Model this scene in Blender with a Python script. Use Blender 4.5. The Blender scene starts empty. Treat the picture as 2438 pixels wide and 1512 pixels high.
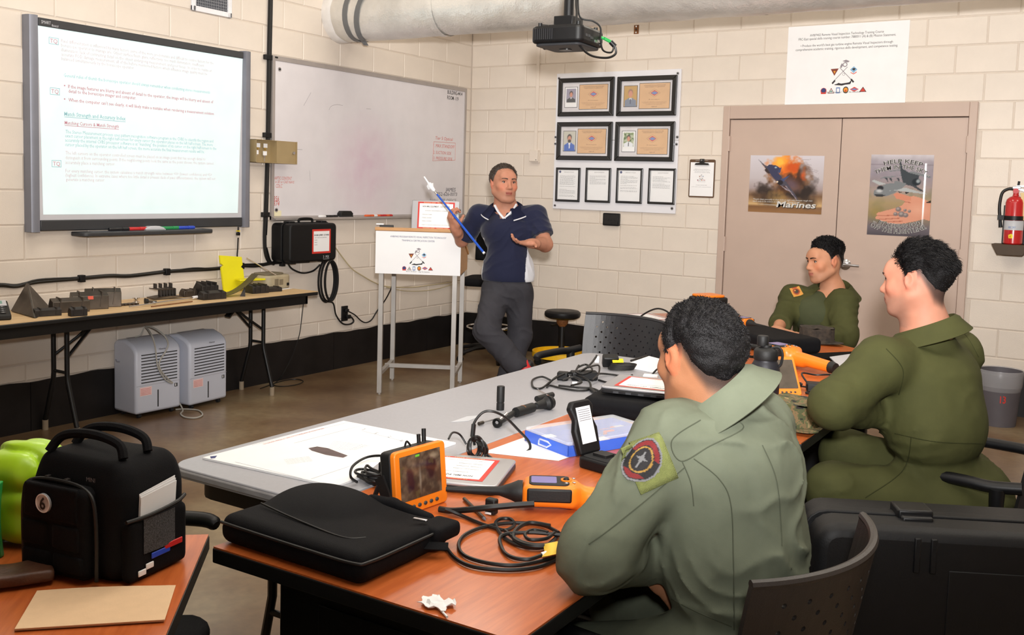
import bpy, bmesh, math, random
import numpy as np
from mathutils import Vector as V, Matrix, Euler, noise as mnoise
random.seed(7)
S = bpy.context.scene
COL = S.collection
PI = math.pi
def R(a): return math.radians(a)
# ------------------------------------------------------------------ camera (solved from the block courses of both walls; metres)
FPX, YAW, PIT, ROL = 2352.7, -0.558105, -0.0843642, 0.0302725
CAM = V((5.47976, -7.80544, 1.53233)); CX, CY = 1237.57, 642.26
_fw = V((math.sin(YAW)*math.cos(PIT), math.cos(YAW)*math.cos(PIT), math.sin(PIT)))
_r = V((math.cos(YAW), -math.sin(YAW), 0)); _u = _r.cross(_fw)
RT = math.cos(ROL)*_r + math.sin(ROL)*_u; UP = -math.sin(ROL)*_r + math.cos(ROL)*_u; FW = _fw
cd = bpy.data.cameras.new('camera'); cam = bpy.data.objects.new('camera', cd); COL.objects.link(cam)
cd.sensor_width = 36; cd.lens = FPX/2438*36; cd.shift_x = (1219-CX)/2438; cd.shift_y = (CY-756)/2438
cd.clip_start = .05; cd.clip_end = 60
cam.matrix_world = Matrix(((RT.x, UP.x, -FW.x, CAM.x), (RT.y, UP.y, -FW.y, CAM.y), (RT.z, UP.z, -FW.z, CAM.z), (0, 0, 0, 1)))
S.camera = cam
def ray(px, py): return FW + (px-CX)/FPX*RT + (CY-py)/FPX*UP
def AT(px, py, depth): return CAM + ray(px, py)*depth           # a point seen at this pixel, so many metres deep in the room
def ZP(px, py, z): d = ray(px, py); return CAM + d*((z-CAM.z)/d.z)
def XP(px, py, x): d = ray(px, py); return CAM + d*((x-CAM.x)/d.x)
def YP(px, py, y): d = ray(px, py); return CAM + d*((y-CAM.y)/d.y)
# ------------------------------------------------------------------ light: ceiling fluorescents and the photographer's flash
S.view_settings.view_transform = 'Standard'; S.view_settings.look = 'None'
S.view_settings.gamma = 1; S.view_settings.use_curve_mapping = False; S.view_settings.exposure = -0.42
w = bpy.data.worlds.new('world'); S.world = w; w.use_nodes = True
w.node_tree.nodes['Background'].inputs[0].default_value = (1, .95, .88, 1); w.node_tree.nodes['Background'].inputs[1].default_value = .05
def area(name, loc, sx, sy, power, col, rot=(0, 0, 0)):
    l = bpy.data.lights.new(name, 'AREA'); l.shape = 'RECTANGLE'; l.size = sx; l.size_y = sy; l.energy = power; l.color = col
    o = bpy.data.objects.new(name, l); COL.objects.link(o); o.location = loc; o.rotation_euler = rot; return o
CEIL = 3.45
for x in (1.3, 3.6, 5.9):
    for y in (-1.9, -4.6):
        area('fluorescent_light', (x, y, CEIL-.03), .6, 1.2, 27, (1, .92, .79))
fl = bpy.data.lights.new('camera_flash', 'SPOT'); fl.energy = 620; fl.color = (1, .985, .97); fl.spot_size = R(98); fl.spot_blend = 1.0; fl.shadow_soft_size = .07
fo = bpy.data.objects.new('camera_flash', fl); COL.objects.link(fo); fo.location = CAM + UP*.24 + RT*.06 - FW*.05
fo.rotation_euler = (V((2.2, -.2, 3.9))-fo.location).to_track_quat('-Z', 'Y').to_euler()
f2 = bpy.data.lights.new('bounced_flash', 'SPOT'); f2.energy = 1500; f2.color = (1, .985, .97); f2.spot_size = R(110); f2.spot_blend = .8; f2.shadow_soft_size = .07
f2o = bpy.data.objects.new('bounced_flash', f2); COL.objects.link(f2o); f2o.location = CAM + UP*.26 + RT*.06 - FW*.05
f2o.rotation_euler = (V((4.0, -4.9, CEIL))-f2o.location).to_track_quat('-Z', 'Y').to_euler()
# ------------------------------------------------------------------ materials
MATS = {}
def mat(name, col, rough=.5, metal=0, var=.08, nscale=8, bump=0, bscale=60, spec=.5, emit=None, estr=0, alpha=1, trans=0, coat=0, stretch=None, col2=None, sheen=0):
    """procedural: base colour broken up by noise between two near tones, with fine relief"""
    if name in MATS: return MATS[name]
    m = bpy.data.materials.new(name); m.use_nodes = True; nt = m.node_tree; N = nt.nodes; L = nt.links
    b = N['Principled BSDF']
    tc = N.new('ShaderNodeTexCoord'); mp = N.new('ShaderNodeMapping'); L.new(tc.outputs['Object'], mp.inputs[0])
    if stretch: mp.inputs['Scale'].default_value = stretch
    nz = N.new('ShaderNodeTexNoise'); nz.inputs['Scale'].default_value = nscale; nz.inputs['Detail'].default_value = 4; L.new(mp.outputs[0], nz.inputs[0])
    rp = N.new('ShaderNodeValToRGB'); L.new(nz.outputs[0], rp.inputs[0])
    c = [max(0, x) for x in col[:3]]
    a = [x*(1-var) for x in c]; d = [min(1, x*(1+var)) for x in c] if col2 is None else list(col2)
    rp.color_ramp.elements[0].position = .3; rp.color_ramp.elements[1].position = .7
    rp.color_ramp.elements[0].color = (*a, 1); rp.color_ramp.elements[1].color = (*d, 1)
    L.new(rp.outputs[0], b.inputs['Base Color'])
    b.inputs['Roughness'].default_value = rough; b.inputs['Metallic'].default_value = metal; b.inputs['Specular IOR Level'].default_value = spec
    if coat: b.inputs['Coat Weight'].default_value = coat; b.inputs['Coat Roughness'].default_value = .1
    if sheen: b.inputs['Sheen Weight'].default_value = sheen; b.inputs['Sheen Roughness'].default_value = .6
    if trans: b.inputs['Transmission Weight'].default_value = trans
    if alpha < 1: b.inputs['Alpha'].default_value = alpha
    if emit: b.inputs['Emission Color'].default_value = (*emit, 1); b.inputs['Emission Strength'].default_value = estr
    if bump:
        n2 = N.new('ShaderNodeTexNoise'); n2.inputs['Scale'].default_value = bscale; n2.inputs['Detail'].default_value = 3; L.new(mp.outputs[0], n2.inputs[0])
        bp = N.new('ShaderNodeBump'); bp.inputs['Strength'].default_value = bump; bp.inputs['Distance'].default_value = .004
        L.new(n2.outputs[0], bp.inputs['Height']); L.new(bp.outputs[0], b.inputs['Normal'])
    MATS[name] = m; return m
def srgb(r, g, b):
    f = lambda c: (c/255/12.92) if c <= 10 else ((c/255+.055)/1.055)**2.4
    return (f(r), f(g), f(b))
# ------------------------------------------------------------------ mesh building
class MB:
    def __init__(s, T=None): s.v = []; s.f = []; s.T = T
    def add(s, vs, fs):
        o = len(s.v)
        s.v += [tuple(s.T @ V(p)) for p in vs] if s.T else [tuple(p) for p in vs]
        s.f += [tuple(i+o for i in f) for f in fs]; return s
    def box(s, c, d, rot=None):
        x, y, z = d[0]/2, d[1]/2, d[2]/2; c = V(c)
        vs = [V(p) for p in ((-x, -y, -z), (x, -y, -z), (x, y, -z), (-x, y, -z), (-x, -y, z), (x, -y, z), (x, y, z), (-x, y, z))]
        if rot: m = Euler(rot).to_matrix(); vs = [m @ p for p in vs]
        return s.add([p+c for p in vs], [(0, 3, 2, 1), (4, 5, 6, 7), (0, 1, 5, 4), (1, 2, 6, 5), (2, 3, 7, 6), (3, 0, 4, 7)])
    def bb(s, x0, x1, y0, y1, z0, z1): return s.box(((x0+x1)/2, (y0+y1)/2, (z0+z1)/2), (abs(x1-x0), abs(y1-y0), abs(z1-z0)))
    def cyl(s, a, b, r, r2=None, n=16, cap=True):
        a, b = V(a), V(b); r2 = r if r2 is None else r2; d = (b-a).normalized()
        e = V((0, 0, 1)) if abs(d.z) < .9 else V((1, 0, 0)); u = d.cross(e).normalized(); w_ = d.cross(u)
        vs = []
        for p, q in ((a, r), (b, r2)):
            for i in range(n): t = 2*PI*i/n; vs.append(p + (u*math.cos(t)+w_*math.sin(t))*q)
        fs = [((i+1) % n, i, n+i, n+(i+1) % n) for i in range(n)]
        if cap: fs += [tuple(range(n)), tuple(range(2*n-1, n-1, -1))]
        return s.add(vs, fs)
    def tube(s, pts, r, n=8, closed=False, cap=True):
        pts = [V(p) for p in pts]; m = len(pts); fr = None; vs = []
        for i, p in enumerate(pts):
            if closed: t = (pts[(i+1) % m]-pts[i-1])
            else: t = pts[min(i+1, m-1)]-pts[max(i-1, 0)]
            t = t.normalized() if t.length > 1e-9 else V((0, 0, 1))
            if fr is None:
                e = V((0, 0, 1)) if abs(t.z) < .9 else V((1, 0, 0)); fr = t.cross(e).normalized()
            fr = (fr - t*fr.dot(t)).normalized(); w_ = t.cross(fr); rr = r(i/(m-1)) if callable(r) else r
            for k in range(n): a = 2*PI*k/n; vs.append(p+(fr*math.cos(a)+w_*math.sin(a))*rr)
        fs = []
        for i in range(m if closed else m-1):
            j = (i+1) % m
            for k in range(n): fs.append((i*n+k, i*n+(k+1) % n, j*n+(k+1) % n, j*n+k))
        if cap and not closed: fs += [tuple(range(n-1, -1, -1)), tuple((m-1)*n+k for k in range(n))]
        return s.add(vs, fs)
    def lathe(s, prof, n=24, base=(0, 0, 0), M=None):
        vs = []; m = len(prof); b = V(base)
        for (r, z) in prof:
            for k in range(n):
                a = 2*PI*k/n; p = V((r*math.cos(a), r*math.sin(a), z)); vs.append((M @ p if M else p)+b)
        fs = [(i*n+k, i*n+(k+1) % n, (i+1)*n+(k+1) % n, (i+1)*n+k) for i in range(m-1) for k in range(n)]
        fs += [tuple(range(n-1, -1, -1)), tuple((m-1)*n+k for k in range(n))]
        return s.add(vs, fs)
    def prism(s, poly, a, b, fn=None):
        """2D polygon (u,v) between heights a and b; fn maps (u,v,h) to 3D (default: u=x, v=z, h=y)"""
        fn = fn or (lambda u, v, h: (u, h, v)); n = len(poly)
        vs = [fn(u, v, a) for u, v in poly]+[fn(u, v, b) for u, v in poly]
        fs = [tuple(range(n)), tuple(range(2*n-1, n-1, -1))]+[((i+1) % n, i, n+i, n+(i+1) % n) for i in range(n)]
        return s.add(vs, fs)
    def ell(s, c, r, n=16, m=10, rot=None):
        c = V(c); M = Euler(rot).to_matrix() if rot else None; vs = []; r = (r, r, r) if not hasattr(r, '__len__') else r
        for i in range(1, m):
            t = PI*i/m
            for k in range(n):
                a = 2*PI*k/n; p = V((r[0]*math.sin(t)*math.cos(a), r[1]*math.sin(t)*math.sin(a), r[2]*math.cos(t))); vs.append((M @ p if M else p)+c)
        tp, bt = V((0, 0, r[2])), V((0, 0, -r[2])); vs += [(M @ tp if M else tp)+c, (M @ bt if M else bt)+c]; T_, B_ = len(vs)-2, len(vs)-1
        fs = [(i*n+k, (i+1)*n+k, (i+1)*n+(k+1) % n, i*n+(k+1) % n) for i in range(m-2) for k in range(n)]
        fs += [(T_, k, (k+1) % n) for k in range(n)]+[(B_, (m-2)*n+(k+1) % n, (m-2)*n+k) for k in range(n)]
        return s.add(vs, fs)
    def surf(s, fn, nu, nv, wrapu=False):
        vs = [fn(i/(nu if wrapu else nu-1), j/(nv-1)) for j in range(nv) for i in range(nu)]
        fs = []
        for j in range(nv-1):
            for i in range(nu if wrapu else nu-1): k = (i+1) % nu; fs.append((j*nu+i, j*nu+k, (j+1)*nu+k, (j+1)*nu+i))
        return s.add(vs, fs)
    def sheet(s, fn, nu, nv, t):
        """a surface with real thickness: fn(u,v) -> point, offset along its normal by t"""
        P = [[V(fn(i/(nu-1), j/(nv-1))) for i in range(nu)] for j in range(nv)]; vs = []; bk = []
        for j in range(nv):
            for i in range(nu):
                du = P[j][min(i+1, nu-1)]-P[j][max(i-1, 0)]; dv = P[min(j+1, nv-1)][i]-P[max(j-1, 0)][i]
                vs.append(P[j][i]); bk.append(P[j][i]-du.cross(dv).normalized()*t)
        n = nu*nv; fs = []
        for j in range(nv-1):
            for i in range(nu-1): a = j*nu+i; fs += [(a, a+1, a+nu+1, a+nu), (n+a+nu, n+a+nu+1, n+a+1, n+a)]
        for i in range(nu-1): fs += [(i+1, i, n+i, n+i+1), ((nv-1)*nu+i, (nv-1)*nu+i+1, n+(nv-1)*nu+i+1, n+(nv-1)*nu+i)]
        for j in range(nv-1): fs += [(j*nu, (j+1)*nu, n+(j+1)*nu, n+j*nu), ((j+1)*nu+nu-1, j*nu+nu-1, n+j*nu+nu-1, n+(j+1)*nu+nu-1)]
        return s.add(vs+bk, fs)
    def mesh(s, name):
        m = bpy.data.meshes.new(name); m.from_pydata(s.v, [], s.f); m.update(); return m
    def build(s, name, material, parent=None, smooth=40, bevel=0, seg=2, sub=0):
        m = s.mesh(name)
        if isinstance(material, str): material = MATS[material]
        m.materials.append(material)
        if smooth:
            m.polygons.foreach_set('use_smooth', [True]*len(m.polygons)); m.set_sharp_from_angle(angle=R(smooth))
        o = bpy.data.objects.new(name, m); COL.objects.link(o)
        if parent: o.parent = parent
        if bevel:
            b = o.modifiers.new('bevel', 'BEVEL'); b.width = bevel; b.segments = seg; b.limit_method = 'ANGLE'; b.angle_limit = R(35)
        if sub: q = o.modifiers.new('sub', 'SUBSURF'); q.levels = sub; q.render_levels = sub
        return o
def tag(o, label, cat, group=None, kind=None):
    o['label'] = label; o['category'] = cat
    if group: o['group'] = group
    if kind: o['kind'] = kind
    return o
def thing(name, label, cat, loc=(0, 0, 0), rz=0, group=None, rot=None):
    o = bpy.data.objects.new(name, None); o.empty_display_size = .05; COL.objects.link(o); o.location = loc
    o.rotation_euler = rot if rot else (0, 0, rz); return tag(o, label, cat, group)
def struct(o): o['kind'] = 'structure'; return o
def on_left(name, label, cat, y, z, x=0, group=None): return thing(name, label, cat, (x, y, z), PI/2, group)     # local x along the wall, -y into the room
def on_back(name, label, cat, x, z, y=0, group=None): return thing(name, label, cat, (x, y, z), 0, group)
def copy_tree(o, parent=None, label=None, group=None):
    c = o.copy(); COL.objects.link(c); c.parent = parent
    if label: c['label'] = label
    if group: c['group'] = group
    for ch in list(o.children): copy_tree(ch, c)
    return c
def spline(pts, n=8, closed=False):
    P = [V(p) for p in pts]; m = len(P); out = []
    for i in range(m if closed else m-1):
        g = (lambda k: P[k % m]) if closed else (lambda k: P[max(0, min(m-1, k))])
        a, b, c, d = g(i-1), g(i), g(i+1), g(i+2)
        for j in range(n):
            t = j/n; out.append(.5*((2*b)+(c-a)*t+(2*a-5*b+4*c-d)*t*t+(3*b-a-3*c+d)*t**3))
    if not closed: out.append(P[-1])
    return out
def rrect(w_, h, r, n=4, cx=0, cy=0):
    out = []
    for (sx, sy, a0) in ((1, 1, 0), (-1, 1, 90), (-1, -1, 180), (1, -1, 270)):
        for i in range(n+1): a = R(a0+90*i/n); out.append((cx+sx*(w_/2-r)+r*math.cos(a), cy+sy*(h/2-r)+r*math.sin(a)))
    return out
def ngon(r, n, a0=0, cx=0, cy=0, ry=None): return [(cx+r*math.cos(a0+2*PI*i/n), cy+(ry or r)*math.sin(a0+2*PI*i/n)) for i in range(n)]
_tc = {}
def text_verts(s, bold=0, res=2):
    k = (s, bold, res)
    if k not in _tc:
        c = bpy.data.curves.new('t', 'FONT'); c.body = s; c.resolution_u = res; c.size = 1; c.offset = bold; c.fill_mode = 'FRONT'
        o = bpy.data.objects.new('t', c); m = bpy.data.meshes.new_from_object(o)
        vs = [tuple(v.co) for v in m.vertices]; fs = [tuple(p.vertices) for p in m.polygons]
        bpy.data.objects.remove(o); bpy.data.curves.remove(c); bpy.data.meshes.remove(m)
        if not vs: vs = [(0, 0, 0)]
        _tc[k] = (vs, fs)
    return _tc[k]
def add_text(mb, s, fn, size, width=None, align='l', bold=0, res=2, shear=0):
    """flat lettering: fn(u,v) places the glyph plane; cap height about .7*size"""
    vs, fs = text_verts(s, bold, res); x0 = min(v[0] for v in vs); x1 = max(v[0] for v in vs); w0 = (x1-x0)*size
    kx = (width/w0 if width and w0 > 0 else 1)*size; W = (x1-x0)*kx; off = {'l': 0, 'c': -W/2, 'r': -W}[align]
    mb.add([fn((v[0]-x0)*kx+off+shear*v[1]*size, v[1]*size) for v in vs], fs); return mb
# ------------------------------------------------------------------ flat prints: a fine mesh whose points carry the printed colours
class Canvas:
    def __init__(s, nx, ny, asp, col=(255, 255, 255), seed=1):
        s.nx, s.ny = nx, ny; x = np.linspace(0, asp, nx); y = np.linspace(0, 1, ny); s.X, s.Y = np.meshgrid(x, y); s.asp = asp
        s.I = np.ones((ny, nx, 3))*np.array(col, float); s.rng = np.random.default_rng(seed)
    def mix(s, m, col): m = np.clip(m, 0, 1)[..., None]; s.I = s.I*(1-m)+np.array(col, float)*m; return s
    def noise(s, n, oct=3):
        out = 0
        for o in range(oct):
            k = n*2**o; g = s.rng.random((k+3, int(k*max(1, s.asp))+4)); a = s.Y*k; b = s.X*k
            i, j = a.astype(int), b.astype(int); fa, fb = a-i, b-j; fa = fa*fa*(3-2*fa); fb = fb*fb*(3-2*fb)
            out = out+(g[i, j]*(1-fa)*(1-fb)+g[i+1, j]*fa*(1-fb)+g[i, j+1]*(1-fa)*fb+g[i+1, j+1]*fa*fb)/2**o
        return out/sum(1/2**o for o in range(oct))
    def blob(s, cx, cy, rx, ry, col, soft=.5, al=1, rot=0, nz=None):
        c, d = math.cos(rot), math.sin(rot); x, y = s.X-cx, s.Y-cy; x, y = c*x+d*y, -d*x+c*y
        r = np.sqrt((x/rx)**2+(y/ry)**2)
        if nz is not None: r = r+(nz-.5)*1.1
        return s.mix(np.clip((1-r)/max(soft, 1e-3), 0, 1)*al, col)
    def poly(s, pts, col, al=1, soft=0):
        ins = np.zeros(s.X.shape, bool); n = len(pts)
        for i in range(n):
            (x0, y0), (x1, y1) = pts[i], pts[(i+1) % n]
            if y0 == y1: continue
            ins ^= ((y0 > s.Y) != (y1 > s.Y)) & (s.X < (x1-x0)*(s.Y-y0)/(y1-y0)+x0)
        return s.mix(ins*al, col)
    def rect(s, x0, x1, y0, y1, col, al=1): return s.mix(((s.X >= x0) & (s.X <= x1) & (s.Y >= y0) & (s.Y <= y1))*al, col)
    def grad(s, stops):
        ys = [q[0] for q in stops]; s.I = np.stack([np.interp(s.Y, ys, [q[1][k] for q in stops]) for k in range(3)], -1); return s
    def place(s, name, fn, parent=None, mname='printed', rough=.35):
        """fn(u,v) with u,v in 0..1 gives the point"""
        vs = [fn(i/(s.nx-1), j/(s.ny-1)) for j in range(s.ny) for i in range(s.nx)]
        fs = [(j*s.nx+i, j*s.nx+i+1, (j+1)*s.nx+i+1, (j+1)*s.nx+i) for j in range(s.ny-1) for i in range(s.nx-1)]
        m = bpy.data.meshes.new(name); m.from_pydata(vs, [], fs)
        c = np.clip(s.I/255, 0, 1).reshape(-1, 3); lin = np.where(c <= .04045, c/12.92, ((c+.055)/1.055)**2.4)
        a = m.color_attributes.new('Col', 'FLOAT_COLOR', 'POINT'); a.data.foreach_set('color', np.concatenate([lin, np.ones((len(lin), 1))], 1).ravel().astype(np.float32))
        m.materials.append(vcol_mat(mname, rough)); o = bpy.data.objects.new(name, m); COL.objects.link(o)
        if parent: o.parent = parent
        return o
def vcol_mat(name, rough=.5, emit=0, bump=0, bscale=80, sheen=0, spec=.5, stretch=None, sss=0):
    if name in MATS: return MATS[name]
    m = bpy.data.materials.new(name); m.use_nodes = True; nt = m.node_tree; N = nt.nodes; L = nt.links; b = N['Principled BSDF']
    a = N.new('ShaderNodeVertexColor'); a.layer_name = 'Col'; L.new(a.outputs[0], b.inputs['Base Color']); b.inputs['Roughness'].default_value = rough; b.inputs['Specular IOR Level'].default_value = spec
    if sheen: b.inputs['Sheen Weight'].default_value = sheen
    if sss: b.inputs['Subsurface Weight'].default_value = sss; b.inputs['Subsurface Radius'].default_value = (.012, .005, .003); b.inputs['Subsurface Scale'].default_value = 1
    if emit: L.new(a.outputs[0], b.inputs['Emission Color']); b.inputs['Emission Strength'].default_value = emit
    if bump:
        tc = N.new('ShaderNodeTexCoord'); n2 = N.new('ShaderNodeTexNoise'); n2.inputs['Scale'].default_value = bscale; n2.inputs['Detail'].default_value = 3
        L.new(tc.outputs['Object'], n2.inputs[0]); bp = N.new('ShaderNodeBump'); bp.inputs['Strength'].default_value = bump; bp.inputs['Distance'].default_value = .004
        L.new(n2.outputs[0], bp.inputs['Height']); L.new(bp.outputs[0], b.inputs['Normal'])
    MATS[name] = m; return m
# ------------------------------------------------------------------ room shell
BW, BH = .4064, .2032
mat('wall_paint', srgb(222, 211, 199), .38, var=.05, nscale=3, bump=.25, bscale=170, spec=.4)
mat('mortar_paint', srgb(206, 193, 180), .5, var=.05, nscale=5, bump=.3, bscale=120)
mat('rubber_base', srgb(26, 23, 23), .45, var=.3, nscale=6, bump=.1, bscale=30, spec=.3)
mat('ceiling_white', srgb(225, 220, 210), .8)
def concrete():
    m = mat('stained_concrete', (.1, .07, .04), .28, var=.3, nscale=1.3, bump=.05, bscale=25, spec=.45)
    nt = m.node_tree; N = nt.nodes; L = nt.links; b = N['Principled BSDF']; rp = [n for n in N if n.type == 'VALTORGB'][0]
    e = rp.color_ramp.elements; e[0].position = .34; e[0].color = (*srgb(96, 72, 50), 1); e[1].position = .66; e[1].color = (*srgb(146, 128, 100), 1)
    mid = e.new(.5); mid.color = (*srgb(122, 98, 72), 1)
    tc = [n for n in N if n.type == 'TEX_COORD'][0]
    n2 = N.new('ShaderNodeTexNoise'); n2.inputs['Scale'].default_value = 22; n2.inputs['Detail'].default_value = 6; L.new(tc.outputs['Object'], n2.inputs[0])
    mx = N.new('ShaderNodeMix'); mx.data_type = 'RGBA'; mx.blend_type = 'OVERLAY'; mx.inputs[0].default_value = .35
    L.new(rp.outputs[0], mx.inputs[6]); L.new(n2.outputs[0], mx.inputs[7]); L.new(mx.outputs[2], b.inputs['Base Color'])
concrete()
X1, Y0 = 8.2, -10.6
struct(MB().bb(-.3, X1+.3, Y0-.3, .3, -.1, 0).build('floor', 'stained_concrete', smooth=0))
struct(MB().bb(-.3, X1+.3, Y0-.3, .3, CEIL, CEIL+.1).build('ceiling', 'ceiling_white', smooth=0))
wl = struct(MB().bb(-.2, -.004, Y0, 0, 0, CEIL).build('wall_left', 'mortar_paint', smooth=0))
DX0, DX1, DZ = 2.535, 4.442, 2.235                                   # door frame opening
wb = MB().bb(-.2, DX0+.03, .004, .2, 0, CEIL).bb(DX1-.03, X1, .004, .2, 0, CEIL).bb(DX0+.03, DX1-.03, .004, .2, DZ-.03, CEIL).bb(DX0, DX1, .15, .2, 0, DZ)
wb = struct(wb.build('wall_back', 'mortar_paint', smooth=0))
struct(MB().bb(X1, X1+.2, Y0, .2, 0, CEIL).build('wall_right', 'wall_paint', smooth=0))
struct(MB().bb(-.2, X1+.2, Y0-.2, Y0, 0, CEIL).build('wall_rear', 'wall_paint', smooth=0))
_bm = {}
def block_mesh(w_, h):
    k = (round(w_, 3), round(h, 3))
    if k not in _bm:
        g = .0035; b = .0045; x, z = w_/2-g, h/2-g; y0, y1 = .004, 0.0
        vs = [(-x, y0, -z), (x, y0, -z), (x, y0, z), (-x, y0, z), (-x+b, y1, -z+b), (x-b, y1, -z+b), (x-b, y1, z-b), (-x+b, y1, z-b)]
        m = bpy.data.meshes.new('concrete_block'); m.from_pydata(vs, [], [(4, 5, 6, 7), (0, 1, 5, 4), (1, 2, 6, 5), (2, 3, 7, 6), (3, 0, 4, 7)])
        m.materials.append(MATS['wall_paint']); _bm[k] = m
    return _bm[k]
def lay_blocks(wall, rows, u_end, hole, place):
    for j in range(rows):
        z0 = j*BH; z1 = z0+BH; h = (8-j)                              # course j counted from the floor
        if z1 < .31: continue
        off = .5 if j % 2 == 0 else 0                                # half-bond
        k = 0; u = 0.0; edges = [0.0]
        e = off*BW if off else BW
        while e < u_end-1e-6: edges.append(e); e += BW
        edges.append(u_end)
        for a, b in zip(edges, edges[1:]):
            segs = [(a, b)]
            if hole and z0 < hole[2]-.01:
                segs = []
                if a < hole[0]: segs.append((a, min(b, hole[0])))
                if b > hole[1]: segs.append((max(a, hole[1]), b))
            for p, q in segs:
                if q-p < .03: continue
                zb = max(z0, .30)
                o = bpy.data.objects.new('concrete_block', block_mesh(q-p, z1-zb)); COL.objects.link(o); o.parent = wall; place(o, (p+q)/2, (zb+z1)/2)
                r = random.random; o.rotation_euler[0] = (r()-.5)*.006
def pl_left(o, u, z): o.location = (0, -u, z); o.rotation_euler = (0, 0, PI/2)
def pl_back(o, u, z): o.location = (u, 0, z)
lay_blocks(wl, 17, 15*BW, None, pl_left)
lay_blocks(wb, 17, 15*BW, (DX0, DX1, DZ), pl_back)
# rubber base, in the lengths it was glued up in
for i, (a, b) in enumerate(((-.62, 0), (-1.86, -.625), (-3.1, -1.865), (-4.45, -3.105), (-5.9, -4.455), (-10.6, -5.905))):
    def top(u, a=a, b=b): return .298+.004*math.sin(u*9)+.003*math.sin(u*23)
    m = MB(); n = 24; P = [(a+(b-a)*k/n, 0) for k in range(n+1)]+[(b-(b-a)*k/n, top(b-(b-a)*k/n)) for k in range(n+1)]
    m.prism(P, .012, .0, lambda u, v, h: (h, u, v)); struct(m.build('baseboard_left', 'rubber_base', smooth=0))
for a, b in ((0.012, 1.05), (1.055, DX0-.005), (DX1+.005, X1)):
    n = 24; P = [(a+(b-a)*k/n, 0) for k in range(n+1)]+[(b-(b-a)*k/n, .298+.004*math.sin((b-(b-a)*k/n)*8)) for k in range(n+1)]
    struct(MB().prism(P, -.012, 0).build('baseboard_back', 'rubber_base', smooth=0))
# ------------------------------------------------------------------ double door
mat('door_tan', srgb(190, 168, 155), .42, var=.03, nscale=4, bump=.06, bscale=200)
mat('steel', srgb(190, 190, 195), .28, 1, var=.1, nscale=20)
mat('dark_gap', (.01, .009, .008), .8)
f = MB()
for x0, x1 in ((DX0, DX0+.055), (DX1-.055, DX1)): f.bb(x0, x1, -.02, .1, 0, DZ)
f.bb(DX0+.055, DX1-.055, -.02, .1, DZ-.105, DZ)
fr = struct(f.build('trim_1', 'door_tan', smooth=0, bevel=.004)); fr['label'] = 'tan steel frame around the double door'
xm = (DX0+DX1)/2
for i, (x0, x1) in enumerate(((DX0+.059, xm-.003), (xm+.003, DX1-.059))):
    d = struct(MB().bb(x0, x1, 0.0, .045, .012, DZ-.110).build('door_%d' % (i+1), 'door_tan', smooth=0, bevel=.002))
    d['label'] = ['tan metal door leaf bearing the jet and explosion poster', 'tan metal door leaf with lever handle and hand poster'][i]
    hx = x0-.003 if i == 0 else x1+.003
    for z in (1.93, 1.11, .3): MB().cyl((hx, -.012, z-.06), (hx, -.012, z+.06), .009, n=10).bb(hx-.014, hx+.014, -.006, 0, z-.06, z+.06).build('hinge', 'door_tan', d)
h = MB().lathe([(.001, .0), (.043, .0), (.043, .006), (.030, .016), (.016, .02), (.014, .06), (.001, .06)], 20, (xm+.085, 0, 1.005), Matrix.Rotation(R(90), 3, 'X'))
h.tube(spline([(xm+.085, -.055, 1.005), (xm+.12, -.06, 1.005), (xm+.17, -.058, 1.003), (xm+.20, -.05, 1.002)]), .0105, 8)
h.build('lever_handle', 'steel', bpy.data.objects['door_2'])
# ------------------------------------------------------------------ things on the left wall
mat('black_plastic', srgb(15, 15, 17), .45, spec=.35, var=.15, nscale=30, bump=.05, bscale=150)
mat('black_cable', srgb(14, 14, 15), .45, var=.2)
mat('grey_rail', srgb(128, 130, 140), .4, .3, var=.05)
mat('light_grey', srgb(196, 196, 202), .5, var=.03)
mat('dark_bar', srgb(52, 53, 56), .5, var=.08)
mat('white_print', srgb(240, 240, 242), .5, var=.01)
mat('paper_white', srgb(238, 238, 240), .7, var=.02)
mat('ink', srgb(28, 28, 32), .6); mat('ink_grey', srgb(120, 120, 125), .6); mat('ink_red', srgb(190, 40, 35), .6)
mat('slide_glow', (.35, .38, .38), .6, emit=(.84, 1, .985), estr=.86)
mat('slide_pink', (.22, .16, .17), .6, emit=(.74, .55, .59), estr=.86); mat('slide_teal', (.1, .2, .21), .6, emit=(.36, .6, .64), estr=.8)
mat('slide_red', (.2, .08, .1), .6, emit=(.68, .28, .34), estr=.8)
mat('slide_faint', (.3, .36, .36), .6, emit=(.74, .93, .92), estr=.86)
sb = on_left('interactive_whiteboard', 'large interactive whiteboard with grey side rails showing a projected text slide', 'smart board', -3.637, 1.18)
W, H = 1.668, 1.243
for s in (-1, 1):
    P = [(s*W/2, 0), (s*W/2, -.035), (s*(W/2-.008), -.058), (s*(W/2-.03), -.070), (s*(W/2-.055), -.066), (s*(W/2-.068), -.045), (s*(W/2-.068), 0)]
    MB().prism(P, 0, H, lambda u, v, h: (u, v, h)).build('side_rail', 'grey_rail', sb)
MB().bb(-W/2+.068, W/2-.068, -.052, 0, H-.055, H-.008).build('top_bar', 'dark_bar', sb, bevel=.004)
MB().bb(-W/2+.068, W/2-.068, -.052, 0, .006, .07).build('bottom_bar', 'dark_bar', sb, bevel=.006)
MB().bb(-W/2+.068, W/2-.068, -.042, 0, .068, H-.05).build('screen', 'light_grey', sb, smooth=0)
t = MB(); add_text(t, 'SMART', lambda u, v: (-W/2+.085+u, -.0526, H-.040+v), .026, .058); add_text(t, 'Board', lambda u, v: (-W/2+.15+u, -.0526, H-.046+v), .014, .04)
t.bb(-W/2+.15, -W/2+.19, -.0527, -.0526, H-.049, H-.0475); t.build('lettering', 'light_grey', sb, smooth=0)
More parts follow.
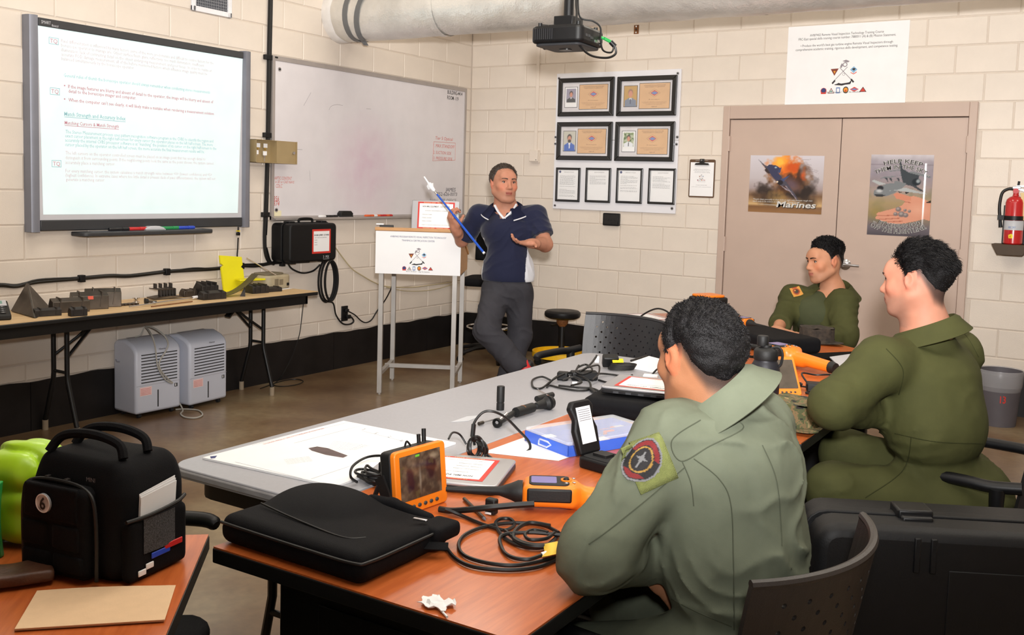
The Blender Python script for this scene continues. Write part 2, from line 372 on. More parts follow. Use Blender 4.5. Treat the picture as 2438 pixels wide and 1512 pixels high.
# projected slide (light on the screen) and its text, laid out on the screen plane
def sl(px, py): q = XP(px, py, .043); return q.y+3.637, q.z-1.18
c = [sl(90, 52), sl(578, 130), sl(566, 507), sl(103, 511)]
q = MB(); q.add([(u, -.0432, v) for u, v in c], [(0, 3, 2, 1)]); slide = q.build('projected_slide', 'slide_glow', sb, smooth=0)
def z1(x, y): return (x*.41, y*.41)
TX = [
 ((355, 246), (1240, 368), 'Pixel differentiation is influenced by many factors, some of the more predominate and difficult to control factors for the', 'slide_pink', 0),
 ((355, 271), (1185, 384), 'borescope operator to manage are: Object surface finish, glare, reflectivity, too much illumination, insufficient', 'slide_pink', 0),
 ((355, 298), (1230, 414), 'illumination, lack of contrasting detail on the object undergoing measurement, and poor focus.  In order to realize an', 'slide_pink', 0),
 ((357, 324), (1203, 432), 'accurate FOD damage measurement, all of the before mentioned factors which influence image quality must be', 'slide_pink', 0),
 ((357, 349), (780, 400), 'balanced simultaneously by the borescope operator.', 'slide_pink', 0),
 ((370, 446), (1222, 541), 'General rules of thumb the borescope operator should always remember when conducting stereo measurements:', 'slide_teal', 0),
 ((395, 511), (1238, 598), 'If the image features are blurry and absent of detail to the operator, the image will be blurry and absent of', 'slide_red', .012),
 ((397, 538), (790, 576), 'detail to the borescope imager and computer.', 'slide_red', .012),
 ((397, 589), (1245, 666), "When the computer can't see clearly, it will likely make a mistake when rendering a measurement solution.", 'slide_red', .012),
 ((373, 672), (729, 695), 'Match Strength and Accuracy Index', 'slide_teal', .014),
 ((375, 722), (690, 741), 'Matching Cursors & Match Strength', 'slide_red', .012),
 ((380, 774), (1238, 823), 'The Stereo Measurement process uses pattern recognition software program in the CVBS to identify the region and', 'slide_teal', 0),
 ((378, 797), (1235, 846), 'exact cursor placement in the right half-screen for every cursor the operator places on the left half-screen. The more', 'slide_teal', 0),
 ((378, 822), (1256, 866), 'accurately the internal CVBS processor software is at "matching" the position of its cursor on the right half-screen to the', 'slide_teal', 0),
 ((378, 848), (1188, 886), 'cursor placed by the operator on the left half screen, the more accurate the final measurement results will be.', 'slide_teal', 0),
 ((380, 897), (1193, 927), 'The left cursors on the operator controlled screen must be placed on an image point that has enough detail to', 'slide_pink', 0),
 ((380, 924), (1240, 951), 'distinguish it from surrounding points. If the neighboring points look the same as the point chosen, the system cannot', 'slide_pink', 0),
 ((380, 952), (668, 959), 'accurately place a matching cursor.', 'slide_pink', 0),
 ((380, 1001), (1230, 1017), 'For every matching cursor, the system calculates a match strength value between <0> (lowest confidence) and <5>', 'slide_pink', 0),
 ((380, 1026), (1250, 1041), '(highest confidence). In extreme cases where too little detail is present (lack of pixel differentiation), the system will not', 'slide_pink', 0),
 ((383, 1051), (608, 1053), 'generate a matching cursor.', 'slide_pink', 0),
 ((345, 1220), (550, 1218), 'Course Number: 7880011', 'slide_faint', 0), ((755, 1218), (990, 1214), '** FOR TRAINING USE ONLY **', 'slide_faint', 0)]
blocks = []
for a, b, s_, m_, bo in TX:
    u0, v0 = sl(*z1(*a)); u1, v1 = sl(*z1(*b)); k = (v1-v0)/(u1-u0)*.35; mb = MB(); blocks.append((m_, mb))
    add_text(mb, s_, lambda u, v, u0=u0, v0=v0, k=k: (u0+u, -.0436, v0+v+k*u), .030 if bo < .013 else .034, u1-u0, bold=bo, res=1)
    if m_ != 'slide_pink' and bo and s_.startswith('Match'): mb.bb(u0, u1, -.0437, -.0436, v0-.008, v0-.005)
for (a, b) in ((395, 497), (395, 575)):
    u0, v0 = sl(*z1(375, b)); _q = MB(); blocks.append(('slide_red', _q)); _q.bb(u0-.004, u0+.004, -.0437, -.0436, v0-.004, v0+.004)
for (x0, y0, x1, y1) in ((283, 212, 340, 260), (290, 505, 347, 552), (300, 927, 356, 970)):
    u0, v1 = sl(*z1(x0, y0+2)); u1, v0 = sl(*z1(x1, y1+2)); mb = MB(); blocks.append(('slide_teal', mb)); e = .003
    mb.bb(u0, u1, -.0437, -.0436, v1-e, v1); mb.bb(u0, u1, -.0437, -.0436, v0, v0+e); mb.bb(u0, u0+e, -.0437, -.0436, v0, v1); mb.bb(u1-e, u1, -.0437, -.0436, v0, v1)
    _q = MB(); blocks.append(('slide_red', _q)); add_text(_q, 'TQ', lambda u, v: ((u0+u1)/2+u, -.0437, (v0+v1)/2-.012+v), .034, align='c')
for m_, mb in blocks: mb.build('slide_text', m_, slide, smooth=0)
# pen tray and the things that lie in it
ty = -3.68
tr = on_left('pen_tray', 'dark grey pen tray under the interactive whiteboard', 'tray', ty, 1.15)
P = [(0, .035), (0, 0), (-.035, -.006), (-.115, .004), (-.13, .018), (-.125, .032), (-.1, .026), (-.04, .026), (-.02, .035)]
MB().surf(lambda u, v: (0, 0, 0), 2, 2)
L_ = 1.0
m = MB(); P2 = rrect(L_, .17, .05, 5, 0, -.045); P2 = [(u, min(v, 0)) for u, v in P2]
m.prism(P2, .0, .026, lambda u, v, h: (u, v, h)); m.build('tray_body', 'dark_bar', tr, bevel=.006)
MB().bb(-.42, .42, -.1, -.02, .0262, .0268).build('tray_inlay', 'grey_rail', tr, smooth=0)
mat('pen_red', srgb(200, 45, 45), .4); mat('pen_green', srgb(35, 140, 80), .4); mat('pen_blue', srgb(45, 75, 190), .4); mat('pen_black', srgb(25, 25, 28), .4)
mat('felt_grey', srgb(150, 152, 155), .8); mat('marker_orange', srgb(225, 100, 50), .45)
def marker(loc, d, L0, r, mname, label, group, capm=None, rz=0):
    t = thing('marker_pen', label, 'pen', loc, rz, group); a = V((-L0/2, 0, r)); b = V((L0/2, 0, r))
    MB().lathe([(.001, 0), (r*.8, .001), (r, .004), (r, L0*.62), (r*.92, L0*.63), (r*.92, L0*.64)], 12, a, Matrix.Rotation(R(90), 3, 'Y')).build('barrel', capm or mname, t)
    MB().lathe([(r*1.05, 0), (r*1.05, L0*.3), (r*.8, L0*.36), (.001, L0*.36)], 12, a+V((L0*.64, 0, 0)), Matrix.Rotation(R(90), 3, 'Y')).build('cap', mname, t); return t
for i, (py, mn, nm) in enumerate(((-.215, 'pen_black', 'black'), (-.09, 'pen_red', 'red'), (.165, 'pen_green', 'green'), (.29, 'pen_blue', 'blue'))):
    marker((.075, ty+py, 1.178), 0, .15, .011, mn, nm+' stylus pen lying in the interactive whiteboard tray', 'pens in the board tray', rz=PI/2)
er = on_left('board_eraser', 'light grey curved eraser in the middle of the interactive whiteboard tray', 'eraser', ty+.04, 1.1775, .04)
MB().prism([(-.075, 0), (.075, 0), (.07, .014), (.035, .026), (-.035, .026), (-.07, .014)], -.055, .01).build('eraser_body', 'light_grey', er, bevel=.004)
MB().prism([(-.076, 0), (.076, 0), (.076, .008), (-.076, .008)], -.058, .013).build('felt_pad', 'felt_grey', er)
# USB adapter hanging off the board
u = on_left('usb_adapter', 'black and yellow cable plug hanging below the interactive whiteboard corner', 'adapter', XP(567, 545, .02).y, 1.12, .02)
MB().bb(-.012, .012, -.01, .01, .0, .022).bb(-.004, .004, -.004, .004, .02, .06).build('plug', 'black_plastic', u, bevel=.002)
mat('yellow_tag', srgb(235, 210, 40), .5); MB().bb(-.01, .01, -.0105, .0105, .028, .036).build('yellow_band', 'yellow_tag', u)
# wall vent
v = on_left('air_vent', 'white framed wall vent grille above the interactive whiteboard', 'vent', -3.115, 2.64)
mat('vent_white', srgb(232, 232, 236), .5); mat('vent_dark', srgb(30, 30, 36), .6); mat('vent_slat', srgb(150, 152, 160), .4, .5)
w_ = .345
f = MB(); f.bb(-w_/2, -w_/2+.035, -.014, 0, 0, .36).bb(w_/2-.035, w_/2, -.014, 0, 0, .36).bb(-w_/2, w_/2, -.014, 0, 0, .035).bb(-w_/2, w_/2, -.014, 0, .325, .36)
f.build('vent_frame', 'vent_white', v, bevel=.003); MB().bb(-w_/2+.03, w_/2-.03, -.002, 0, .03, .33).build('vent_backing', 'vent_dark', v, smooth=0)
for i in range(18): x = -w_/2+.043+i*(w_-.086)/17; MB().bb(x-.0015, x+.0015, -.011, -.002, .034, .326).build('vent_blade', 'vent_slat', v, smooth=0)
for i in range(14): z = .045+i*.02; MB().bb(-w_/2+.034, w_/2-.034, -.012, -.010, z-.0012, z+.0012).build('vent_wire', 'vent_slat', v, smooth=0)
# whiteboard
wbd = on_left('whiteboard', 'wide dry erase whiteboard with grey metal frame and handwritten notes', 'whiteboard', -1.328, 1.225)
W, H = 2.47, 1.21
mat('frame_grey', srgb(172, 165, 162), .4, .4, var=.06)
m = mat('whiteboard_face', srgb(218, 214, 218), .25, var=.03, nscale=6, spec=.5)
nt = m.node_tree; N = nt.nodes; L = nt.links; b = N['Principled BSDF']; old = b.inputs['Base Color'].links[0].from_socket
tc = [n for n in N if n.type == 'TEX_COORD'][0]; mp = N.new('ShaderNodeMapping'); L.new(tc.outputs['Object'], mp.inputs[0])
mp.inputs['Location'].default_value = (.33, 0, -.86); mp.inputs['Scale'].default_value = (1.9, 0, 2.0)
gr = N.new('ShaderNodeTexGradient'); gr.gradient_type = 'SPHERICAL'; L.new(mp.outputs[0], gr.inputs[0])
nz = N.new('ShaderNodeTexNoise'); nz.inputs['Scale'].default_value = 7; nz.inputs['Detail'].default_value = 5; L.new(tc.outputs['Object'], nz.inputs[0])
mm = N.new('ShaderNodeMath'); mm.operation = 'MULTIPLY'; L.new(gr.outputs['Fac'], mm.inputs[0]); L.new(nz.outputs[0], mm.inputs[1])
mx = N.new('ShaderNodeMix'); mx.data_type = 'RGBA'; L.new(mm.outputs[0], mx.inputs[0]); L.new(old, mx.inputs[6]); mx.inputs[7].default_value = (*srgb(205, 165, 190), 1); L.new(mx.outputs[2], b.inputs['Base Color'])
face = MB().bb(-W/2+.01, W/2-.01, -.012, 0, .01, H-.01).build('board_face', 'whiteboard_face', wbd, smooth=0)
f = MB().bb(-W/2, -W/2+.028, -.02, 0, 0, H).bb(W/2-.028, W/2, -.02, 0, 0, H).bb(-W/2+.028, W/2-.028, -.02, 0, H-.035, H).bb(-W/2+.028, W/2-.028, -.02, 0, 0, .02); f.build('board_frame', 'frame_grey', wbd, smooth=0, bevel=.002)
MB().prism([(0, 0), (0, .03), (-.012, .03), (-.06, .012), (-.066, .018), (-.066, .002), (-.02, -.006)], -W/2, W/2, lambda u, v, h: (h, u, v)).build('marker_ledge', 'frame_grey', wbd, smooth=0)
MB().bb(-W/2+.022, -W/2+.05, -.0215, -.02, H-.02, H-.008).build('corner_plate', 'black_plastic', wbd)
for (x, z) in ((-W/2+.075, H-.095), (-W/2+.055, .075), (W/2-.06, .06)):
    MB().cyl((x, -.012, z), (x, -.015, z), .016, n=16).build('bolt_washer', 'steel', wbd); MB().cyl((x, -.015, z), (x, -.02, z), .007, n=8).build('bolt_head', 'ink', wbd)
def wl_(px, py): q = XP(px, py, .0125); return q.y+1.328, q.z-1.225
def z3(x, y): return (620+x*.344, 100+y*.344)
mat('marker_red', srgb(205, 105, 95), .6); mat('marker_red2', srgb(195, 75, 65), .6); mat('marker_black', srgb(60, 60, 72), .6); mat('marker_blue', srgb(110, 125, 175), .6)
notes = []
for a, b, s_, m_, sz, bo, sh in (((1295, 358), (1397, 368), 'BUILDING-4414', 'ink', .05, .012, 0), ((1293, 396), (1370, 404), 'ROOM -119', 'ink', .05, .012, 0),
    ((1210, 674), (1330, 676), 'Tier 5 Optical', 'marker_red', .042, 0, .15), ((1197, 727), (1342, 722), '1. MAX STANDOFF', 'marker_red', .044, 0, .15),
    ((1197, 773), (1320, 771), '2. SUCTION SIDE', 'marker_red', .040, 0, .1), ((1197, 813), (1327, 812), '3. PRESSURE SIDE', 'marker_red', .040, 0, .1),
    ((1280, 1035), (1350, 1034), 'JAMES', 'marker_black', .052, 0, .1), ((1222, 1064), (1360, 1060), '252-626-0073', 'marker_black', .046, 0, .1),
    ((1256, 1111), (1354, 1110), 'PR OFFICE', 'ink_grey', .05, 0, .1), ((1265, 1146), (1352, 1145), '463-1595', 'ink_grey', .036, 0, .1),
    ((1172, 1102), (1228, 1102), 'Read Party', 'marker_blue', .03, .004, .2), ((1172, 1130), (1226, 1130), 'for 2nd', 'marker_blue', .026, .004, .2),
    ((92, 952), (215, 950), 'HAPTIC CONTENT', 'marker_red', .034, 0, .15), ((102, 976), (232, 972), 'in 3D or CAD NAVS', 'marker_red', .028, 0, .2), ((105, 1008), (150, 1006), 'CDLC', 'marker_red', .038, 0, .15),
    ((90, 1102), (128, 1100), '356', 'marker_red2', .055, 0, .12), ((90, 1135), (130, 1133), '374', 'marker_red2', .055, 0, .12)):
    u0, v0 = wl_(*z3(*a)); u1, v1 = wl_(*z3(*b))
    _q = MB(); notes.append((m_, _q)); add_text(_q, s_, lambda u, v, u0=u0, v0=v0: (u0+u, -.0124, v0+v), sz, u1-u0, bold=bo, shear=sh)
u0, v1 = wl_(*z3(1200, 690)); u1, v0 = wl_(*z3(1346, 832)); mb = MB(); notes.append(('marker_red', mb))
mb.tube([(u0, -.0124, v1), (u1, -.0124, v1+.005), (u1+.004, -.0124, v0+.02), (u0-.01, -.0124, v0), (u0, -.0124, v1)], .0016, 4)
for m_, mb in notes: mb.build('handwriting', m_, wbd, smooth=0)
sc = MB()
for pts in (((475, 470), (490, 445), (530, 433), (570, 440)), ((733, 462), (765, 465)), ((300, 440), (350, 350)), ((340, 890), (345, 960)), ((200, 740), (290, 745))):
    sc.tube(spline([(wl_(*z3(*p))[0], -.0122, wl_(*z3(*p))[1]) for p in pts], 5), .001, 4)
sc.build('scuff_marks', 'ink_grey', wbd)['kind'] = 'stuff'
mat('sticky_note', srgb(222, 214, 180), .8); u0, v0 = wl_(660, 512); MB().bb(u0-.05, u0+.04, -.0135, -.0124, .03, .07).build('paper_note', 'sticky_note', wbd, smooth=0)
# markers and eraser on the whiteboard ledge
def ledge(px): return XP(px, 518, .045).y
for px, cm, bm, nm in ((772, 'pen_black', 'white_print', 'white and black'), (792, 'pen_black', 'pen_black', 'black'), (880, 'marker_orange', 'marker_orange', 'orange'), (895, 'marker_orange', 'white_print', 'orange capped white'), (910, 'pen_red', 'pen_red', 'red'), (924, 'pen_red', 'marker_orange', 'red capped orange')):
    marker((.042, ledge(px), 1.239), 0, .115, .010, cm, nm+' dry erase marker lying on the whiteboard ledge', 'markers on the ledge', bm, rz=PI/2)
e = on_left('dry_eraser', 'black felt eraser standing on the whiteboard ledge', 'eraser', ledge(823), 1.241, .015)
MB().prism([(-.07, 0), (.07, 0), (.075, .03), (.05, .05), (-.05, .05), (-.07, .03)], -.045, .0).build('eraser_grip', 'black_plastic', e, bevel=.004); MB().bb(-.071, .071, -.047, .0, 0, .012).build('felt_pad', 'ink', e)
# key cabinet with its door swung open
k = on_left('key_cabinet', 'small tan key cabinet with open door and hanging keys', 'key box', -2.69, 1.645, .03)
mat('cabinet_tan', srgb(166, 146, 108), .45, .2, var=.06); mat('key_brass', srgb(200, 170, 90), .3, .9)
b = MB().bb(-.1, .1, -.004, 0, 0, .165).bb(-.1, -.097, -.07, 0, 0, .165).bb(.097, .1, -.07, 0, 0, .165).bb(-.1, .1, -.07, 0, 0, .003).bb(-.1, .1, -.07, 0, .162, .165); b.build('cabinet_body', 'cabinet_tan', k, smooth=0)
d = MB().bb(.1, .29, -.07, -.064, 0, .165).bb(.286, .29, -.085, -.07, 0, .165).build('cabinet_door', 'cabinet_tan', k, smooth=0)
MB().cyl((.262, -.07, .082), (.262, -.082, .082), .011, n=12).build('lock', 'steel', d)
for (x, z, wt) in ((-.035, .11, .026), (.035, .11, .026), (-.05, .06, .012), (.03, .055, .013)):
    MB().bb(x-.018, x+.018, -.02, -.017, z, z+.03).build('key_tag', 'white_print', k, smooth=0)
    MB().cyl((x, -.012, z-.005), (x, -.016, z-.005), .009, n=10).bb(x-.003, x+.003, -.016, -.013, z-.045, z-.01).build('key', 'key_brass' if wt > .02 else 'steel', k)
# black equipment case hung on the wall
mat('case_black', srgb(12, 12, 14), .55, spec=.3, var=.12, nscale=30, bump=.12, bscale=220)
mat('label_red', srgb(205, 50, 40), .5, var=.03); mat('label_orange', srgb(225, 120, 50), .5)
cs = on_left('equipment_case', 'black hard case with red bordered label hung under the whiteboard', 'case', -2.30, .915)
cw, ch, cdp = .50, .29, .2
m = MB(); m.prism(rrect(cw, ch, .035, 4, 0, ch/2), -cdp, -.115); m.build('lid', 'case_black', cs, bevel=.015, seg=3)
MB().prism(rrect(cw, ch, .035, 4, 0, ch/2), -.11, -.002).build('body', 'case_black', cs, bevel=.012, seg=3)
MB().prism(rrect(cw+.012, ch+.012, .035, 4, 0, ch/2), -.118, -.106).build('rim', 'case_black', cs, bevel=.003)
for x in (-.17, .17): MB().bb(x-.03, x+.03, -.14, -.08, ch-.005, ch+.015).bb(x-.03, x+.03, -.16, -.1, -.012, .004).build('latch', 'case_black', cs, bevel=.004)
MB().tube(spline([(-.07, -.11, ch), (-.06, -.11, ch+.03), (.06, -.11, ch+.03), (.07, -.11, ch)]), .009).build('handle', 'case_black', cs)
MB().bb(-.02, .18, -cdp-.0008, -cdp+.001, .06, .245).build('warning_label', 'label_red', cs, smooth=0)
MB().bb(-.005, .165, -cdp-.0014, -cdp, .075, .23).build('label_paper', 'white_print', cs, smooth=0)
t = MB(); y_ = -cdp-.0017; add_text(t, 'NON IMRL EQUIPMENT - CCT OWNED', lambda u, v: (0+u, y_, .195+v), .016, .16, bold=.03)
for i, (z, wd) in enumerate(((.178, .13), (.16, .03), (.142, .03), (.124, .03))): add_text(t, ['SUBJECT TO INSPECTION AND CALIBRATION RULES', 'MODEL:', 'SERIAL:', 'DATE:'][i], lambda u, v: (.005+u, y_, z+v), .009, wd)
t.build('label_print', 'ink', cs, smooth=0)
t = MB(); add_text(t, '3  MX', lambda u, v: (.10+u, y_+.0008, .022+v), .03, .065); t.bb(.10, .165, y_, y_+.0008, .014, .016); t.build('brand_print', 'light_grey', cs, smooth=0)
# cable runs
def cable(name, label, pts, r, n=6, group=None, m='black_cable', seg=8, cat='cable'):
    o = MB().tube(spline(pts, seg), r, n).build(name, m); return tag(o, label, cat, group)
def Lp(px, py, x=.012): return tuple(XP(px, py, x))
cb = thing('cable_drop', 'thick black cable bundle running down the wall beside the whiteboard', 'cable')
up = XP(643, 0, .012)
MB().tube(spline([(.014, up.y, CEIL), (.014, up.y, 3.0), Lp(643, 0), Lp(640, 130), Lp(637, 330), Lp(633, 480), Lp(630, 560), Lp(632, 600), Lp(640, 622), Lp(652, 628)]), .014, 8).build('cable', 'black_cable', cb)
MB().tube(spline([(.010, up.y+.022, CEIL), (.010, up.y+.022, 3.0), Lp(648, 0), Lp(645, 140), Lp(641, 350), Lp(637, 500), Lp(634, 560)]), .006, 6).build('cable', 'black_cable', cb)
MB().tube(spline([Lp(634, 590), Lp(645, 624), Lp(660, 615), Lp(672, 592), Lp(684, 578, .03)]), .009, 6).build('cable', 'black_cable', cb)
for px, py in ((640, 137), (638, 322), (634, 511)): q = XP(px, py, .012); MB().bb(0, .03, q.y-.045, q.y+.02, q.z-.018, q.z+.018).build('clip', 'black_plastic', cb, bevel=.003)
cr = thing('cable_run', 'black cable bundle clipped along the wall above the folding table', 'cable')
pth = [(-60, 684), (0, 679), (40, 681), (90, 671), (190, 663), (260, 657), (310, 657), (395, 647), (460, 643), (512, 640), (570, 633), (610, 633), (650, 626), (690, 624), (735, 622)]
MB().tube(spline([Lp(*q) for q in pth], 5), .013, 8).build('cable', 'black_cable', cr)
MB().tube(spline([Lp(x, y-2+3*math.sin(x*.05), .02) for x, y in pth], 5), .006, 6).build('cable', 'black_cable', cr)
for px, py in ((193, 663), (396, 647), (573, 633), (671, 627)): q = XP(px, py, .012); MB().bb(0, .034, q.y-.018, q.y+.018, q.z-.022, q.z+.022).build('clip', 'black_plastic', cr, bevel=.003)
cable('usb_cable', 'thin black cable hanging from the board corner to the cable run', [Lp(567, 566, .02), Lp(566, 590), Lp(565, 612), Lp(571, 628, .02)], .005)
cable('loose_cable', 'black cable drooping below the wall mounted equipment case', [Lp(684, 624, .03), Lp(695, 640), Lp(720, 650), Lp(745, 645), Lp(762, 630, .03)], .007)
co = thing('cable_coil', 'coil of thick black cable hanging below the equipment case', 'cable')
cc = XP(781, 668, .06)
for i, (a, b, dx, ph) in enumerate(((.085, .165, 0, 0), (.075, .155, .012, .02), (.09, .17, -.008, -.015), (.07, .16, .02, .01))):
    MB().tube([(.035+dx+.03, cc.y+ph+a*math.cos(t*2*PI/40), cc.z+b*math.sin(t*2*PI/40)) for t in range(40)], .0085, 8, closed=True).build('loop', 'black_cable', co)
MB().tube(spline([(.05, cc.y-.01, cc.z-.17), Lp(793, 722, .02), Lp(800, 750), Lp(815, 770), Lp(832, 772), Lp(842, 765), Lp(836, 755), Lp(826, 752, .03)]), .007, 6).build('tail', 'black_cable', co)
ol = on_left('wall_outlet', 'black wall outlet with plugs on the left wall', 'outlet', -1.732, .385); MB().bb(-.037, .037, -.01, 0, 0, .125).build('cover_plate', 'black_plastic', ol, bevel=.003)
MB().bb(.005, .05, -.035, -.01, .02, .05).build('plug', 'black_plastic', ol, bevel=.004); MB().bb(-.01, .03, -.03, -.01, .075, .1).build('plug', 'black_plastic', ol, bevel=.004)
cable('looped_cable', 'thin black power cord looping from the outlet towards the lectern', [Lp(829, 741, .03), Lp(845, 750), Lp(860, 764), Lp(872, 768), Lp(885, 761), Lp(897, 742), Lp(912, 722), Lp(925, 700, .1), Lp(935, 672, .25), (.62, -1.86, .98)], .0055)
mat('beige_cable', srgb(190, 175, 140), .5)
cable('beige_cable', 'beige network cable draped across the wall behind the lectern', [Lp(799, 590, .03), Lp(815, 612), Lp(838, 640), Lp(862, 656), Lp(890, 672), Lp(920, 682), Lp(980, 684), Lp(1030, 678), Lp(1075, 672)], .005, m='beige_cable')
cable('beige_cable', 'second beige cable sagging below the first behind the lectern', [Lp(920, 684), Lp(960, 692), Lp(1000, 693), Lp(1040, 688), Lp(1080, 676)], .004, m='beige_cable')
# ------------------------------------------------------------------ things on the back wall
def emblems(parent, fn, k, eps):
    """crossed borescopes, eagle badge, pennant, shield, jet and the row of six unit badges; k metres per unit"""
    def pl(name, pts, m_, lay=0): MB().add([fn(x*k, y*k, eps*(1+lay)) for x, y in pts], [tuple(range(len(pts)))]).build(name, m_, parent, smooth=0)
    mat('badge_brown', srgb(120, 50, 30), .6); mat('badge_gold', srgb(225, 150, 40), .6); mat('badge_sky', srgb(130, 175, 210), .6); mat('badge_navy', srgb(45, 55, 110), .6)
    mat('badge_red', srgb(205, 60, 45), .6); mat('badge_steel', srgb(110, 135, 185), .6); mat('jet_black', srgb(38, 34, 38), .6); mat('badge_grey', srgb(140, 132, 140), .6); mat('badge_teal', srgb(120, 160, 150), .6)
    pl('scope_rod', [(-13, -37), (-11, -39), (13, 16), (11, 18)][:0] or [(-25.5, -22), (-24.5, -23), (10, 13.5), (9, 14.5)], 'badge_grey'); pl('scope_rod', [(24.5, -23), (25.5, -22), (-9, 13), (-10, 12)], 'badge_grey')
    pl('scope_grip', [(-28, -25), (-25, -28), (-18, -20), (-21, -17)], 'jet_black', 1); pl('scope_grip', [(28, -23), (25, -26), (18, -18), (21, -15)], 'jet_black', 1)
    pl('eagle_badge', ngon(6, 14, 0, 3, 20), 'badge_grey'); pl('eagle_wing', [(-4, 29), (5, 32), (14, 28), (10, 25), (4, 26)], 'badge_grey'); pl('anchor', [(-8, 18), (-5, 24), (-2, 19), (-5, 12), (-9, 13)], 'badge_grey', 1)
    pl('badge_face', ngon(3.8, 12, 0, 3, 20), 'paper_white', 1)
    pl('pennant', [(-32, 10), (-12, 11), (-22, -7)], 'badge_brown'); pl('pennant_crest', [(-25, 5), (-19, 5), (-22, -2)], 'badge_gold', 1)
    pl('shield', [(16, 7), (25, 15), (34, 7), (25, -2)], 'badge_sky'); pl('shield_bird', [(20, 8), (25, 11), (30, 9), (26, 4)], 'jet_black', 1); pl('shield_scroll', [(17, 1), (25, -3), (33, 2), (32, -1), (25, -5), (18, -1)], 'badge_red', 1)
    pl('lamp_bulb', ngon(3.4, 10, 0, 1, -4), 'badge_grey'); pl('bulb_face', ngon(2.6, 10, 0, 1, -4), 'paper_white', 1)
    pl('jet', [(-21, -29), (-14, -27), (-11, -25), (-4, -27), (12, -25), (16, -24), (20, -19.5), (21, -20), (20, -26), (18, -29), (6, -30), (-2, -32), (-10, -31), (-19, -30.5)], 'jet_black')
    y = -44; xs = (-47, -28, -11, 8, 29, 50)
    pl('unit_badge', ngon(7.6, 16, 0, xs[0], y), 'badge_red'); pl('badge_field', ngon(6, 16, 0, xs[0], y+.8), 'badge_navy', 1); pl('badge_scroll', [(xs[0]-7, y-4), (xs[0]+7, y-4), (xs[0]+6, y-8), (xs[0]-6, y-8)], 'badge_red', 2)
    pl('unit_badge', [(xs[1]-8, y-7), (xs[1]+8, y-7), (xs[1], y+7)], 'badge_brown'); pl('badge_field', [(xs[1]-5.5, y-5.6), (xs[1]+5.5, y-5.6), (xs[1], y+4)], 'paper_white', 1); pl('badge_crest', [(xs[1]-3, y-4), (xs[1]+3, y-4), (xs[1]+2, y+.5), (xs[1]-2, y+.5)], 'badge_teal', 2)
    pl('unit_badge', [(xs[2]-5, y-7), (xs[2]+5, y-7), (xs[2]+5, y+8), (xs[2]-5, y+8)], 'badge_steel'); pl('badge_field', [(xs[2]-3, y-4), (xs[2]+3, y-4), (xs[2]+3, y+5), (xs[2]-3, y+5)], 'paper_white', 1)
    pl('unit_badge', ngon(7, 16, 0, xs[3], y+1, 8.5), 'jet_black'); pl('badge_field', ngon(5.2, 14, 0, xs[3], y+1, 6), 'badge_gold', 1); pl('badge_crest', ngon(2.5, 10, 0, xs[3], y-1), 'badge_red', 2)
    pl('unit_badge', [(xs[4]-11, y+2), (xs[4], y+8), (xs[4]+11, y+2), (xs[4], y-4)], 'badge_red'); pl('badge_field', [(xs[4]-9, y+2), (xs[4], y+4.5), (xs[4]+9, y+2), (xs[4], y-.5)], 'badge_steel', 1)
    pl('unit_badge', [(xs[5]-9, y-5), (xs[5]+9, y-5), (xs[5], y+8)], 'jet_black'); pl('badge_field', [(xs[5]-6.5, y-3.6), (xs[5]+6.5, y-3.6), (xs[5], y+5.6)], 'badge_red', 1)
# mission statement poster
mp_ = on_back('mission_poster', 'white mission statement poster above the double door', 'poster', 3.487, 2.238)
MB().bb(-.453, .453, -.004, -.001, 0, .604).build('poster_sheet', 'paper_white', mp_, smooth=0)
for s_, z, wd in (('AV8/F402 Remote Visual Inspection Technology Training Course', .522, .552), ('FRC-East special skills training course number: 7880011 (A) & (B) Mission Statement.', .495, .728),
                  ("• Produce the world's best gas turbine engine Remote Visual Inspectors through", .444, .69), ('comprehensive academic training, rigorous skills development, and competence testing.', .415, .765), ('“Back to the Basics” – Align the Institution', .082, .258)):
    add_text(MB(), s_, lambda u, v: (-.005+u, -.0044, z+v), .026 if z > .1 else .018, wd, 'c', .0).build('poster_text', 'ink', mp_, smooth=0)
emblems(mp_, lambda x, y, e: (-.01+x, -.0042-e, .235+y), .00305, .0001)
# certificate panel
mat('panel_white', srgb(228, 228, 234), .35, var=.02); mat('frame_black', srgb(22, 20, 20), .3, var=.1, spec=.6); mat('mat_board', srgb(214, 210, 214), .7); mat('cert_tan', srgb(214, 172, 128), .6, var=.05); mat('cert_print', srgb(110, 80, 50), .7)
mat('clear_glass', (.9, .95, 1), .03, alpha=.05, spec=.8)
pn = on_back('display_panel', 'white display panel holding eight black picture frames', 'panel', 1.549, 1.338)
MB().bb(-.60, .60, -.018, -.002, 0, .617).build('lower_board', 'panel_white', pn, bevel=.003); MB().bb(-.60, .60, -.018, -.002, .62, 1.212).build('upper_board', 'panel_white', pn, bevel=.003)
for x, z in ((-.575, 1.17), (.57, 1.175), (-.575, .03), (.57, .045), (.59, .645), (.585, .585), (-.592, .645), (-.592, .585)):
    MB().cyl((x, -.018, z), (x, -.021, z), .013, n=14).build('washer', 'steel', pn); MB().cyl((x, -.021, z), (x, -.027, z), .006, n=8).build('screw', 'ink', pn)
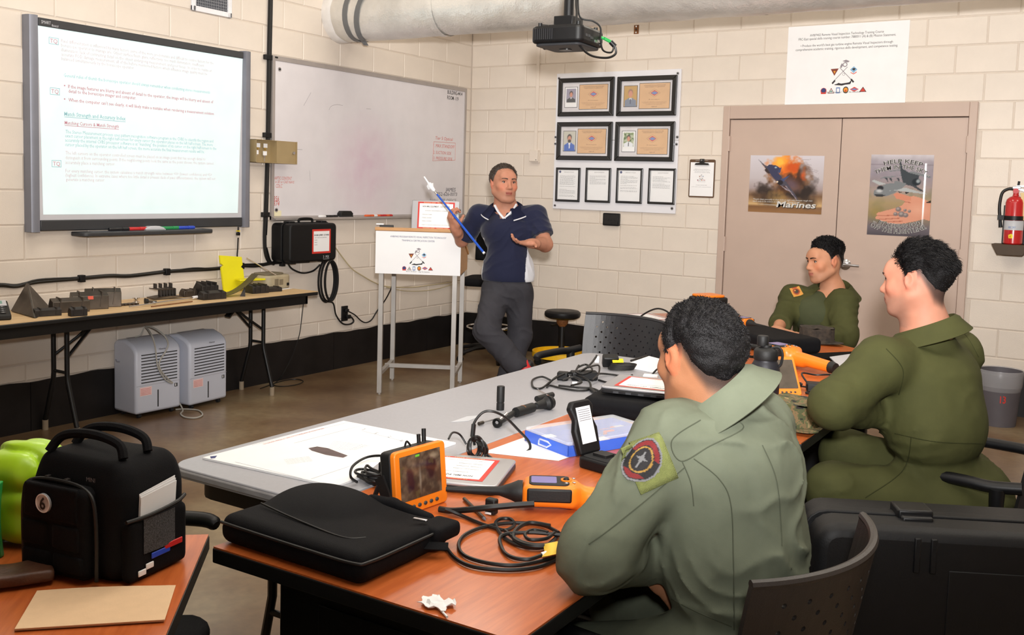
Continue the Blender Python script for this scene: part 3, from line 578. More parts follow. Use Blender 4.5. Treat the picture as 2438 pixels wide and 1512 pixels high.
def frame_bars(o, w_, h, t, d, y0):
    for P in ([(-w_/2, 0), (w_/2, 0), (w_/2-t, t), (-w_/2+t, t)], [(-w_/2, h), (-w_/2+t, h-t), (w_/2-t, h-t), (w_/2, h)], [(-w_/2, 0), (-w_/2+t, t), (-w_/2+t, h-t), (-w_/2, h)], [(w_/2, 0), (w_/2, h), (w_/2-t, h-t), (w_/2-t, t)]):
        MB().prism(P, y0-d, y0).build('frame_bar', 'frame_black', o, smooth=0, bevel=.004)
    MB().bb(-w_/2+t*.5, w_/2-t*.5, y0-.006, y0-.001, t*.5, h-t*.5).build('mat_sheet', 'mat_board', o, smooth=0)
    MB().bb(-w_/2+t*.9, w_/2-t*.9, y0-d*.62, y0-d*.6, t*.9, h-t*.9).build('glass_pane', 'clear_glass', o, smooth=0)
def portrait(o, kind, u0, v0, w_, h, y):
    c = Canvas(26, 36, w_/h, [(150, 145, 165), (190, 150, 80), (195, 192, 180), (120, 140, 90)][kind]); a = w_/h; cx = a*.5
    if kind == 3: n = c.noise(8); c.mix((n > .5)*.6, (215, 215, 200)); c.mix((n < .35)*.7, (60, 85, 50))
    if kind in (0, 3): c.rect(0, a, 0, .1, (235, 235, 235))
    suit = [(40, 40, 45), (120, 130, 150), (50, 95, 185), (225, 228, 235)][kind]
    c.poly([(a*.04, .1 if kind in (0, 3) else 0), (a*.08, .3), (a*.35, .42), (a*.65, .42), (a*.92, .3), (a*.97, .1 if kind in (0, 3) else 0)], suit)
    c.poly([(cx-.07, .42), (cx+.07, .42), (cx, .2)], (235, 235, 240)); c.poly([(cx-.02, .38), (cx+.02, .38), (cx+.03, .12), (cx-.03, .12)], [(40, 35, 50), (80, 85, 110), (235, 235, 240), (50, 45, 60)][kind])
    c.blob(cx, .68, .15, .19, (40, 28, 22) if kind != 1 else (150, 110, 90), .25); c.blob(cx, .61, .125, .18, (205, 140, 115), .25)
    if kind == 2: c.blob(cx, .5, .115, .1, (40, 30, 26), .4)
    c.place('portrait_photo', lambda u, v: (u0+u*w_, y, v0+v*h), o)
cells = ((-.569, 2.166, 0), (.016, 2.162, 1), (-.571, 1.778, 2), (.014, 1.776, 3))
lab = ('framed certificate with photo of a man in a dark suit', 'framed certificate with photo of a man on a yellow background', 'framed certificate with photo of a bearded man in blue', 'framed certificate with photo of a man in white shirt outdoors')
for (x, z, kd) in cells:
    w_, h = .556, .338; o = on_back('certificate_frame', lab[kd], 'picture frame', 1.549+x+w_/2, z, -.019, 'certificate frames on the panel')
    frame_bars(o, w_, h, .04, .022, 0)
    px0, pz0, pw, ph = -w_/2+.067, .082, .122, .175
    MB().bb(px0-.004, px0+pw+.004, -.0072, -.006, pz0-.004, pz0+ph+.004).build('photo_border', 'ink', o, smooth=0)
    if kd in (0, 3): MB().bb(px0, px0+pw, -.0076, -.007, pz0, pz0+ph).build('photo_paper', 'paper_white', o, smooth=0); portrait(o, kd, px0+.012, pz0+.028, pw-.024, ph-.04, -.0079)
    else: portrait(o, kd, px0, pz0, pw, ph, -.0079)
    cx0, cz0, cw_, ch_ = -w_/2+.213, .063, .278, .212
    MB().bb(cx0-.004, cx0+cw_+.004, -.0072, -.006, cz0-.004, cz0+ch_+.004).build('certificate_border', 'ink', o, smooth=0)
    MB().bb(cx0, cx0+cw_, -.0076, -.007, cz0, cz0+ch_).build('certificate', 'cert_tan', o, smooth=0); mx = cx0+cw_/2
    for dz, wd, s_, sz in ((.19, .2, 'AV-8 NON DESTRUCTIVE VISUAL INSPECTION PROGRAM', .013), (.177, .18, 'BORESCOPE INSPECTOR CERTIFICATION', .013), (.072, .1, 'Mr. Senior Inspector', .012), (.052, .23, 'has satisfactorily completed the requirements of the course', .008), (.042, .21, 'for remote visual inspection of the engine and is', .008), (.032, .15, 'certified as an inspector', .008), (.012, .05, 'signed', .014)):
        add_text(MB(), s_, lambda u, v: (mx+u, -.0079, cz0+dz+v), sz, wd, 'c', res=1).build('certificate_text', 'cert_print', o, smooth=0)
    for k_, m_, e in ((1.0, 'cert_tan', 0), (.72, 'badge_red', 1), (.62, 'badge_steel', 2)):
        hx, hz = .052*k_, (.034 if e == 0 else .024 if e == 1 else .015)*1
        MB().add([(mx-hx, -.0079-.0001*e, cz0+.13), (mx, -.0079-.0001*e, cz0+.13-hz), (mx+hx, -.0079-.0001*e, cz0+.13), (mx, -.0079-.0001*e, cz0+.13+hz)], [(0, 1, 2, 3)]).build('certificate_logo', m_, o, smooth=0)
    MB().tube([(mx+a, -.008, cz0+.13+b) for a, b in ((-.054, 0), (0, -.036), (.054, 0), (0, .036), (-.054, 0))], .0006, 4).build('logo_outline', 'cert_print', o)
def lines(o, seed, u0, v1, w_, rows, dv, y, m_='ink_grey', head=True):
    rnd = random.Random(seed); mb = MB()
    for r in range(rows):
        if rnd.random() < .12: continue
        ww = w_*(.98 if rnd.random() < .6 else rnd.uniform(.3, .9)); u = 0
        while u < ww: a = rnd.uniform(.006, .022); mb.bb(u0+u, u0+min(u+a, ww), y-.0001, y, v1-r*dv-.0022, v1-r*dv); u += a+.004
    return mb.build('document_text', m_, o, smooth=0)
dl = ('framed letter with round seal, filled with text', 'framed half page letter, second in the bottom row', 'framed letter with round seal and a small table', 'framed typed list, last in the bottom row')
for i, (x, wv) in enumerate(((.979, .25), (1.284, .25), (1.589, .25), (1.893, .25))):
    o = on_back('document_frame', dl[i], 'picture frame', x+.125, 1.405+i*.003, -.019, 'document frames on the panel'); frame_bars(o, .25, .306, .02, .016, 0)
    MB().bb(-.102, .102, -.0072, -.006, .022, .284).build('document', 'paper_white', o, smooth=0)
    if i in (0, 2): MB().add([(p[0], -.0076, p[1]) for p in ngon(.011, 16, 0, -.083, .268)], [tuple(range(16))]).build('seal', 'badge_navy', o, smooth=0)
    d_ = lines(o, i+3, -.085, .235, .165, (22, 9, 16, 12)[i], .0088, -.0075); d_['kind'] = 'stuff'
    h_ = MB(); add_text(h_, 'DEPARTMENT OF THE NAVY' if i in (0, 2) else 'QUALIFICATION REQUIREMENTS', lambda u, v: (.01+u, -.0075, .262+v), .011, .1, 'c'); h_.build('document_heading', 'ink_grey', o, smooth=0)
# clipboard
mat('hardboard', srgb(92, 66, 44), .5, var=.1, nscale=40)
cl = on_back('clipboard', 'brown clipboard with white sheet hung beside the display panel', 'clipboard', 2.368, 1.483, -.002)
MB().prism(rrect(.226, .316, .012, 3, 0, .158), -.004, 0).build('board', 'hardboard', cl); MB().bb(-.103, .103, -.0055, -.004, .012, .292).build('sheet', 'paper_white', cl, smooth=0)
MB().prism([(-.062, .27), (.062, .27), (.055, .284), (.02, .288), (.018, .32), (-.018, .32), (-.02, .288), (-.055, .284)], -.022, -.005).build('clip', 'frame_black', cl, bevel=.002)
MB().tube([(-.05, -.012, .292), (-.055, -.016, .306), (.055, -.016, .306), (.05, -.012, .292)], .0025).build('spring_wire', 'steel', cl); MB().cyl((0, -.022, .308), (0, -.03, .308), .006, n=10).build('hanging_screw', 'steel', cl)
emblems(cl, lambda x, y, e: (-.005+x, -.0057-e, .172+y), .00062, .0001)
for z, wd, s_ in ((.232, .13, 'AV8/F402 Remote Visual Inspection Technology Training Course'), (.224, .15, 'FRC-East special skills training course'), (.213, .13, 'turbine engine Remote Visual Inspectors through'), (.205, .14, 'comprehensive academic training'), (.13, .07, 'Align the Institution'), (.1, .1, 'STUDENT SIGN IN SHEET'), (.086, .17, 'print name and command below')):
    add_text(MB(), s_, lambda u, v: (u, -.0057, z+v), .008, wd, 'c', res=1).build('sheet_text', 'ink_grey', cl, smooth=0)
bx = on_back('data_outlet', 'black data outlet box below the display panel', 'outlet', 1.55, 1.21); MB().prism(rrect(.158, .11, .008, 2, 0, .055), -.03, 0).build('outlet_box', 'black_plastic', bx, bevel=.003)
MB().bb(-.068, .068, -.032, -.03, .012, .098).build('cover', 'frame_black', bx, bevel=.002)
for x, z in ((-.03, .05), (0, .05), (0, .025), (.035, .05)): MB().cyl((x, -.032, z), (x, -.036, z), .005, n=8).build('jack', 'ink', bx)
# conduit and fire alarm relay box
cn = on_back('conduit_box', 'cream surface conduit ending in a small junction box', 'junction box', .742, 1.75)
MB().bb(-.016, .016, -.014, 0, .11, CEIL-1.75).build('raceway', 'wall_paint', cn, bevel=.003); MB().bb(-.045, .045, -.045, 0, .012, .115).build('box', 'wall_paint', cn, bevel=.004)
MB().bb(-.03, .048, -.02, 0, 0, .1).build('back_plate', 'wall_paint', cn, bevel=.002); MB().cyl((.03, -.045, .026), (.03, -.047, .026), .004, n=8).build('indicator', 'ink', cn)
mat('rust', srgb(130, 85, 50), .7, .4, var=.3, nscale=60); rb = on_back('wall_bracket', 'small rusty metal plate screwed high on the wall', 'bracket', 1.712, 2.862); MB().bb(-.022, .022, -.006, 0, 0, .075).build('plate', 'rust', rb, bevel=.001)
for z in (.012, .037, .062): MB().cyl((0, -.006, z), (0, -.009, z), .007, n=8).build('bolt', 'steel' if z != .037 else 'ink', rb)
# poster: jet and explosion
pj = on_back('jet_poster', 'poster of a jet banking before an orange explosion', 'poster', 3.073, 1.383, -.0015)
c = Canvas(150, 116, 1.29, seed=4); c.grad([(0, (150, 110, 70)), (.1, (120, 85, 55)), (.14, (205, 170, 120)), (.3, (120, 90, 65)), (.42, (165, 150, 150)), (.6, (190, 182, 186)), (1, (205, 200, 208))])
n = c.noise(5, 4); n2 = c.noise(11, 3); A = 1.29
c.blob(.32, .3, .34, .22, (70, 52, 40), .6, .95, nz=n); c.blob(.85, .42, .42, .30, (44, 34, 30), .5, 1, nz=n); c.blob(.68, .62, .42, .34, (120, 78, 46), .6, .9, nz=n2)
c.blob(.78, .62, .32, .26, (70, 42, 30), .5, .9, nz=n); c.blob(.6, .82, .34, .24, (225, 110, 35), .6, 1, nz=n2); c.blob(.53, .88, .2, .16, (252, 185, 70), .8, 1, nz=n2); c.blob(.75, .80, .18, .10, (200, 80, 25), .6, .9, nz=n2); c.blob(.93, .66, .07, .13, (210, 85, 30), .7, .9, nz=n2)
c.blob(.25, .42, .2, .12, (48, 38, 34), .6, .9, nz=n2); c.blob(.5, .25, .2, .14, (165, 135, 80), .7, .6, nz=n2); c.blob(1.1, .2, .2, .14, (60, 45, 36), .6, .8, nz=n); c.blob(.75, .5, .24, .14, (120, 105, 130), .8, .55, rot=-.6)
c.poly([(.14, .93), (.2, .86), (.27, .78), (.34, .70), (.42, .61), (.5, .52), (.58, .47), (.64, .47), (.76, .33), (.9, .21), (.8, .36), (.66, .54), (.52, .66), (.36, .78), (.25, .84)], (75, 72, 85))
c.poly([(.30, .8), (.34, .84), (.46, .83), (.54, .78), (.5, .7), (.58, .62), (.54, .55), (.46, .58), (.40, .64)], (58, 60, 88)); c.poly([(.5, .72), (.56, .81), (.55, .72), (.52, .68)], (60, 70, 105)); c.poly([(.55, .58), (.72, .66), (.68, .62), (.6, .54)], (70, 78, 115)); c.poly([(.26, .74), (.34, .66), (.36, .7), (.3, .78)], (55, 45, 48))
c.poly([(.25, .74), (.33, .67), (.46, .56), (.52, .5), (.5, .54), (.4, .64)], (120, 95, 85)); c.blob(.55, .53, .06, .05, (35, 32, 40), .3); c.blob(.5, .54, .022, .02, (235, 215, 190), .5); c.blob(.46, .79, .03, .02, (170, 190, 200), .7); c.poly([(.56, .48), (.6, .46), (.78, .36), (.66, .40)], (150, 140, 150)); c.poly([(.64, .48), (.66, .47), (.88, .215), (.83, .26)], (165, 150, 160))
for (a, b_) in (((.9, .93), (1.06, .94)), ((1.0, .8), (1.2, .74)), ((1.0, .86), (1.08, .84)), ((1.1, .64), (1.22, .62)), ((1.2, .72), (1.22, .58)), ((1.02, .76), (1.18, .72))): c.poly([a, b_, (b_[0], b_[1]-.008), (a[0], a[1]-.008)], (150, 142, 148), .8)
c.place('poster_print', lambda u, v: (-.296+.592*u, -.0003-.004*math.exp(-((v-.04)/.05)**2)*(u), .455*v), pj)
mat('silver_print', srgb(205, 203, 200), .4); mat('dark_print', srgb(30, 26, 26), .5)
for s_, x, z, sz, wd, m_, e in (('Marines', -.06, .042, .066, .31, 'dark_print', .005), ('Marines', -.064, .046, .066, .31, 'silver_print', .0056)): add_text(MB(), s_, lambda u, v: (x+u, -e, z+v), sz, wd, bold=.02, shear=.25).build('poster_title', m_, pj, smooth=0)
for s_, z, wd in (('"People sleep peaceably in their beds at night only because rough men', .098, .48), ('stand ready to do violence on their behalf."  -George Orwell', .081, .38)): add_text(MB(), s_, lambda u, v: (-.26+u, -.002, z+v), .017, wd, bold=.004, shear=.2).build('poster_quote', 'silver_print', pj, smooth=0)
MB().add([(-.21, -.0045, .064), (-.05, -.0045, .061), (-.05, -.0045, .057), (-.21, -.0045, .063)], [(0, 1, 2, 3)]).build('poster_stripe', 'silver_print', pj, smooth=0)
# poster: hand and two aircraft
ph_ = on_back('safety_poster', 'poster of two grey aircraft over an open hand holding debris', 'poster', 3.944, 1.245, -.0015)
c = Canvas(100, 136, .735, seed=9); c.grad([(0, (84, 80, 88)), (.1, (112, 105, 112)), (.25, (150, 130, 105)), (.4, (165, 145, 110)), (.55, (165, 148, 142)), (.75, (150, 142, 152)), (.92, (170, 163, 172)), (1, (205, 200, 206))])
n = c.noise(8, 3); c.mix((n-.45)*.6*(c.Y < .6)*(c.Y > .15), (120, 135, 70)); c.blob(.1, .28, .12, .1, (180, 150, 70), 1, .5); c.mix((n-.5)*.5, (95, 88, 92)); c.rect(0, .735, .87, .885, (130, 120, 128), .5)
sk = (214, 152, 128); c.poly([(.735, .42), (.66, .46), (.6, .48), (.52, .5), (.45, .46), (.42, .44), (.43, .42), (.4, .38), (.34, .35), (.25, .32), (.12, .28), (.1, .255), (.12, .245), (.09, .22), (.1, .2), (.14, .2), (.16, .175), (.24, .17), (.22, .15), (.3, .14), (.45, .16), (.6, .2), (.66, .22), (.735, .2)], sk)
c.poly([(.29, .51), (.33, .535), (.42, .51), (.5, .49), (.5, .44), (.42, .44), (.33, .46)], (210, 140, 115))
for a, b_ in (((.12, .245), (.36, .26)), ((.14, .2), (.38, .225)), ((.24, .17), (.42, .19)), ((.43, .43), (.5, .42))): c.poly([a, b_, (b_[0], b_[1]-.01), (a[0], a[1]-.008)], (165, 95, 78), .8)
c.blob(.6, .33, .16, .1, (226, 172, 148), .9, .6)
for (x, y, r) in ((.36, .33, .038), (.4, .27, .045), (.33, .27, .03), (.45, .26, .035), (.44, .32, .022), (.49, .31, .022)): c.blob(x, y, r, r*.9, (125, 115, 115), .25); c.blob(x-.006, y+.008, r*.6, r*.5, (165, 155, 152), .5)
g1, g2, g3 = (68, 74, 80), (125, 130, 134), (175, 180, 182)
c.poly([(.12, .7), (.16, .725), (.38, .745), (.52, .765), (.7, .72), (.72, .735), (.5, .8), (.42, .78), (.3, .73)], g2); c.poly([(.36, .78), (.33, .93), (.35, .94), (.38, .83), (.46, .78), (.58, .75), (.55, .62), (.66, .55), (.6, .56), (.5, .62), (.4, .64), (.38, .7)], g1); c.poly([(.22, .8), (.36, .82), (.36, .81), (.24, .79)], g2)
for x in (.19, .24, .33): c.poly([(x-.02, .715), (x+.015, .715), (x+.03, .66)], g1)
c.blob(.55, .67, .06, .05, (45, 52, 58), .3); c.blob(.57, .68, .03, .03, (150, 160, 165), .5)
c.poly([(.02, .67), (.05, .685), (.14, .655), (.2, .64), (.12, .62)], g3); c.poly([(.05, .52), (.06, .49), (.12, .48), (.22, .49), (.3, .53), (.4, .6), (.44, .65), (.36, .66), (.2, .64), (.12, .6), (.06, .55)], g2); c.poly([(.06, .51), (.09, .478), (.16, .478), (.2, .5), (.12, .51)], (60, 62, 66)); c.blob(.13, .585, .045, .035, (50, 52, 58), .3); c.blob(.12, .55, .05, .03, (190, 192, 194), .6)
c.poly([(.2, .55), (.34, .57), (.42, .6), (.66, .535), (.68, .525), (.42, .55), (.3, .56)], g3); c.poly([(.28, .665), (.32, .68), (.42, .65), (.38, .63)], g2); c.poly([(.34, .55), (.36, .53), (.4, .545)], (40, 40, 44)); c.poly([(.42, .545), (.44, .52), (.48, .54)], (40, 40, 44)); c.poly([(.68, .43), (.735, .45), (.735, .42), (.68, .42)], (50, 45, 46))
c.place('poster_print', lambda u, v: (-.223+.446*u, -.0004-.003*math.exp(-((u-.86)/.03)**2)*(v > .1)*(v < .9), .607*v), ph_, 'printed_gloss', .12)
def arc(cz, rad, s_, sz, wd, sgn, z0, off=0):
    for bo, m_, e in ((.03, 'silver_print', .004), (-.012, 'dark_print', .0046)):
        def fn(u, v):
            a = (u+off)/rad; return (math.sin(a)*(rad+sgn*v), -e, z0+sgn*(math.cos(a)*(rad+sgn*v)-rad)) if sgn > 0 else (math.sin(a)*(rad-v), -e, z0+rad-math.cos(a)*(rad-v))
        add_text(MB(), s_, fn, sz, wd, 'c', bo+.02, res=2).build('poster_slogan', m_, ph_, smooth=0)
arc(0, .42, 'HELP KEEP', .042, .27, 1, .545, .01); arc(0, .40, 'THEM IN THE SKY...', .042, .40, 1, .502, .01); arc(0, .42, '... BY KEEPING FOD', .042, .36, -1, .06, -.01); arc(0, .45, 'OFF THE FLIGHTLINE.', .046, .43, -1, .018, 0)
# fire extinguisher in its bracket
mat('ext_red', srgb(186, 26, 30), .25, var=.06, spec=.6, coat=.3); mat('brown_tray', srgb(66, 48, 28), .6); mat('tag_card', srgb(225, 200, 150), .7); mat('label_silver', srgb(190, 192, 198), .4)
fx, fy = 4.735, -.105
tk = on_back('extinguisher_shelf', 'dark brown angled wall tray below the fire extinguisher', 'shelf', fx, 1.155)
MB().prism([(-.125, .075), (.125, .075), (.075, 0), (-.085, 0)], -.2, -.0).build('tray', 'brown_tray', tk, bevel=.003)
ex = on_back('fire_extinguisher', 'red fire extinguisher with black hose strapped to the wall', 'extinguisher', fx, 1.231, fy)
MB().lathe([(.001, 0), (.055, 0), (.062, .008), (.062, .29), (.056, .312), (.04, .328), (.022, .336), (.018, .35), (.018, .36), (.001, .36)], 28).build('cylinder', 'ext_red', ex)
MB().cyl((0, -.022, .372), (0, .022, .372), .019, n=14).build('valve', 'ext_red', ex)
MB().lathe([(.0626, .1), (.0626, .165), (.0620, .166), (.0620, .099)], 28).build('label', 'label_silver', ex); add_text(MB(), 'ABC DRY', lambda u, v: (math.sin((u-.03)/.063)*.0632, -math.cos((u-.03)/.063)*.0632, .112+v), .02, .05, bold=.01).build('label_print', 'badge_steel', ex, smooth=0)
MB().add([(math.sin(a)*.0632, -math.cos(a)*.0632, .055+b) for a, b in ((-.35, -.012), (.05, -.012), (.1, .008), (-.1, .02), (-.4, .01))], [(0, 1, 2, 3, 4)]).build('yellow_sticker', 'yellow_tag', ex, smooth=0)
MB().tube(spline([(-.02, 0, .385), (-.05, 0, .385), (-.085, 0, .36), (-.097, 0, .3), (-.098, 0, .24), (-.092, 0, .19)]), .0105, 10).build('hose', 'black_cable', ex); MB().cyl((-.092, 0, .195), (-.09, 0, .172), .009, n=10).build('ferrule', 'steel', ex); MB().cyl((-.09, 0, .172), (-.083, 0, .115), .010, .013, n=10).build('nozzle', 'black_plastic', ex)
MB().bb(-.025, .03, -.012, .012, .385, .405).build('head', 'steel', ex, bevel=.004); MB().prism([(0, .395), (.12, .41), (.12, .416), (0, .41)], -.009, .009).build('top_lever', 'steel', ex); MB().prism([(0, .385), (.12, .345), (.12, .352), (.02, .395)], -.009, .009).build('carry_handle', 'steel', ex); MB().cyl((.01, 0, .4), (.014, 0, .44), .008, n=8).build('pin', 'ink', ex)
MB().sheet(lambda u, v: (.03+.035*u+.05*(1-v)*.6, -.03-.01*u, .36-(1-v)*.19), 3, 5, .001).build('inspection_tag', 'tag_card', ex)
m = MB(); m.lathe([(.0645, .168), (.0665, .168), (.0665, .198), (.0645, .198)], 24); m.bb(-.105, -.06, -.02, .015, .168, .2); m.build('strap', 'black_plastic', ex)
MB().bb(-.075, -.05, .04, .105, 0, .27).bb(.06, .085, .04, .105, 0, .27).bb(-.075, .085, .085, .103, 0, .27).build('bracket_back', 'black_plastic', ex, bevel=.003)
# waste bin
mat('bin_grey', srgb(88, 84, 90), .6); mat('bin_liner', srgb(190, 190, 195), .25, alpha=.35)
bn = thing('waste_bin', 'round grey waste bin with clear plastic liner', 'bin', (4.745, -.36, 0))
MB().lathe([(.001, 0), (.115, 0), (.14, .36), (.143, .362), (.143, .375), (.137, .375), (.112, .01), (.001, .01)], 28).build('bucket', 'bin_grey', bn)
MB().lathe([(.12, .2), (.1405, .27), (.1475, .375), (.146, .382), (.138, .38), (.132, .3), (.133, .299), (.142, .375), (.1445, .37), (.138, .27)], 28).build('liner', 'bin_liner', bn)
add_text(MB(), '13', lambda u, v: (.02+u, -math.sqrt(.1285**2-(.02+u)**2)-.001, .17+v), .07, .035, bold=.02).build('number', 'label_red', bn, smooth=0)
# ------------------------------------------------------------------ insulated duct under the ceiling
m = mat('duct_foil', srgb(222, 220, 215), .33, .45, var=.12, nscale=5, bump=.55, bscale=9)
nt = m.node_tree; N = nt.nodes; L = nt.links; tc = [q for q in N if q.type == 'TEX_COORD'][0]; bp = [q for q in N if q.type == 'BUMP'][0]; bp.inputs['Distance'].default_value = .02
vt = N.new('ShaderNodeTexVoronoi'); vt.inputs['Scale'].default_value = 85; L.new(tc.outputs['Object'], vt.inputs[0]); b2 = N.new('ShaderNodeBump'); b2.inputs['Strength'].default_value = .5; b2.inputs['Distance'].default_value = .002
L.new(vt.outputs['Distance'], b2.inputs['Height']); L.new(bp.outputs[0], b2.inputs['Normal']); L.new(b2.outputs[0], N['Principled BSDF'].inputs['Normal'])
mat('duct_tape', srgb(112, 114, 116), .45, .2); mat('plaster', srgb(226, 222, 218), .8, bump=.6, bscale=30)
DYc, DZc, DR = -1.83, 2.83, .208
du = thing('air_duct', 'silver foil wrapped round air duct along the ceiling', 'duct', (0, DYc, DZc))
def dr(x, a): return DR+.006*mnoise.noise(V((x*1.3, math.cos(a)*1.2, math.sin(a)*1.2)))+.005*mnoise.noise(V((x*5, math.cos(a)*3, math.sin(a)*3)))-.004*math.exp(-((x-1.02)/.05)**2)+(-.012 if x < .1 else 0)
MB().surf(lambda u, v: (v*8.2, dr(v*8.2, 2*PI*u)*math.cos(2*PI*u), dr(v*8.2, 2*PI*u)*math.sin(2*PI*u)), 36, 240, True).build('foil_wrap', 'duct_foil', du, smooth=60)
MB().lathe([(.19, -.002), (.215, 0), (.212, .05), (.2, .075), (.19, .08)], 36, (0, 0, 0), Matrix.Rotation(R(90), 3, 'Y')).build('plaster_collar', 'plaster', du)
MB().surf(lambda u, v: (.21+.05*v+.03*math.sin(u*6), (DR+.004)*math.cos(2*PI*u), (DR+.004)*math.sin(2*PI*u)), 36, 3, True).build('tape_band', 'duct_tape', du)
MB().surf(lambda u, v: (.24+.05*v+.16*u, (DR+.007)*math.cos(PI*1.5-u*2.4), (DR+.007)*math.sin(PI*1.5-u*2.4)), 14, 3).build('tape_strip', 'duct_tape', du)
MB().add([(.24, -.02, -DR-.004), (.29, -.02, -DR-.004), (.30, .0, -DR-.035), (.25, .0, -DR-.03)], [(0, 1, 2, 3)]).build('tape_end', 'duct_tape', du, smooth=0)
for x in (1.0, 3.4, 5.6): MB().surf(lambda u, v: (x+.06*v, (DR+.0035)*math.cos(2*PI*u), (DR+.0035)*math.sin(2*PI*u)), 36, 3, True).build('foil_tape', 'duct_foil', du)
# ------------------------------------------------------------------ ceiling projector
pc = AT(1352, 92, 4.75); mat('lens_glass', (.02, .02, .03), .05, spec=1); mat('green_plug', srgb(30, 150, 70), .4)
pj = thing('ceiling_projector', 'black projector hanging from a ceiling pole in front of the duct', 'projector', pc, R(4))
MB().prism(rrect(.27, .27, .035, 4), -.035, .045, lambda u, v, h: (u, v, h)).build('housing', 'black_plastic', pj, bevel=.014, seg=3)
MB().prism(rrect(.24, .24, .03, 4), -.048, -.035, lambda u, v, h: (u, v, h)).build('underside', 'dark_bar', pj, bevel=.006)
MB().prism(rrect(.06, .05, .02, 3, -.02, .02), -.052, -.047, lambda u, v, h: (u, v, h)).build('filter_cover', 'frame_black', pj)
MB().lathe([(.001, 0), (.04, 0), (.04, .02), (.034, .022), (.03, .01), (.001, .008)], 20, (-.135, .06, 0), Matrix.Rotation(R(-90), 3, 'Y')).build('lens', 'lens_glass', pj)
for i in range(10): MB().bb(-.12+i*.011, -.115+i*.011, -.1365, -.134, -.02, .03).build('vent_slot', 'ink', pj)
for y, z, s_, in ((-.08, .0, .01), (-.05, .0, .01), (-.02, -.005, .014), (.03, -.015, .016), (.06, -.01, .012), (.09, -.02, .012)): MB().bb(.134, .137, y-s_, y+s_, z-.006, z+.006).build('port', 'dark_bar' if y < 0 else 'steel', pj)
MB().bb(-.07, .07, -.09, .09, .045, .055).bb(-.05, .05, -.06, .06, .055, .1).build('mount_plate', 'black_plastic', pj, bevel=.004)
for a, b_ in ((-.1, -.1), (.1, -.1), (.1, .1), (-.1, .1)): MB().cyl((a*.5, b_*.5, .05), (a, b_, .05), .008, n=8).cyl((a, b_, .04), (a, b_, .062), .01, n=8).build('mount_arm', 'black_plastic', pj)
MB().cyl((0, 0, .09), (0, 0, CEIL-pc.z), .024, n=18).build('pole', 'black_plastic', pj); MB().lathe([(.001, 0), (.07, 0), (.07, .01), (.001, .01)], 20, (0, 0, CEIL-pc.z-.012)).build('ceiling_plate', 'black_plastic', pj)
MB().cyl((.137, .075, .012), (.155, .08, .006), .007, n=8).cyl((.155, .08, .006), (.18, .1, -.008), .008, n=8).build('green_plug', 'green_plug', pj); MB().cyl((.18, .1, -.008), (.2, .112, -.03), .012, n=10).build('connector', 'black_plastic', pj)
MB().tube(spline([(.2, .112, -.03), (.203, .112, -.065), (.175, .07, -.088), (.13, -.02, -.085), (.1, -.09, -.04), (.095, -.12, .03), (.085, -.09, .1), (.05, -.03, .2), (.04, 0, .5), (.04, 0, CEIL-pc.z)]), .0055, 8).build('cable', 'black_cable', pj)
MB().tube(spline([(.2, .1, -.03), (.19, .09, -.06), (.165, .05, -.055), (.158, .03, -.01), (.155, .03, .05), (.12, .02, .08), (.06, .0, .1), (.045, 0, .2)]), .0045, 8).build('cable', 'black_cable', pj)
# ------------------------------------------------------------------ tables
def wood_mat(name, c1, c2, rough, axis=(1, 14, 14), coat=.15):
    m = mat(name, c1, rough, var=.1, nscale=3, stretch=axis, col2=c2, coat=coat, spec=.5); return m
wood_mat('cherry', srgb(186, 92, 42), srgb(200, 106, 52), .30, (34, 3, 34)); mat('black_edge', srgb(11, 11, 12), .5)
mat('black_steel', srgb(10, 10, 11), .45, .1, bump=.05, bscale=200); mat('grey_laminate', srgb(160, 160, 166), .38, var=.03, nscale=90, spec=.5); mat('worn_edge', srgb(150, 148, 150), .5, var=.15, nscale=20)
TZ = .74
def office_table(label, loc, rz, lx, ly, group='cherry topped tables'):
    """lx by ly top, corner-free origin at the middle"""
    t = thing('office_table', label, 'table', loc, rz, group)
    MB().bb(-lx/2+.002, lx/2-.002, -ly/2+.002, ly/2-.002, TZ-.004, TZ).build('table_top', 'cherry', t, smooth=0)
    MB().bb(-lx/2, lx/2, -ly/2, ly/2, TZ-.036, TZ-.003).build('edge_band', 'black_edge', t, smooth=0, bevel=.003)
    for s in (-1, 1):
        MB().bb(-lx/2+.08, lx/2-.08, s*(ly/2-.14)-.02, s*(ly/2-.14)+.02, .06, TZ-.036).build('leg_panel', 'black_steel', t, bevel=.006)
        MB().bb(-lx/2+.03, lx/2-.03, s*(ly/2-.14)-.03, s*(ly/2-.14)+.03, 0, .06).build('foot', 'black_steel', t, bevel=.01)
        MB().bb(-lx/2+.2, lx/2-.2, s*(ly/2-.14)+s*.02, s*(ly/2-.14)+s*.024, .12, TZ-.12).build('leg_cover', 'black_steel', t, bevel=.003)
    MB().bb(-lx/2+.1, -lx/2+.118, -ly/2+.16, ly/2-.16, .34, TZ-.036).build('modesty_panel', 'black_steel', t, smooth=0)
    return t
t1 = office_table('cherry topped table nearest the camera under the black laptop bag', ((3.832+4.607)/2, (-6.39-4.70)/2, 0), R(.5), .775, 1.69)
MB().prism(rrect(.11, .045, .015, 3, -.18, .715), TZ+.0002, TZ+.0016, lambda u, v, h: (u, v, h)).build('cable_grommet', 'black_plastic', t1)
office_table('cherry topped table in front of the man in dark olive coveralls', ((3.84+4.61)/2, (-4.69-3.2)/2, 0), R(.5), .765, 1.49)
ctr = (V((2.645, -2.27))+V((4.32, -2.56)))/2
office_table('cherry topped table by the double door', (ctr.x, ctr.y, 0), R(90-36.3), .76, 1.52)
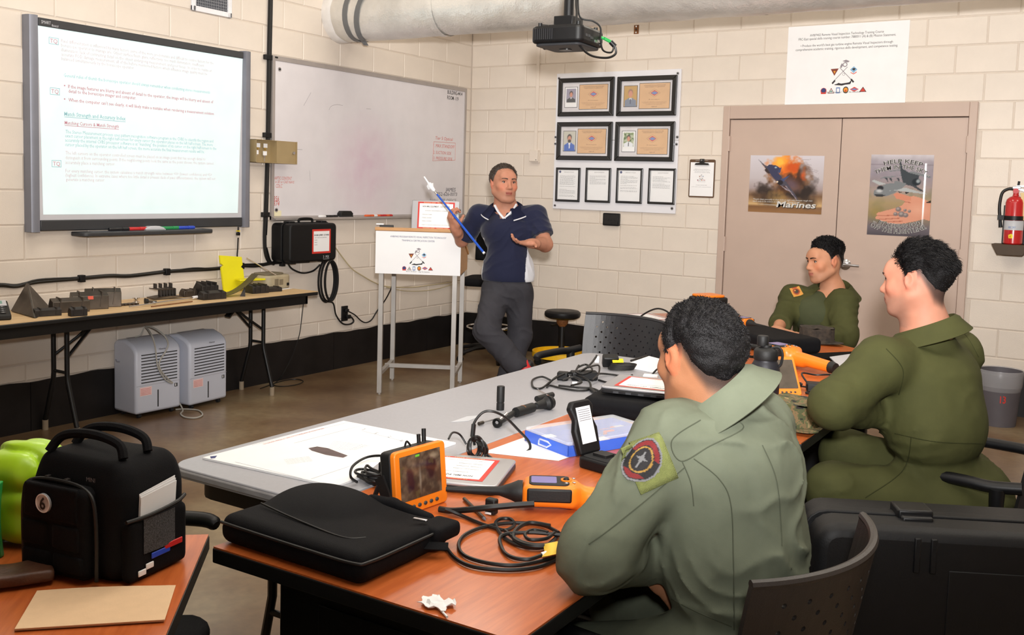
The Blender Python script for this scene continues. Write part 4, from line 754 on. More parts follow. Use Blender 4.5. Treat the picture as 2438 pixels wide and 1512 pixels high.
d1 = V((.66, -.75)).normalized(); d2 = V((-.75, -.66)).normalized(); c0 = V((3.775, -6.345)); cc = c0+d1*.76+d2*.38
office_table('cherry topped table under the black backpack', (cc.x, cc.y, 0), math.atan2(d1.y, d1.x)-PI/2, .76, 1.52)
g = thing('folding_table', 'long grey laminate table with rounded corners beside the cherry tables', 'table', (3.54, -4.822, 0))
GX, GY = .57, 2.455
MB().prism(rrect(GX, GY, .07, 6), TZ-.03, TZ, lambda u, v, h: (u, v, h)).build('table_top', 'grey_laminate', g, bevel=.003)
MB().prism(rrect(GX+.006, GY+.006, .073, 6), TZ-.027, TZ-.004, lambda u, v, h: (u, v, h)).build('edge_trim', 'worn_edge', g, bevel=.006)
MB().prism(rrect(GX-.1, GY-.1, .07, 4), TZ-.09, TZ-.03, lambda u, v, h: (u, v, h)).build('apron', 'black_steel', g)
for s in (-1, 1):
    for x in (-.16, .16): MB().tube([(x, s*.95, TZ-.09), (x, s*.95, .3), (x*1.4, s*.95, .0)], .014).build('leg', 'black_steel', g)
    MB().cyl((-.18, s*.95, .25), (.18, s*.95, .25), .01).build('cross_bar', 'black_steel', g); MB().cyl((0, s*.95, .25), (0, s*.55, TZ-.09), .009).build('brace', 'black_steel', g)
# folding table along the left wall
wood_mat('tan_wood', srgb(214, 178, 130), srgb(228, 196, 150), .45, (12, 1, 12), 0)
ft = thing('wall_table', 'long folding table with tan wood top against the left wall', 'table', (.30, -3.82, 0))
FX, FY = .5, 2.44
MB().bb(-FX/2+.008, FX/2-.008, -FY/2+.008, FY/2-.008, TZ-.006, TZ).build('table_top', 'tan_wood', ft, smooth=0)
MB().prism(rrect(FX, FY, .03, 4), TZ-.026, TZ-.003, lambda u, v, h: (u, v, h)).build('edge_band', 'black_edge', ft, bevel=.004)
a = MB(); a.bb(FX/2-.05, FX/2-.03, -FY/2+.06, FY/2-.09, TZ-.085, TZ-.026).bb(-FX/2+.03, -FX/2+.05, -FY/2+.06, FY/2-.09, TZ-.085, TZ-.026).bb(-FX/2+.03, FX/2-.03, FY/2-.11, FY/2-.09, TZ-.085, TZ-.026).bb(-FX/2+.03, FX/2-.03, -FY/2+.06, -FY/2+.08, TZ-.085, TZ-.026)
a.build('apron', 'black_steel', ft, smooth=0)
mat('rubber_foot', srgb(150, 135, 115), .8)
for yy, s in ((-.56, 1), (.96, -1)):
    for x, xf in ((-.17, -.26), (-.04, .05)):
        lg = MB().tube([(x, yy, TZ-.03), (x, yy, .36), (x+(xf-x)*.06, yy, .32), (xf, yy, .06)], .014, 10).build('leg', 'black_steel', ft); MB().cyl((xf, yy, .0), (xf, yy, .06), .017, n=10).build('foot_cap', 'rubber_foot', lg)
    MB().cyl((-.17, yy, .37), (-.04, yy, .37), .009).build('cross_bar', 'black_steel', ft)
    MB().tube([(-.17, yy, .46), (-.13, yy+s*.13, .56), (-.105, yy+s*.3, TZ-.04)], .009).tube([(-.04, yy, .46), (-.08, yy+s*.13, .56), (-.105, yy+s*.3, TZ-.04)], .009).build('brace', 'black_steel', ft)
    MB().box((-.105, yy+s*.2, .635), (.05, .19, .012), (s*R(-40) if s < 0 else R(-50)*-1, 0, 0)).build('brace_plate', 'black_steel', ft)
# ------------------------------------------------------------------ dehumidifiers
mat('appliance_grey', srgb(196, 200, 214), .38, var=.03, nscale=4, spec=.5); mat('appliance_top', srgb(150, 150, 160), .4, var=.05); mat('slot_dark', srgb(25, 25, 28), .7)
mat('pink_print', srgb(238, 205, 205), .7); mat('grey_cord', srgb(175, 172, 165), .5)
def dehumidifier(label, loc, rz):
    t = thing('dehumidifier', label, 'dehumidifier', loc, rz, 'dehumidifiers under the wall table')
    w_, d, h = .335, .235, .475
    P = [(-d/2, .03), (d/2, .03), (d/2, h-.06), (d/2-.015, h-.03), (d/2-.05, h-.005), (0, h+.02), (-d/2+.03, h+.012), (-d/2, h-.01)]
    MB().prism(P, -w_/2, w_/2, lambda u, v, q: (q, -u, v)).build('housing', 'appliance_grey', t, bevel=.018, seg=3)
    MB().add([(-w_/2+.05, -d/2+.075, h+.003), (w_/2-.05, -d/2+.075, h+.003), (w_/2-.05, d/2-.06, h+.021), (-w_/2+.05, d/2-.06, h+.021)], [(0, 1, 2, 3)]).build('control_panel', 'appliance_top', t, smooth=0)
    for i in range(10): z = .225+i*.0195; MB().bb(-w_/2+.04, w_/2-.03, -d/2-.001, -d/2+.004, z, z+.006).build('grille_slot', 'slot_dark', t, smooth=0); MB().bb(-w_/2+.04, w_/2-.03, -d/2-.004, -d/2, z+.007, z+.0115).build('grille_slat', 'appliance_grey', t, smooth=0)
    MB().bb(-w_/2+.005, w_/2-.005, -d/2-.0006, -d/2, .209, .211).build('tank_seam', 'appliance_top', t, smooth=0)
    MB().bb(-.01, -.002, -d/2-.001, -d/2+.004, .06, .17).build('level_window', 'slot_dark', t, smooth=0)
    MB().bb(-w_/2+.03, -w_/2+.115, -d/2-.001, -d/2, .145, .2).build('warning_label', 'pink_print', t, smooth=0)
    for i in range(5): MB().bb(-w_/2+.035, -w_/2+.108, -d/2-.0014, -d/2-.001, .152+i*.009, .1545+i*.009).build('label_line', 'marker_red', t, smooth=0)
    MB().bb(w_/2-.05, w_/2-.028, -d/2-.001, -d/2, .17, .193).build('rating_label', 'ink', t, smooth=0); MB().bb(w_/2-.045, w_/2-.038, -d/2-.0014, -d/2-.001, .174, .19).build('rating_mark', 'white_print', t, smooth=0)
    add_text(MB(), 'Hisense', lambda u, v: (.0+u, -d/2-.0015, .426+v), .016, .05, bold=.01).build('brand_lettering', 'dark_bar', t, smooth=0)
    for x in (-.12, .12):
        for y in (-.08, .08): MB().cyl((x-.01, y, .014), (x+.01, y, .014), .014, n=10).bb(x-.008, x+.008, y-.008, y+.008, .014, .034).build('caster', 'slot_dark', t)
    MB().tube(spline([(-w_/2, d/2-.03, .36), (-w_/2-.008, d/2-.05, .35), (-w_/2, d/2-.07, .35)]), .004).build('side_grip', 'appliance_top', t)
    return t
dehumidifier('grey dehumidifier with cord looped over its front', (.135, -3.735, 0), PI/2-R(2))
dehumidifier('grey dehumidifier farther from the backpack, nearer the lectern', (.165, -3.372, 0), PI/2+R(4))
def wdh(px, py, x): return tuple(XP(px, py, x))
cable('appliance_cord', 'grey power cord looped over the front dehumidifier', [(.1, -3.80, .50), (.13, -3.78, .515), wdh(345, 778, .12), wdh(362, 800, .27), wdh(370, 830, .262), wdh(373, 858, .262), wdh(378, 880, .262), wdh(395, 905, .262), wdh(411, 912, .262), wdh(398, 900, .264), wdh(382, 880, .266), wdh(380, 860, .266), wdh(395, 835, .266), wdh(400, 818, .265), wdh(392, 800, .265), wdh(370, 783, .2), wdh(348, 776, .1)], .005, m='grey_cord', seg=6)
cable('appliance_cord', 'grey power cord curled on the floor beside the dehumidifiers', [(.07, -3.55, .3), (.10, -3.565, .22), (.2, -3.575, .1), (.26, -3.56, .01)] + [tuple(ZP(*q, .006)) for q in ((430, 985), (440, 993), (465, 995), (482, 988), (472, 977), (440, 974), (418, 975))], .005, m='grey_cord', seg=6)
cable('appliance_cord', 'thin dark cord trailing down the wall onto the floor', [wdh(723, 716, .02), wdh(718, 760, .02), wdh(712, 800, .02), wdh(695, 850, .03), wdh(672, 893, .06)] + [tuple(ZP(*q, .005)) for q in ((660, 908), (650, 916), (670, 920), (705, 916), (722, 908), (705, 903), (672, 907), (620, 925))], .0035, seg=6)
# ------------------------------------------------------------------ lectern
mat('lectern_wood', srgb(200, 150, 98), .5, var=.08, nscale=4, stretch=(3, 3, 14)); mat('leg_grey', srgb(176, 172, 168), .45, .3)
LR = math.atan2(.26, .46)
lc = thing('lectern', 'wooden lectern with white emblem sign on tall grey metal legs', 'lectern', (1.0, -1.98, 0), LR)
h = .265
for sx in (-1, 1):
    for sy in (-1, 1): MB().bb(sx*h-.016, sx*h+.016, sy*h-.016, sy*h+.016, .012, .9).cyl((sx*h, sy*h, 0), (sx*h, sy*h, .014), .011, n=8).build('leg', 'leg_grey', lc, smooth=30)
for sx in (-1, 1): MB().bb(sx*h-.014, sx*h+.014, -h, h, .14, .165).build('stretcher', 'leg_grey', lc, smooth=0)
MB().bb(-h-.02, h, .05, .078, .14, .168).build('cross_stretcher', 'leg_grey', lc, smooth=0)
P = [(-.29, .885), (.255, .885), (.255, 1.0), (-.29, 1.185)]
MB().prism(P, -.30, .30, lambda u, v, q: (q, u, v)).build('box', 'lectern_wood', lc, smooth=0)
MB().prism([(-.305, 1.19), (-.305, 1.214), (.27, 1.02), (.27, .996)], -.31, .31, lambda u, v, q: (q, u, v)).build('slanted_top', 'lectern_wood', lc, smooth=0, bevel=.003)
MB().bb(-.305, .305, -.297, -.291, .882, 1.186).build('sign_board', 'white_print', lc, smooth=0)
for s_, z, wd in (('AV8B/F402 PROGRAM REMOTE VISUAL INSPECTION TECHNOLOGY', 1.143, .4), ('TRAINING & CERTIFICATION CENTER', 1.117, .235), ('“Back to the Basics” – Align the Institution', .899, .172)):
    add_text(MB(), s_, lambda u, v: (u, -.2975, z+v), .018 if z > 1 else .012, wd, 'c').build('sign_text', 'badge_navy' if z > 1 else 'ink', lc, smooth=0)
emblems(lc, lambda x, y, e: (-.005+x, -.2972-e, 1.01+y), .00195, .00015)
# laptop standing open on the lectern, its lid towards the room
mat('laptop_silver', srgb(186, 186, 190), .3, .6, var=.04); mat('laptop_black', srgb(26, 26, 28), .4)
lm = lc.matrix_basis.copy()
def label_sheet(par, fn, w_, h_, rows=6):
    """red bordered equipment label: fn(u,v,e) in label units"""
    def q(x0, x1, y0, y1, m_, e, name): MB().add([fn(x0, y0, e), fn(x1, y0, e), fn(x1, y1, e), fn(x0, y1, e)], [(0, 1, 2, 3)]).build(name, m_, par, smooth=0)
    b = .045*w_; q(0, w_, 0, h_, 'label_red', .0004, 'label_border'); q(b, w_-b, b, h_-b, 'white_print', .0008, 'label_paper')
    for y_ in (.012*w_, h_-b+.006*w_): add_text(MB(), 'TRAINING ASSET   TRAINING ASSET', lambda u, v: fn(w_/2+u, y_+v, .0012), .036*w_, w_*.7, 'c', .01).build('border_text', 'tag_card', par, smooth=0)
    for y_, s_, wd, sz in ((.80, 'NON IMRL EQUIPMENT - CCT OWNED', .74, .075), (.66, 'AUTHORITY: CIVIL ENGINEERING COMMAND', .6, .035), (.52, 'MANUFACTURER', .26, .03), (.40, 'MODEL NUMBER', .25, .03), (.28, 'SERIAL NUMBER', .25, .03), (.14, 'SUBJECT TO MONTHLY INSPECTION BY THE CUSTODIAN', .75, .025)):
        add_text(MB(), s_, lambda u, v: fn((.13 if wd < .5 else .5-wd/2)*w_+u, y_*h_+v, .0012), sz*h_*1.1, wd*w_, bold=.012 if y_ > .7 else 0).build('label_text', 'ink', par, smooth=0)
lp = thing('laptop', 'open laptop on the lectern with red bordered label on its lid', 'laptop', lm @ V((.09, -.13, 1.162)), LR, rot=(R(-18.6), 0, LR))
MB().prism(rrect(.35, .24, .015, 3, 0, .12), 0, .022, lambda u, v, q: (u, v, q)).build('base', 'laptop_black', lp, bevel=.003)
MB().box((0, .005, .135), (.35, .014, .245), (R(8), 0, 0)).build('screen_lid', 'laptop_silver', lp, bevel=.006)
T_ = Matrix.Translation((0, .005, .135)) @ Matrix.Rotation(R(8), 4, 'X')
label_sheet(lp, lambda u, v, e: T_ @ V((-.13+u, -.0072-e, -.09+v)), .27, .2)
pd = thing('desk_phone_charger', 'white topped black gadget lying on the lectern beside the laptop', 'gadget', lm @ V((-.235, -.26, 1.2)), LR, rot=(R(-18.6), 0, LR+R(10)))
MB().bb(-.05, .05, -.03, .04, 0, .022).build('body', 'laptop_black', pd, bevel=.004); MB().bb(-.075, -.02, -.032, .0, .02, .03).build('white_cap', 'white_print', pd, bevel=.003)
# ------------------------------------------------------------------ drafting chair and yellow stool
mat('black_fabric', srgb(15, 15, 17), .9, var=.12, nscale=60, bump=.3, bscale=300, spec=.2); mat('chrome', srgb(215, 215, 218), .12, 1); mat('stool_yellow', srgb(236, 186, 25), .4, var=.05, nscale=12)
dc = thing('drafting_chair', 'tall black drafting chair behind the lectern with chrome foot ring', 'chair', (.70, -.62, 0), R(20))
MB().prism(rrect(.48, .46, .1, 5), .66, .73, lambda u, v, q: (u, v, q)).build('seat', 'black_fabric', dc, bevel=.03, seg=3)
MB().sheet(lambda u, v: ((u-.5)*.42, .24+.05*(v)-.06*math.cos((u-.5)*2.2), .86+.42*v), 10, 8, .05).build('backrest', 'black_fabric', dc, bevel=.012)
MB().tube([(0, .1, .66), (0, .26, .68), (0, .28, .95)], .016).build('back_post', 'black_steel', dc); MB().cyl((0, 0, .1), (0, 0, .67), .028, n=14).build('column', 'black_steel', dc)
MB().tube([(.2*math.cos(a*PI/16), .2*math.sin(a*PI/16), .29) for a in range(32)], .009, 8, closed=True).build('foot_ring', 'chrome', dc)
for k in range(3): a = k*2*PI/3+.4; MB().cyl((0, 0, .25), (.2*math.cos(a), .2*math.sin(a), .29), .007).build('ring_spoke', 'chrome', dc)
for k in range(5):
    a = k*2*PI/5+.2; c_, s_ = math.cos(a), math.sin(a); lg = MB().tube([(0, 0, .12), (.15*c_, .15*s_, .11), (.3*c_, .3*s_, .075)], lambda t: .024-.008*t, 8).build('base_arm', 'black_plastic', dc)
    MB().cyl((.3*c_-.014*s_, .3*s_+.014*c_, .028), (.3*c_+.014*s_, .3*s_-.014*c_, .028), .028, n=14).cyl((.3*c_, .3*s_, .03), (.3*c_, .3*s_, .08), .008, n=8).build('caster', 'black_plastic', lg)
sx, sy = YP(1340, 735, -.38).x, -.38
st = thing('rolling_stool', 'low black stool on a round yellow wheeled base', 'stool', (sx, sy, 0))
MB().lathe([(.001, .40), (.12, .40), (.15, .415), (.158, .435), (.156, .455), (.14, .468), (.1, .472), (.001, .472)], 32).build('seat', 'black_plastic', st); MB().bb(-.03, .03, -.004, .004, .472, .4726).build('seat_slot', 'ink', st)
MB().lathe([(.028, .33), (.05, .36), (.055, .4), (.001, .4), (.001, .33)], 16).build('bracket', 'rust', st); MB().cyl((0, 0, .1), (0, 0, .34), .026, n=16).build('column', 'black_steel', st)
MB().tube([(0, 0, .37), (-.1, .02, .33), (-.13, .03, .33)], .005).build('lever', 'black_steel', st)
rg = MB(); rg.lathe([(.245, .07), (.255, .07), (.255, .115), (.245, .115), (.245, .07)], 40)
rg.build('base_ring', 'stool_yellow', st); MB().lathe([(.246, .07), (.246, .074), (.15, .09), (.045, .1), (.045, .085), (.15, .075)], 40).build('base_dish', 'stool_yellow', st)
MB().lathe([(.001, .08), (.045, .08), (.04, .125), (.001, .125)], 16).build('hub', 'stool_yellow', st)
for k in range(5): a = k*2*PI/5+.3; c_, s_ = math.cos(a), math.sin(a); MB().cyl((.22*c_-.012*s_, .22*s_+.012*c_, .03), (.22*c_+.012*s_, .22*s_-.012*c_, .03), .03, n=14).cyl((.22*c_, .22*s_, .03), (.22*c_, .22*s_, .08), .009, n=8).build('caster', 'black_plastic', st)
# ------------------------------------------------------------------ perforated plastic chairs
mat('chair_plastic', srgb(38, 37, 40), .42, var=.06, nscale=40, bump=.15, bscale=350); mat('chair_brown', srgb(46, 41, 39), .42, var=.06, nscale=40, bump=.15, bscale=350)
def perforated(fn, nu, nv, t, holes, rad=.3):
    """panel of nu x nv cells; cells listed in holes get a round opening right through"""
    mb = MB(); O8 = ((-1, -1), (0, -1), (1, -1), (1, 0), (1, 1), (0, 1), (-1, 1), (-1, 0))
    def pn(u, v, side):
        e = .004; p = V(fn(u, v)); du = V(fn(u+e, v))-V(fn(u-e, v)); dv = V(fn(u, v+e))-V(fn(u, v-e)); n = du.cross(dv).normalized(); return p+n*(t/2*side)
    for j in range(nv):
        for i in range(nu):
            cu, cv = (i+.5)/nu, (j+.5)/nv; hu, hv = .5/nu, .5/nv
            fr = [pn(cu+a*hu, cv+b*hv, 1) for a, b in O8]; bk = [pn(cu+a*hu, cv+b*hv, -1) for a, b in O8]
            if (i, j) in holes:
                ang = [math.atan2(b, a) for a, b in O8]; fi = [pn(cu+rad*2*hu*math.cos(q), cv+rad*2*hv*math.sin(q), 1) for q in ang]; bi = [pn(cu+rad*2*hu*math.cos(q), cv+rad*2*hv*math.sin(q), -1) for q in ang]
                fs = []
                for k in range(8): m_ = (k+1) % 8; fs += [(k, m_, 8+m_, 8+k), (16+m_, 16+k, 24+k, 24+m_), (8+k, 8+m_, 24+m_, 24+k)]
                mb.add(fr+fi+bk+bi, fs)
            else: mb.add(fr+bk, [tuple(range(8)), tuple(range(15, 7, -1))])
            for side, cond in (((0, 1, 2), j == 0), ((2, 3, 4), i == nu-1), ((4, 5, 6), j == nv-1), ((6, 7, 0), i == 0)):
                if cond: mb.add([fr[side[0]], fr[side[1]], fr[side[2]], bk[side[2]], bk[side[1]], bk[side[0]]], [(0, 5, 4, 3, 2, 1)])
    return mb
def chair(label, loc, rz, m_='chair_plastic', bh=.375, arms=True, seatz=.44):
    """faces +y; origin on the floor under the seat"""
    t = thing('perforated_chair', label, 'chair', loc, rz, 'perforated plastic armchairs')
    def bk(u, v):                                                   # wraps round the sitter: ends come forward
        a = (u-.5)*1.25; w_ = 1-.16*(1-v)**2; return (.255*math.sin(a)/math.sin(.625)*w_, -.215-.07*v+.155*(1-math.cos(a))/(1-math.cos(.625))*.6, .48+bh*v)
    nu, nv = 20, 14; holes = {(i, j) for i in range(2, nu-2) for j in range(3, nv-1) if (i+j) % 2 == 0 and j % 2 == 0 or (i % 2 == 1 and j % 2 == 1 and (i//1) % 2 == 1 and i > 1)}
    perforated(bk, nu, nv, .014, holes, .2).build('backrest', m_, t, smooth=50)
    MB().tube(spline([V(bk(i/12, 1))+V((0, 0, .002)) for i in range(13)], 3), .0095, 8).build('top_rim', m_, t)
    MB().prism(rrect(.47, .44, .09, 5, 0, .0), seatz-.04, seatz, lambda u, v, q: (u, v, q-.02*(v < -.1))).build('seat', 'black_fabric', t, bevel=.015, seg=3)
    for s in (-1, 1):
        MB().tube(spline([(s*.2, -.2, seatz-.03), (s*.2, -.22, .52), (s*.17, -.235, .6)], 5), .013).build('back_strut', 'black_steel', t)
        for y, yf in ((.17, .24), (-.17, -.26)): MB().tube([(s*.2, y, seatz-.03), (s*.235, yf, .0)], .0125).build('leg', 'black_steel', t)
        if arms:
            MB().tube(spline([(s*.27, .2, .652), (s*.285, .16, .662), (s*.285, 0, .665), (s*.28, -.08, .662), (s*.262, -.165, .67)], 6), lambda q: .019 if q > .1 else .012+.07*q, 10).build('armrest', 'black_plastic', t)
            MB().tube([(s*.28, -.10, .66), (s*.275, -.10, .54), (s*.24, -.10, seatz-.03)], lambda q: .024-.010*q, 10).build('arm_post', 'black_plastic', t)
    return t
chair('brown black perforated chair under the man in sage green coveralls', (4.80, -5.90, 0), PI/2-R(8), 'chair_brown')
CBX = chair('dark perforated armchair under the man in olive coveralls beside the black case', (5.12, -4.24, 0), PI/2-R(10))
chair('empty dark grey perforated armchair at the far end of the grey table', (3.20, -3.33, 0), PI-R(8))
_tip = ZP(515, 1240, .665); _f = V((.848, .529, 0)); _l = V((-.529, .848, 0)); _c = _tip-_f*.2-_l*.27
chair('empty armchair tucked between the backpack table and the grey table', (_c.x, _c.y, 0), -R(58), bh=.3)
# ------------------------------------------------------------------ big case on the floor
bc = thing('transport_case', 'large black hard transport case standing on the floor behind the near chair', 'case', (5.16, -5.0, 0), R(27))
cw, chh = .86, .70
MB().prism(rrect(cw, chh, .06, 4, 0, chh/2), -.14, -.01).build('front_shell', 'case_black', bc, bevel=.03, seg=3); MB().prism(rrect(cw, chh, .06, 4, 0, chh/2), .0, .11).build('rear_shell', 'case_black', bc, bevel=.02, seg=3)
MB().prism(rrect(cw+.02, chh+.006, .06, 4, 0, chh/2), -.025, .012).build('rim', 'case_black', bc, bevel=.004)
for x in (-.16, .33):
    MB().bb(x-.045, x+.045, -.05, .03, chh-.01, chh+.022).bb(x-.04, x+.04, -.07, -.02, chh-.05, chh+.01).build('latch', 'black_plastic', bc, bevel=.006)
    for k in (-.02, .02): MB().bb(x+k-.008, x+k+.008, -.146, -.12, chh-.11, chh-.02).build('hinge_rib', 'case_black', bc, bevel=.003)
for z in (.25,): MB().bb(-.1, .3, -.1425, -.138, .12, .6).build('recess_panel', 'case_black', bc, bevel=.002)
MB().bb(-.075, .02, -.1445, -.1425, .12, .22).build('shipping_label', 'paper_white', bc, smooth=0); MB().bb(-.085, -.035, -.1445, -.1425, .235, .25).build('barcode_sticker', 'light_grey', bc, smooth=0)
for j in range(3):
    b = MB(); x = -.066; rnd = random.Random(j)
    while x < -.02: wv = rnd.choice((.0008, .0016, .0022)); b.bb(x, x+wv, -.1449, -.1445, .198-j*.02, .21-j*.02); x += wv+rnd.choice((.0008, .0014))
    q = b.build('barcode', 'ink', bc, smooth=0); q['kind'] = 'stuff'
MB().bb(.03, .2, -.1447, -.1425, .12, .19).build('tape_strip', 'label_silver', bc, smooth=0); MB().bb(.1, .125, -.1449, -.1447, .18, .19).build('green_tape', 'green_plug', bc, smooth=0); add_text(MB(), '13  3.8', lambda u, v: (.05+u, -.145, .14+v), .04, .12).build('tape_writing', 'ink', bc, smooth=0)
# ------------------------------------------------------------------ people: bodies and clothes grown as blended solids, meshed by surface nets
from mathutils.bvhtree import BVHTree
F32 = np.float32
def vn(P, seed=0):
    """3-D value noise, vectorised"""
    i = np.floor(P).astype(np.int64); f = (P-i).astype(F32); f = f*f*(3-2*f); out = 0
    for dx in (0, 1):
        for dy in (0, 1):
            for dz in (0, 1):
                h = ((i[:, 0]+dx)*374761393+(i[:, 1]+dy)*668265263+(i[:, 2]+dz)*2147483647+seed*1274126177) & 0x7fffffff
                h = ((h ^ (h >> 13))*1274126177) & 0x7fffffff; h = ((h ^ (h >> 16)) & 0xffff).astype(F32)/65535
                out = out+h*(f[:, 0] if dx else 1-f[:, 0])*(f[:, 1] if dy else 1-f[:, 1])*(f[:, 2] if dz else 1-f[:, 2])
    return out
def sstep(x, a, b): t = np.clip((x-a)/(b-a), 0, 1); return t*t*(3-2*t)
class Solid:
    def __init__(s): s.ops = []; s.post = []
    def cone(s, a, b, ra, rb=None, k=.03, mode='u'): s.ops.append(('c', np.array(a, F32), np.array(b, F32), ra, ra if rb is None else rb, k, mode)); return s
    def ell(s, c, r, Rm=None, k=.03, mode='u'): s.ops.append(('e', np.array(c, F32), np.array(r, F32), np.eye(3, dtype=F32) if Rm is None else np.array(Rm, F32), 0, k, mode)); return s
    def box(s, c, half, Rm=None, rad=.01, k=.01, mode='u'): s.ops.append(('b', np.array(c, F32), np.array(half, F32)-rad, np.eye(3, dtype=F32) if Rm is None else np.array(Rm, F32), rad, k, mode)); return s
    def cut(s, p, n, rad=.11, k=.004): s.ops.append(('p', np.array(p, F32), np.array(n, F32)/np.linalg.norm(n), rad, 0, k, 'i')); return s    # trims a cuff or hem: keeps the side n points away from, within rad
    def warp(s, fn): s.post.append(fn); return s
    def __call__(s, P):
        d = np.full(len(P), 1e3, F32)
        for kind, a, b, c, e, k, mode in s.ops:
            if kind == 'c':
                ba = b-a; t = np.clip(((P-a)@ba)/(ba@ba), 0, 1)[:, None]; q = np.linalg.norm(P-a-t*ba, axis=1)-(c+(e-c)*t[:, 0])
            elif kind == 'e':
                q = (P-a)@c.T; k0 = np.linalg.norm(q/b, axis=1); k1 = np.linalg.norm(q/(b*b), axis=1)+1e-9; q = k0*(k0-1)/k1
            elif kind == 'b': q = np.abs((P-a)@c.T)-b; q = np.linalg.norm(np.maximum(q, 0), axis=1)+np.minimum(q.max(1), 0)-e
            else: q = np.where(np.linalg.norm(P-a, axis=1) < c, (P-a)@b, -1e3).astype(F32)
            if mode == 'u': h = np.clip(.5+.5*(d-q)/k, 0, 1); d = d+(q-d)*h-k*h*(1-h)
            elif mode == 's': h = np.clip(.5-.5*(d+q)/k, 0, 1); d = d+(-q-d)*h+k*h*(1-h)
            else: h = np.clip(.5-.5*(d-q)/k, 0, 1); d = d+(q-d)*(1-np.clip(.5+.5*(d-q)/k, 0, 1))+k*h*(1-h)
        for fn in s.post: d = fn(P, d)
        return d
def nets(sol, lo, hi, h):
    B = 8; lo = np.array(lo, F32); nb = np.ceil((np.array(hi)-lo)/h/B).astype(int)+1; n = nb*B
    g = np.stack(np.meshgrid(*[np.arange(m) for m in nb], indexing='ij'), -1).reshape(-1, 3)
    cen = lo+((g+.5)*B-.5)*h; dc = sol(cen.astype(F32)); act = np.abs(dc) < B*h*1.25
    Fv = np.repeat(np.repeat(np.repeat(np.where(dc < 0, -1., 1.).astype(F32).reshape(nb), B, 0), B, 1), B, 2)
    o = np.stack(np.meshgrid(*[np.arange(B)]*3, indexing='ij'), -1).reshape(-1, 3); idx = (g[act][:, None, :]*B+o[None]).reshape(-1, 3)
    Fv[idx[:, 0], idx[:, 1], idx[:, 2]] = sol((lo+idx*h).astype(F32))
    Sg = Fv < 0; cnt = np.zeros(n-1, np.int8)
    C8 = [(a, b, c) for a in (0, 1) for b in (0, 1) for c in (0, 1)]
    sl = lambda A, c: A[c[0]:n[0]-1+c[0], c[1]:n[1]-1+c[1], c[2]:n[2]-1+c[2]]
    for c in C8: cnt += sl(Sg, c)
    cell = np.argwhere((cnt > 0) & (cnt < 8)); vid = np.full(n-1, -1, np.int64); vid[tuple(cell.T)] = np.arange(len(cell))
    val = {c: Fv[cell[:, 0]+c[0], cell[:, 1]+c[1], cell[:, 2]+c[2]] for c in C8}; acc = np.zeros((len(cell), 3)); w_ = np.zeros(len(cell))
    for a in C8:
        for ax in range(3):
            if a[ax]: continue
            b = list(a); b[ax] = 1; b = tuple(b); va, vb = val[a], val[b]; m = (va < 0) != (vb < 0); t = np.where(m, va/(va-vb+1e-12), 0)
            p = np.array(a, float)[None]+np.eye(3)[ax]*t[:, None]; acc += p*m[:, None]; w_ += m
    vs = lo+(cell+acc/w_[:, None])*h; faces = []
    for ax in range(3):
        u, v = (ax+1) % 3, (ax+2) % 3; s0 = [slice(1, None)]*3; s1 = [slice(1, None)]*3; s0[ax] = slice(0, -1); s1[ax] = slice(1, None)
        A = Sg[tuple(s0)]; Bs = Sg[tuple(s1)]; e = np.argwhere(A != Bs); off = np.ones(3, int); off[ax] = 0; e = e+off
        ok = (e[:, u] < n[u]-1) & (e[:, v] < n[v]-1) & (e[:, ax] < n[ax]-1); e = e[ok]; inside = Sg[tuple(e.T)]
        eu = np.zeros(3, int); eu[u] = 1; ev = np.zeros(3, int); ev[v] = 1
        q = np.stack([vid[tuple((e-eu-ev).T)], vid[tuple((e-ev).T)], vid[tuple(e.T)], vid[tuple((e-eu).T)]], 1); q[~inside] = q[~inside][:, ::-1]; faces.append(q[(q >= 0).all(1)])
    return vs, np.concatenate(faces)
def solid_obj(name, sol, lo, hi, h, material, parent, colour=None, smooth_it=2):
    vs, fs = nets(sol, lo, hi, h)
    for _ in range(smooth_it):                                      # light relax of the grid steps
        src = np.concatenate([fs[:, [0, 1, 2, 3]].ravel(), fs[:, [1, 2, 3, 0]].ravel()]); dst = np.concatenate([fs[:, [1, 2, 3, 0]].ravel(), fs[:, [0, 1, 2, 3]].ravel()])
        c = np.bincount(src, minlength=len(vs)); a = np.stack([np.bincount(src, vs[dst, k], minlength=len(vs)) for k in range(3)], 1)
        vs = vs*.5+.5*a/np.maximum(c, 1)[:, None]
    m = bpy.data.meshes.new(name); m.vertices.add(len(vs)); m.vertices.foreach_set('co', vs.astype(F32).ravel())
    m.loops.add(fs.size); m.loops.foreach_set('vertex_index', fs.astype(np.int32).ravel()); m.polygons.add(len(fs)); m.polygons.foreach_set('loop_start', np.arange(0, fs.size, 4, dtype=np.int32)); m.update(calc_edges=True)
    m.polygons.foreach_set('use_smooth', np.ones(len(fs), bool)); m.materials.append(material if not isinstance(material, str) else MATS[material])
    if colour is not None:
        c = np.clip(colour(vs.astype(F32)), 0, 255)/255; lin = np.where(c <= .04045, c/12.92, ((c+.055)/1.055)**2.4)
        a = m.color_attributes.new('Col', 'FLOAT_COLOR', 'POINT'); a.data.foreach_set('color', np.concatenate([lin, np.ones((len(lin), 1))], 1).astype(F32).ravel())
    o = bpy.data.objects.new(name, m); COL.objects.link(o); o.parent = parent; 
    BV[o.name] = BVHTree.FromPolygons([tuple(v) for v in vs], [tuple(f) for f in fs]); return o
BV = {}
def unit(v): v = np.array(v, float); return v/np.linalg.norm(v)
def cam_dir(r, f, u=0): return unit(np.array(RT)*r+np.array(FW)*f+np.array(UP)*u)
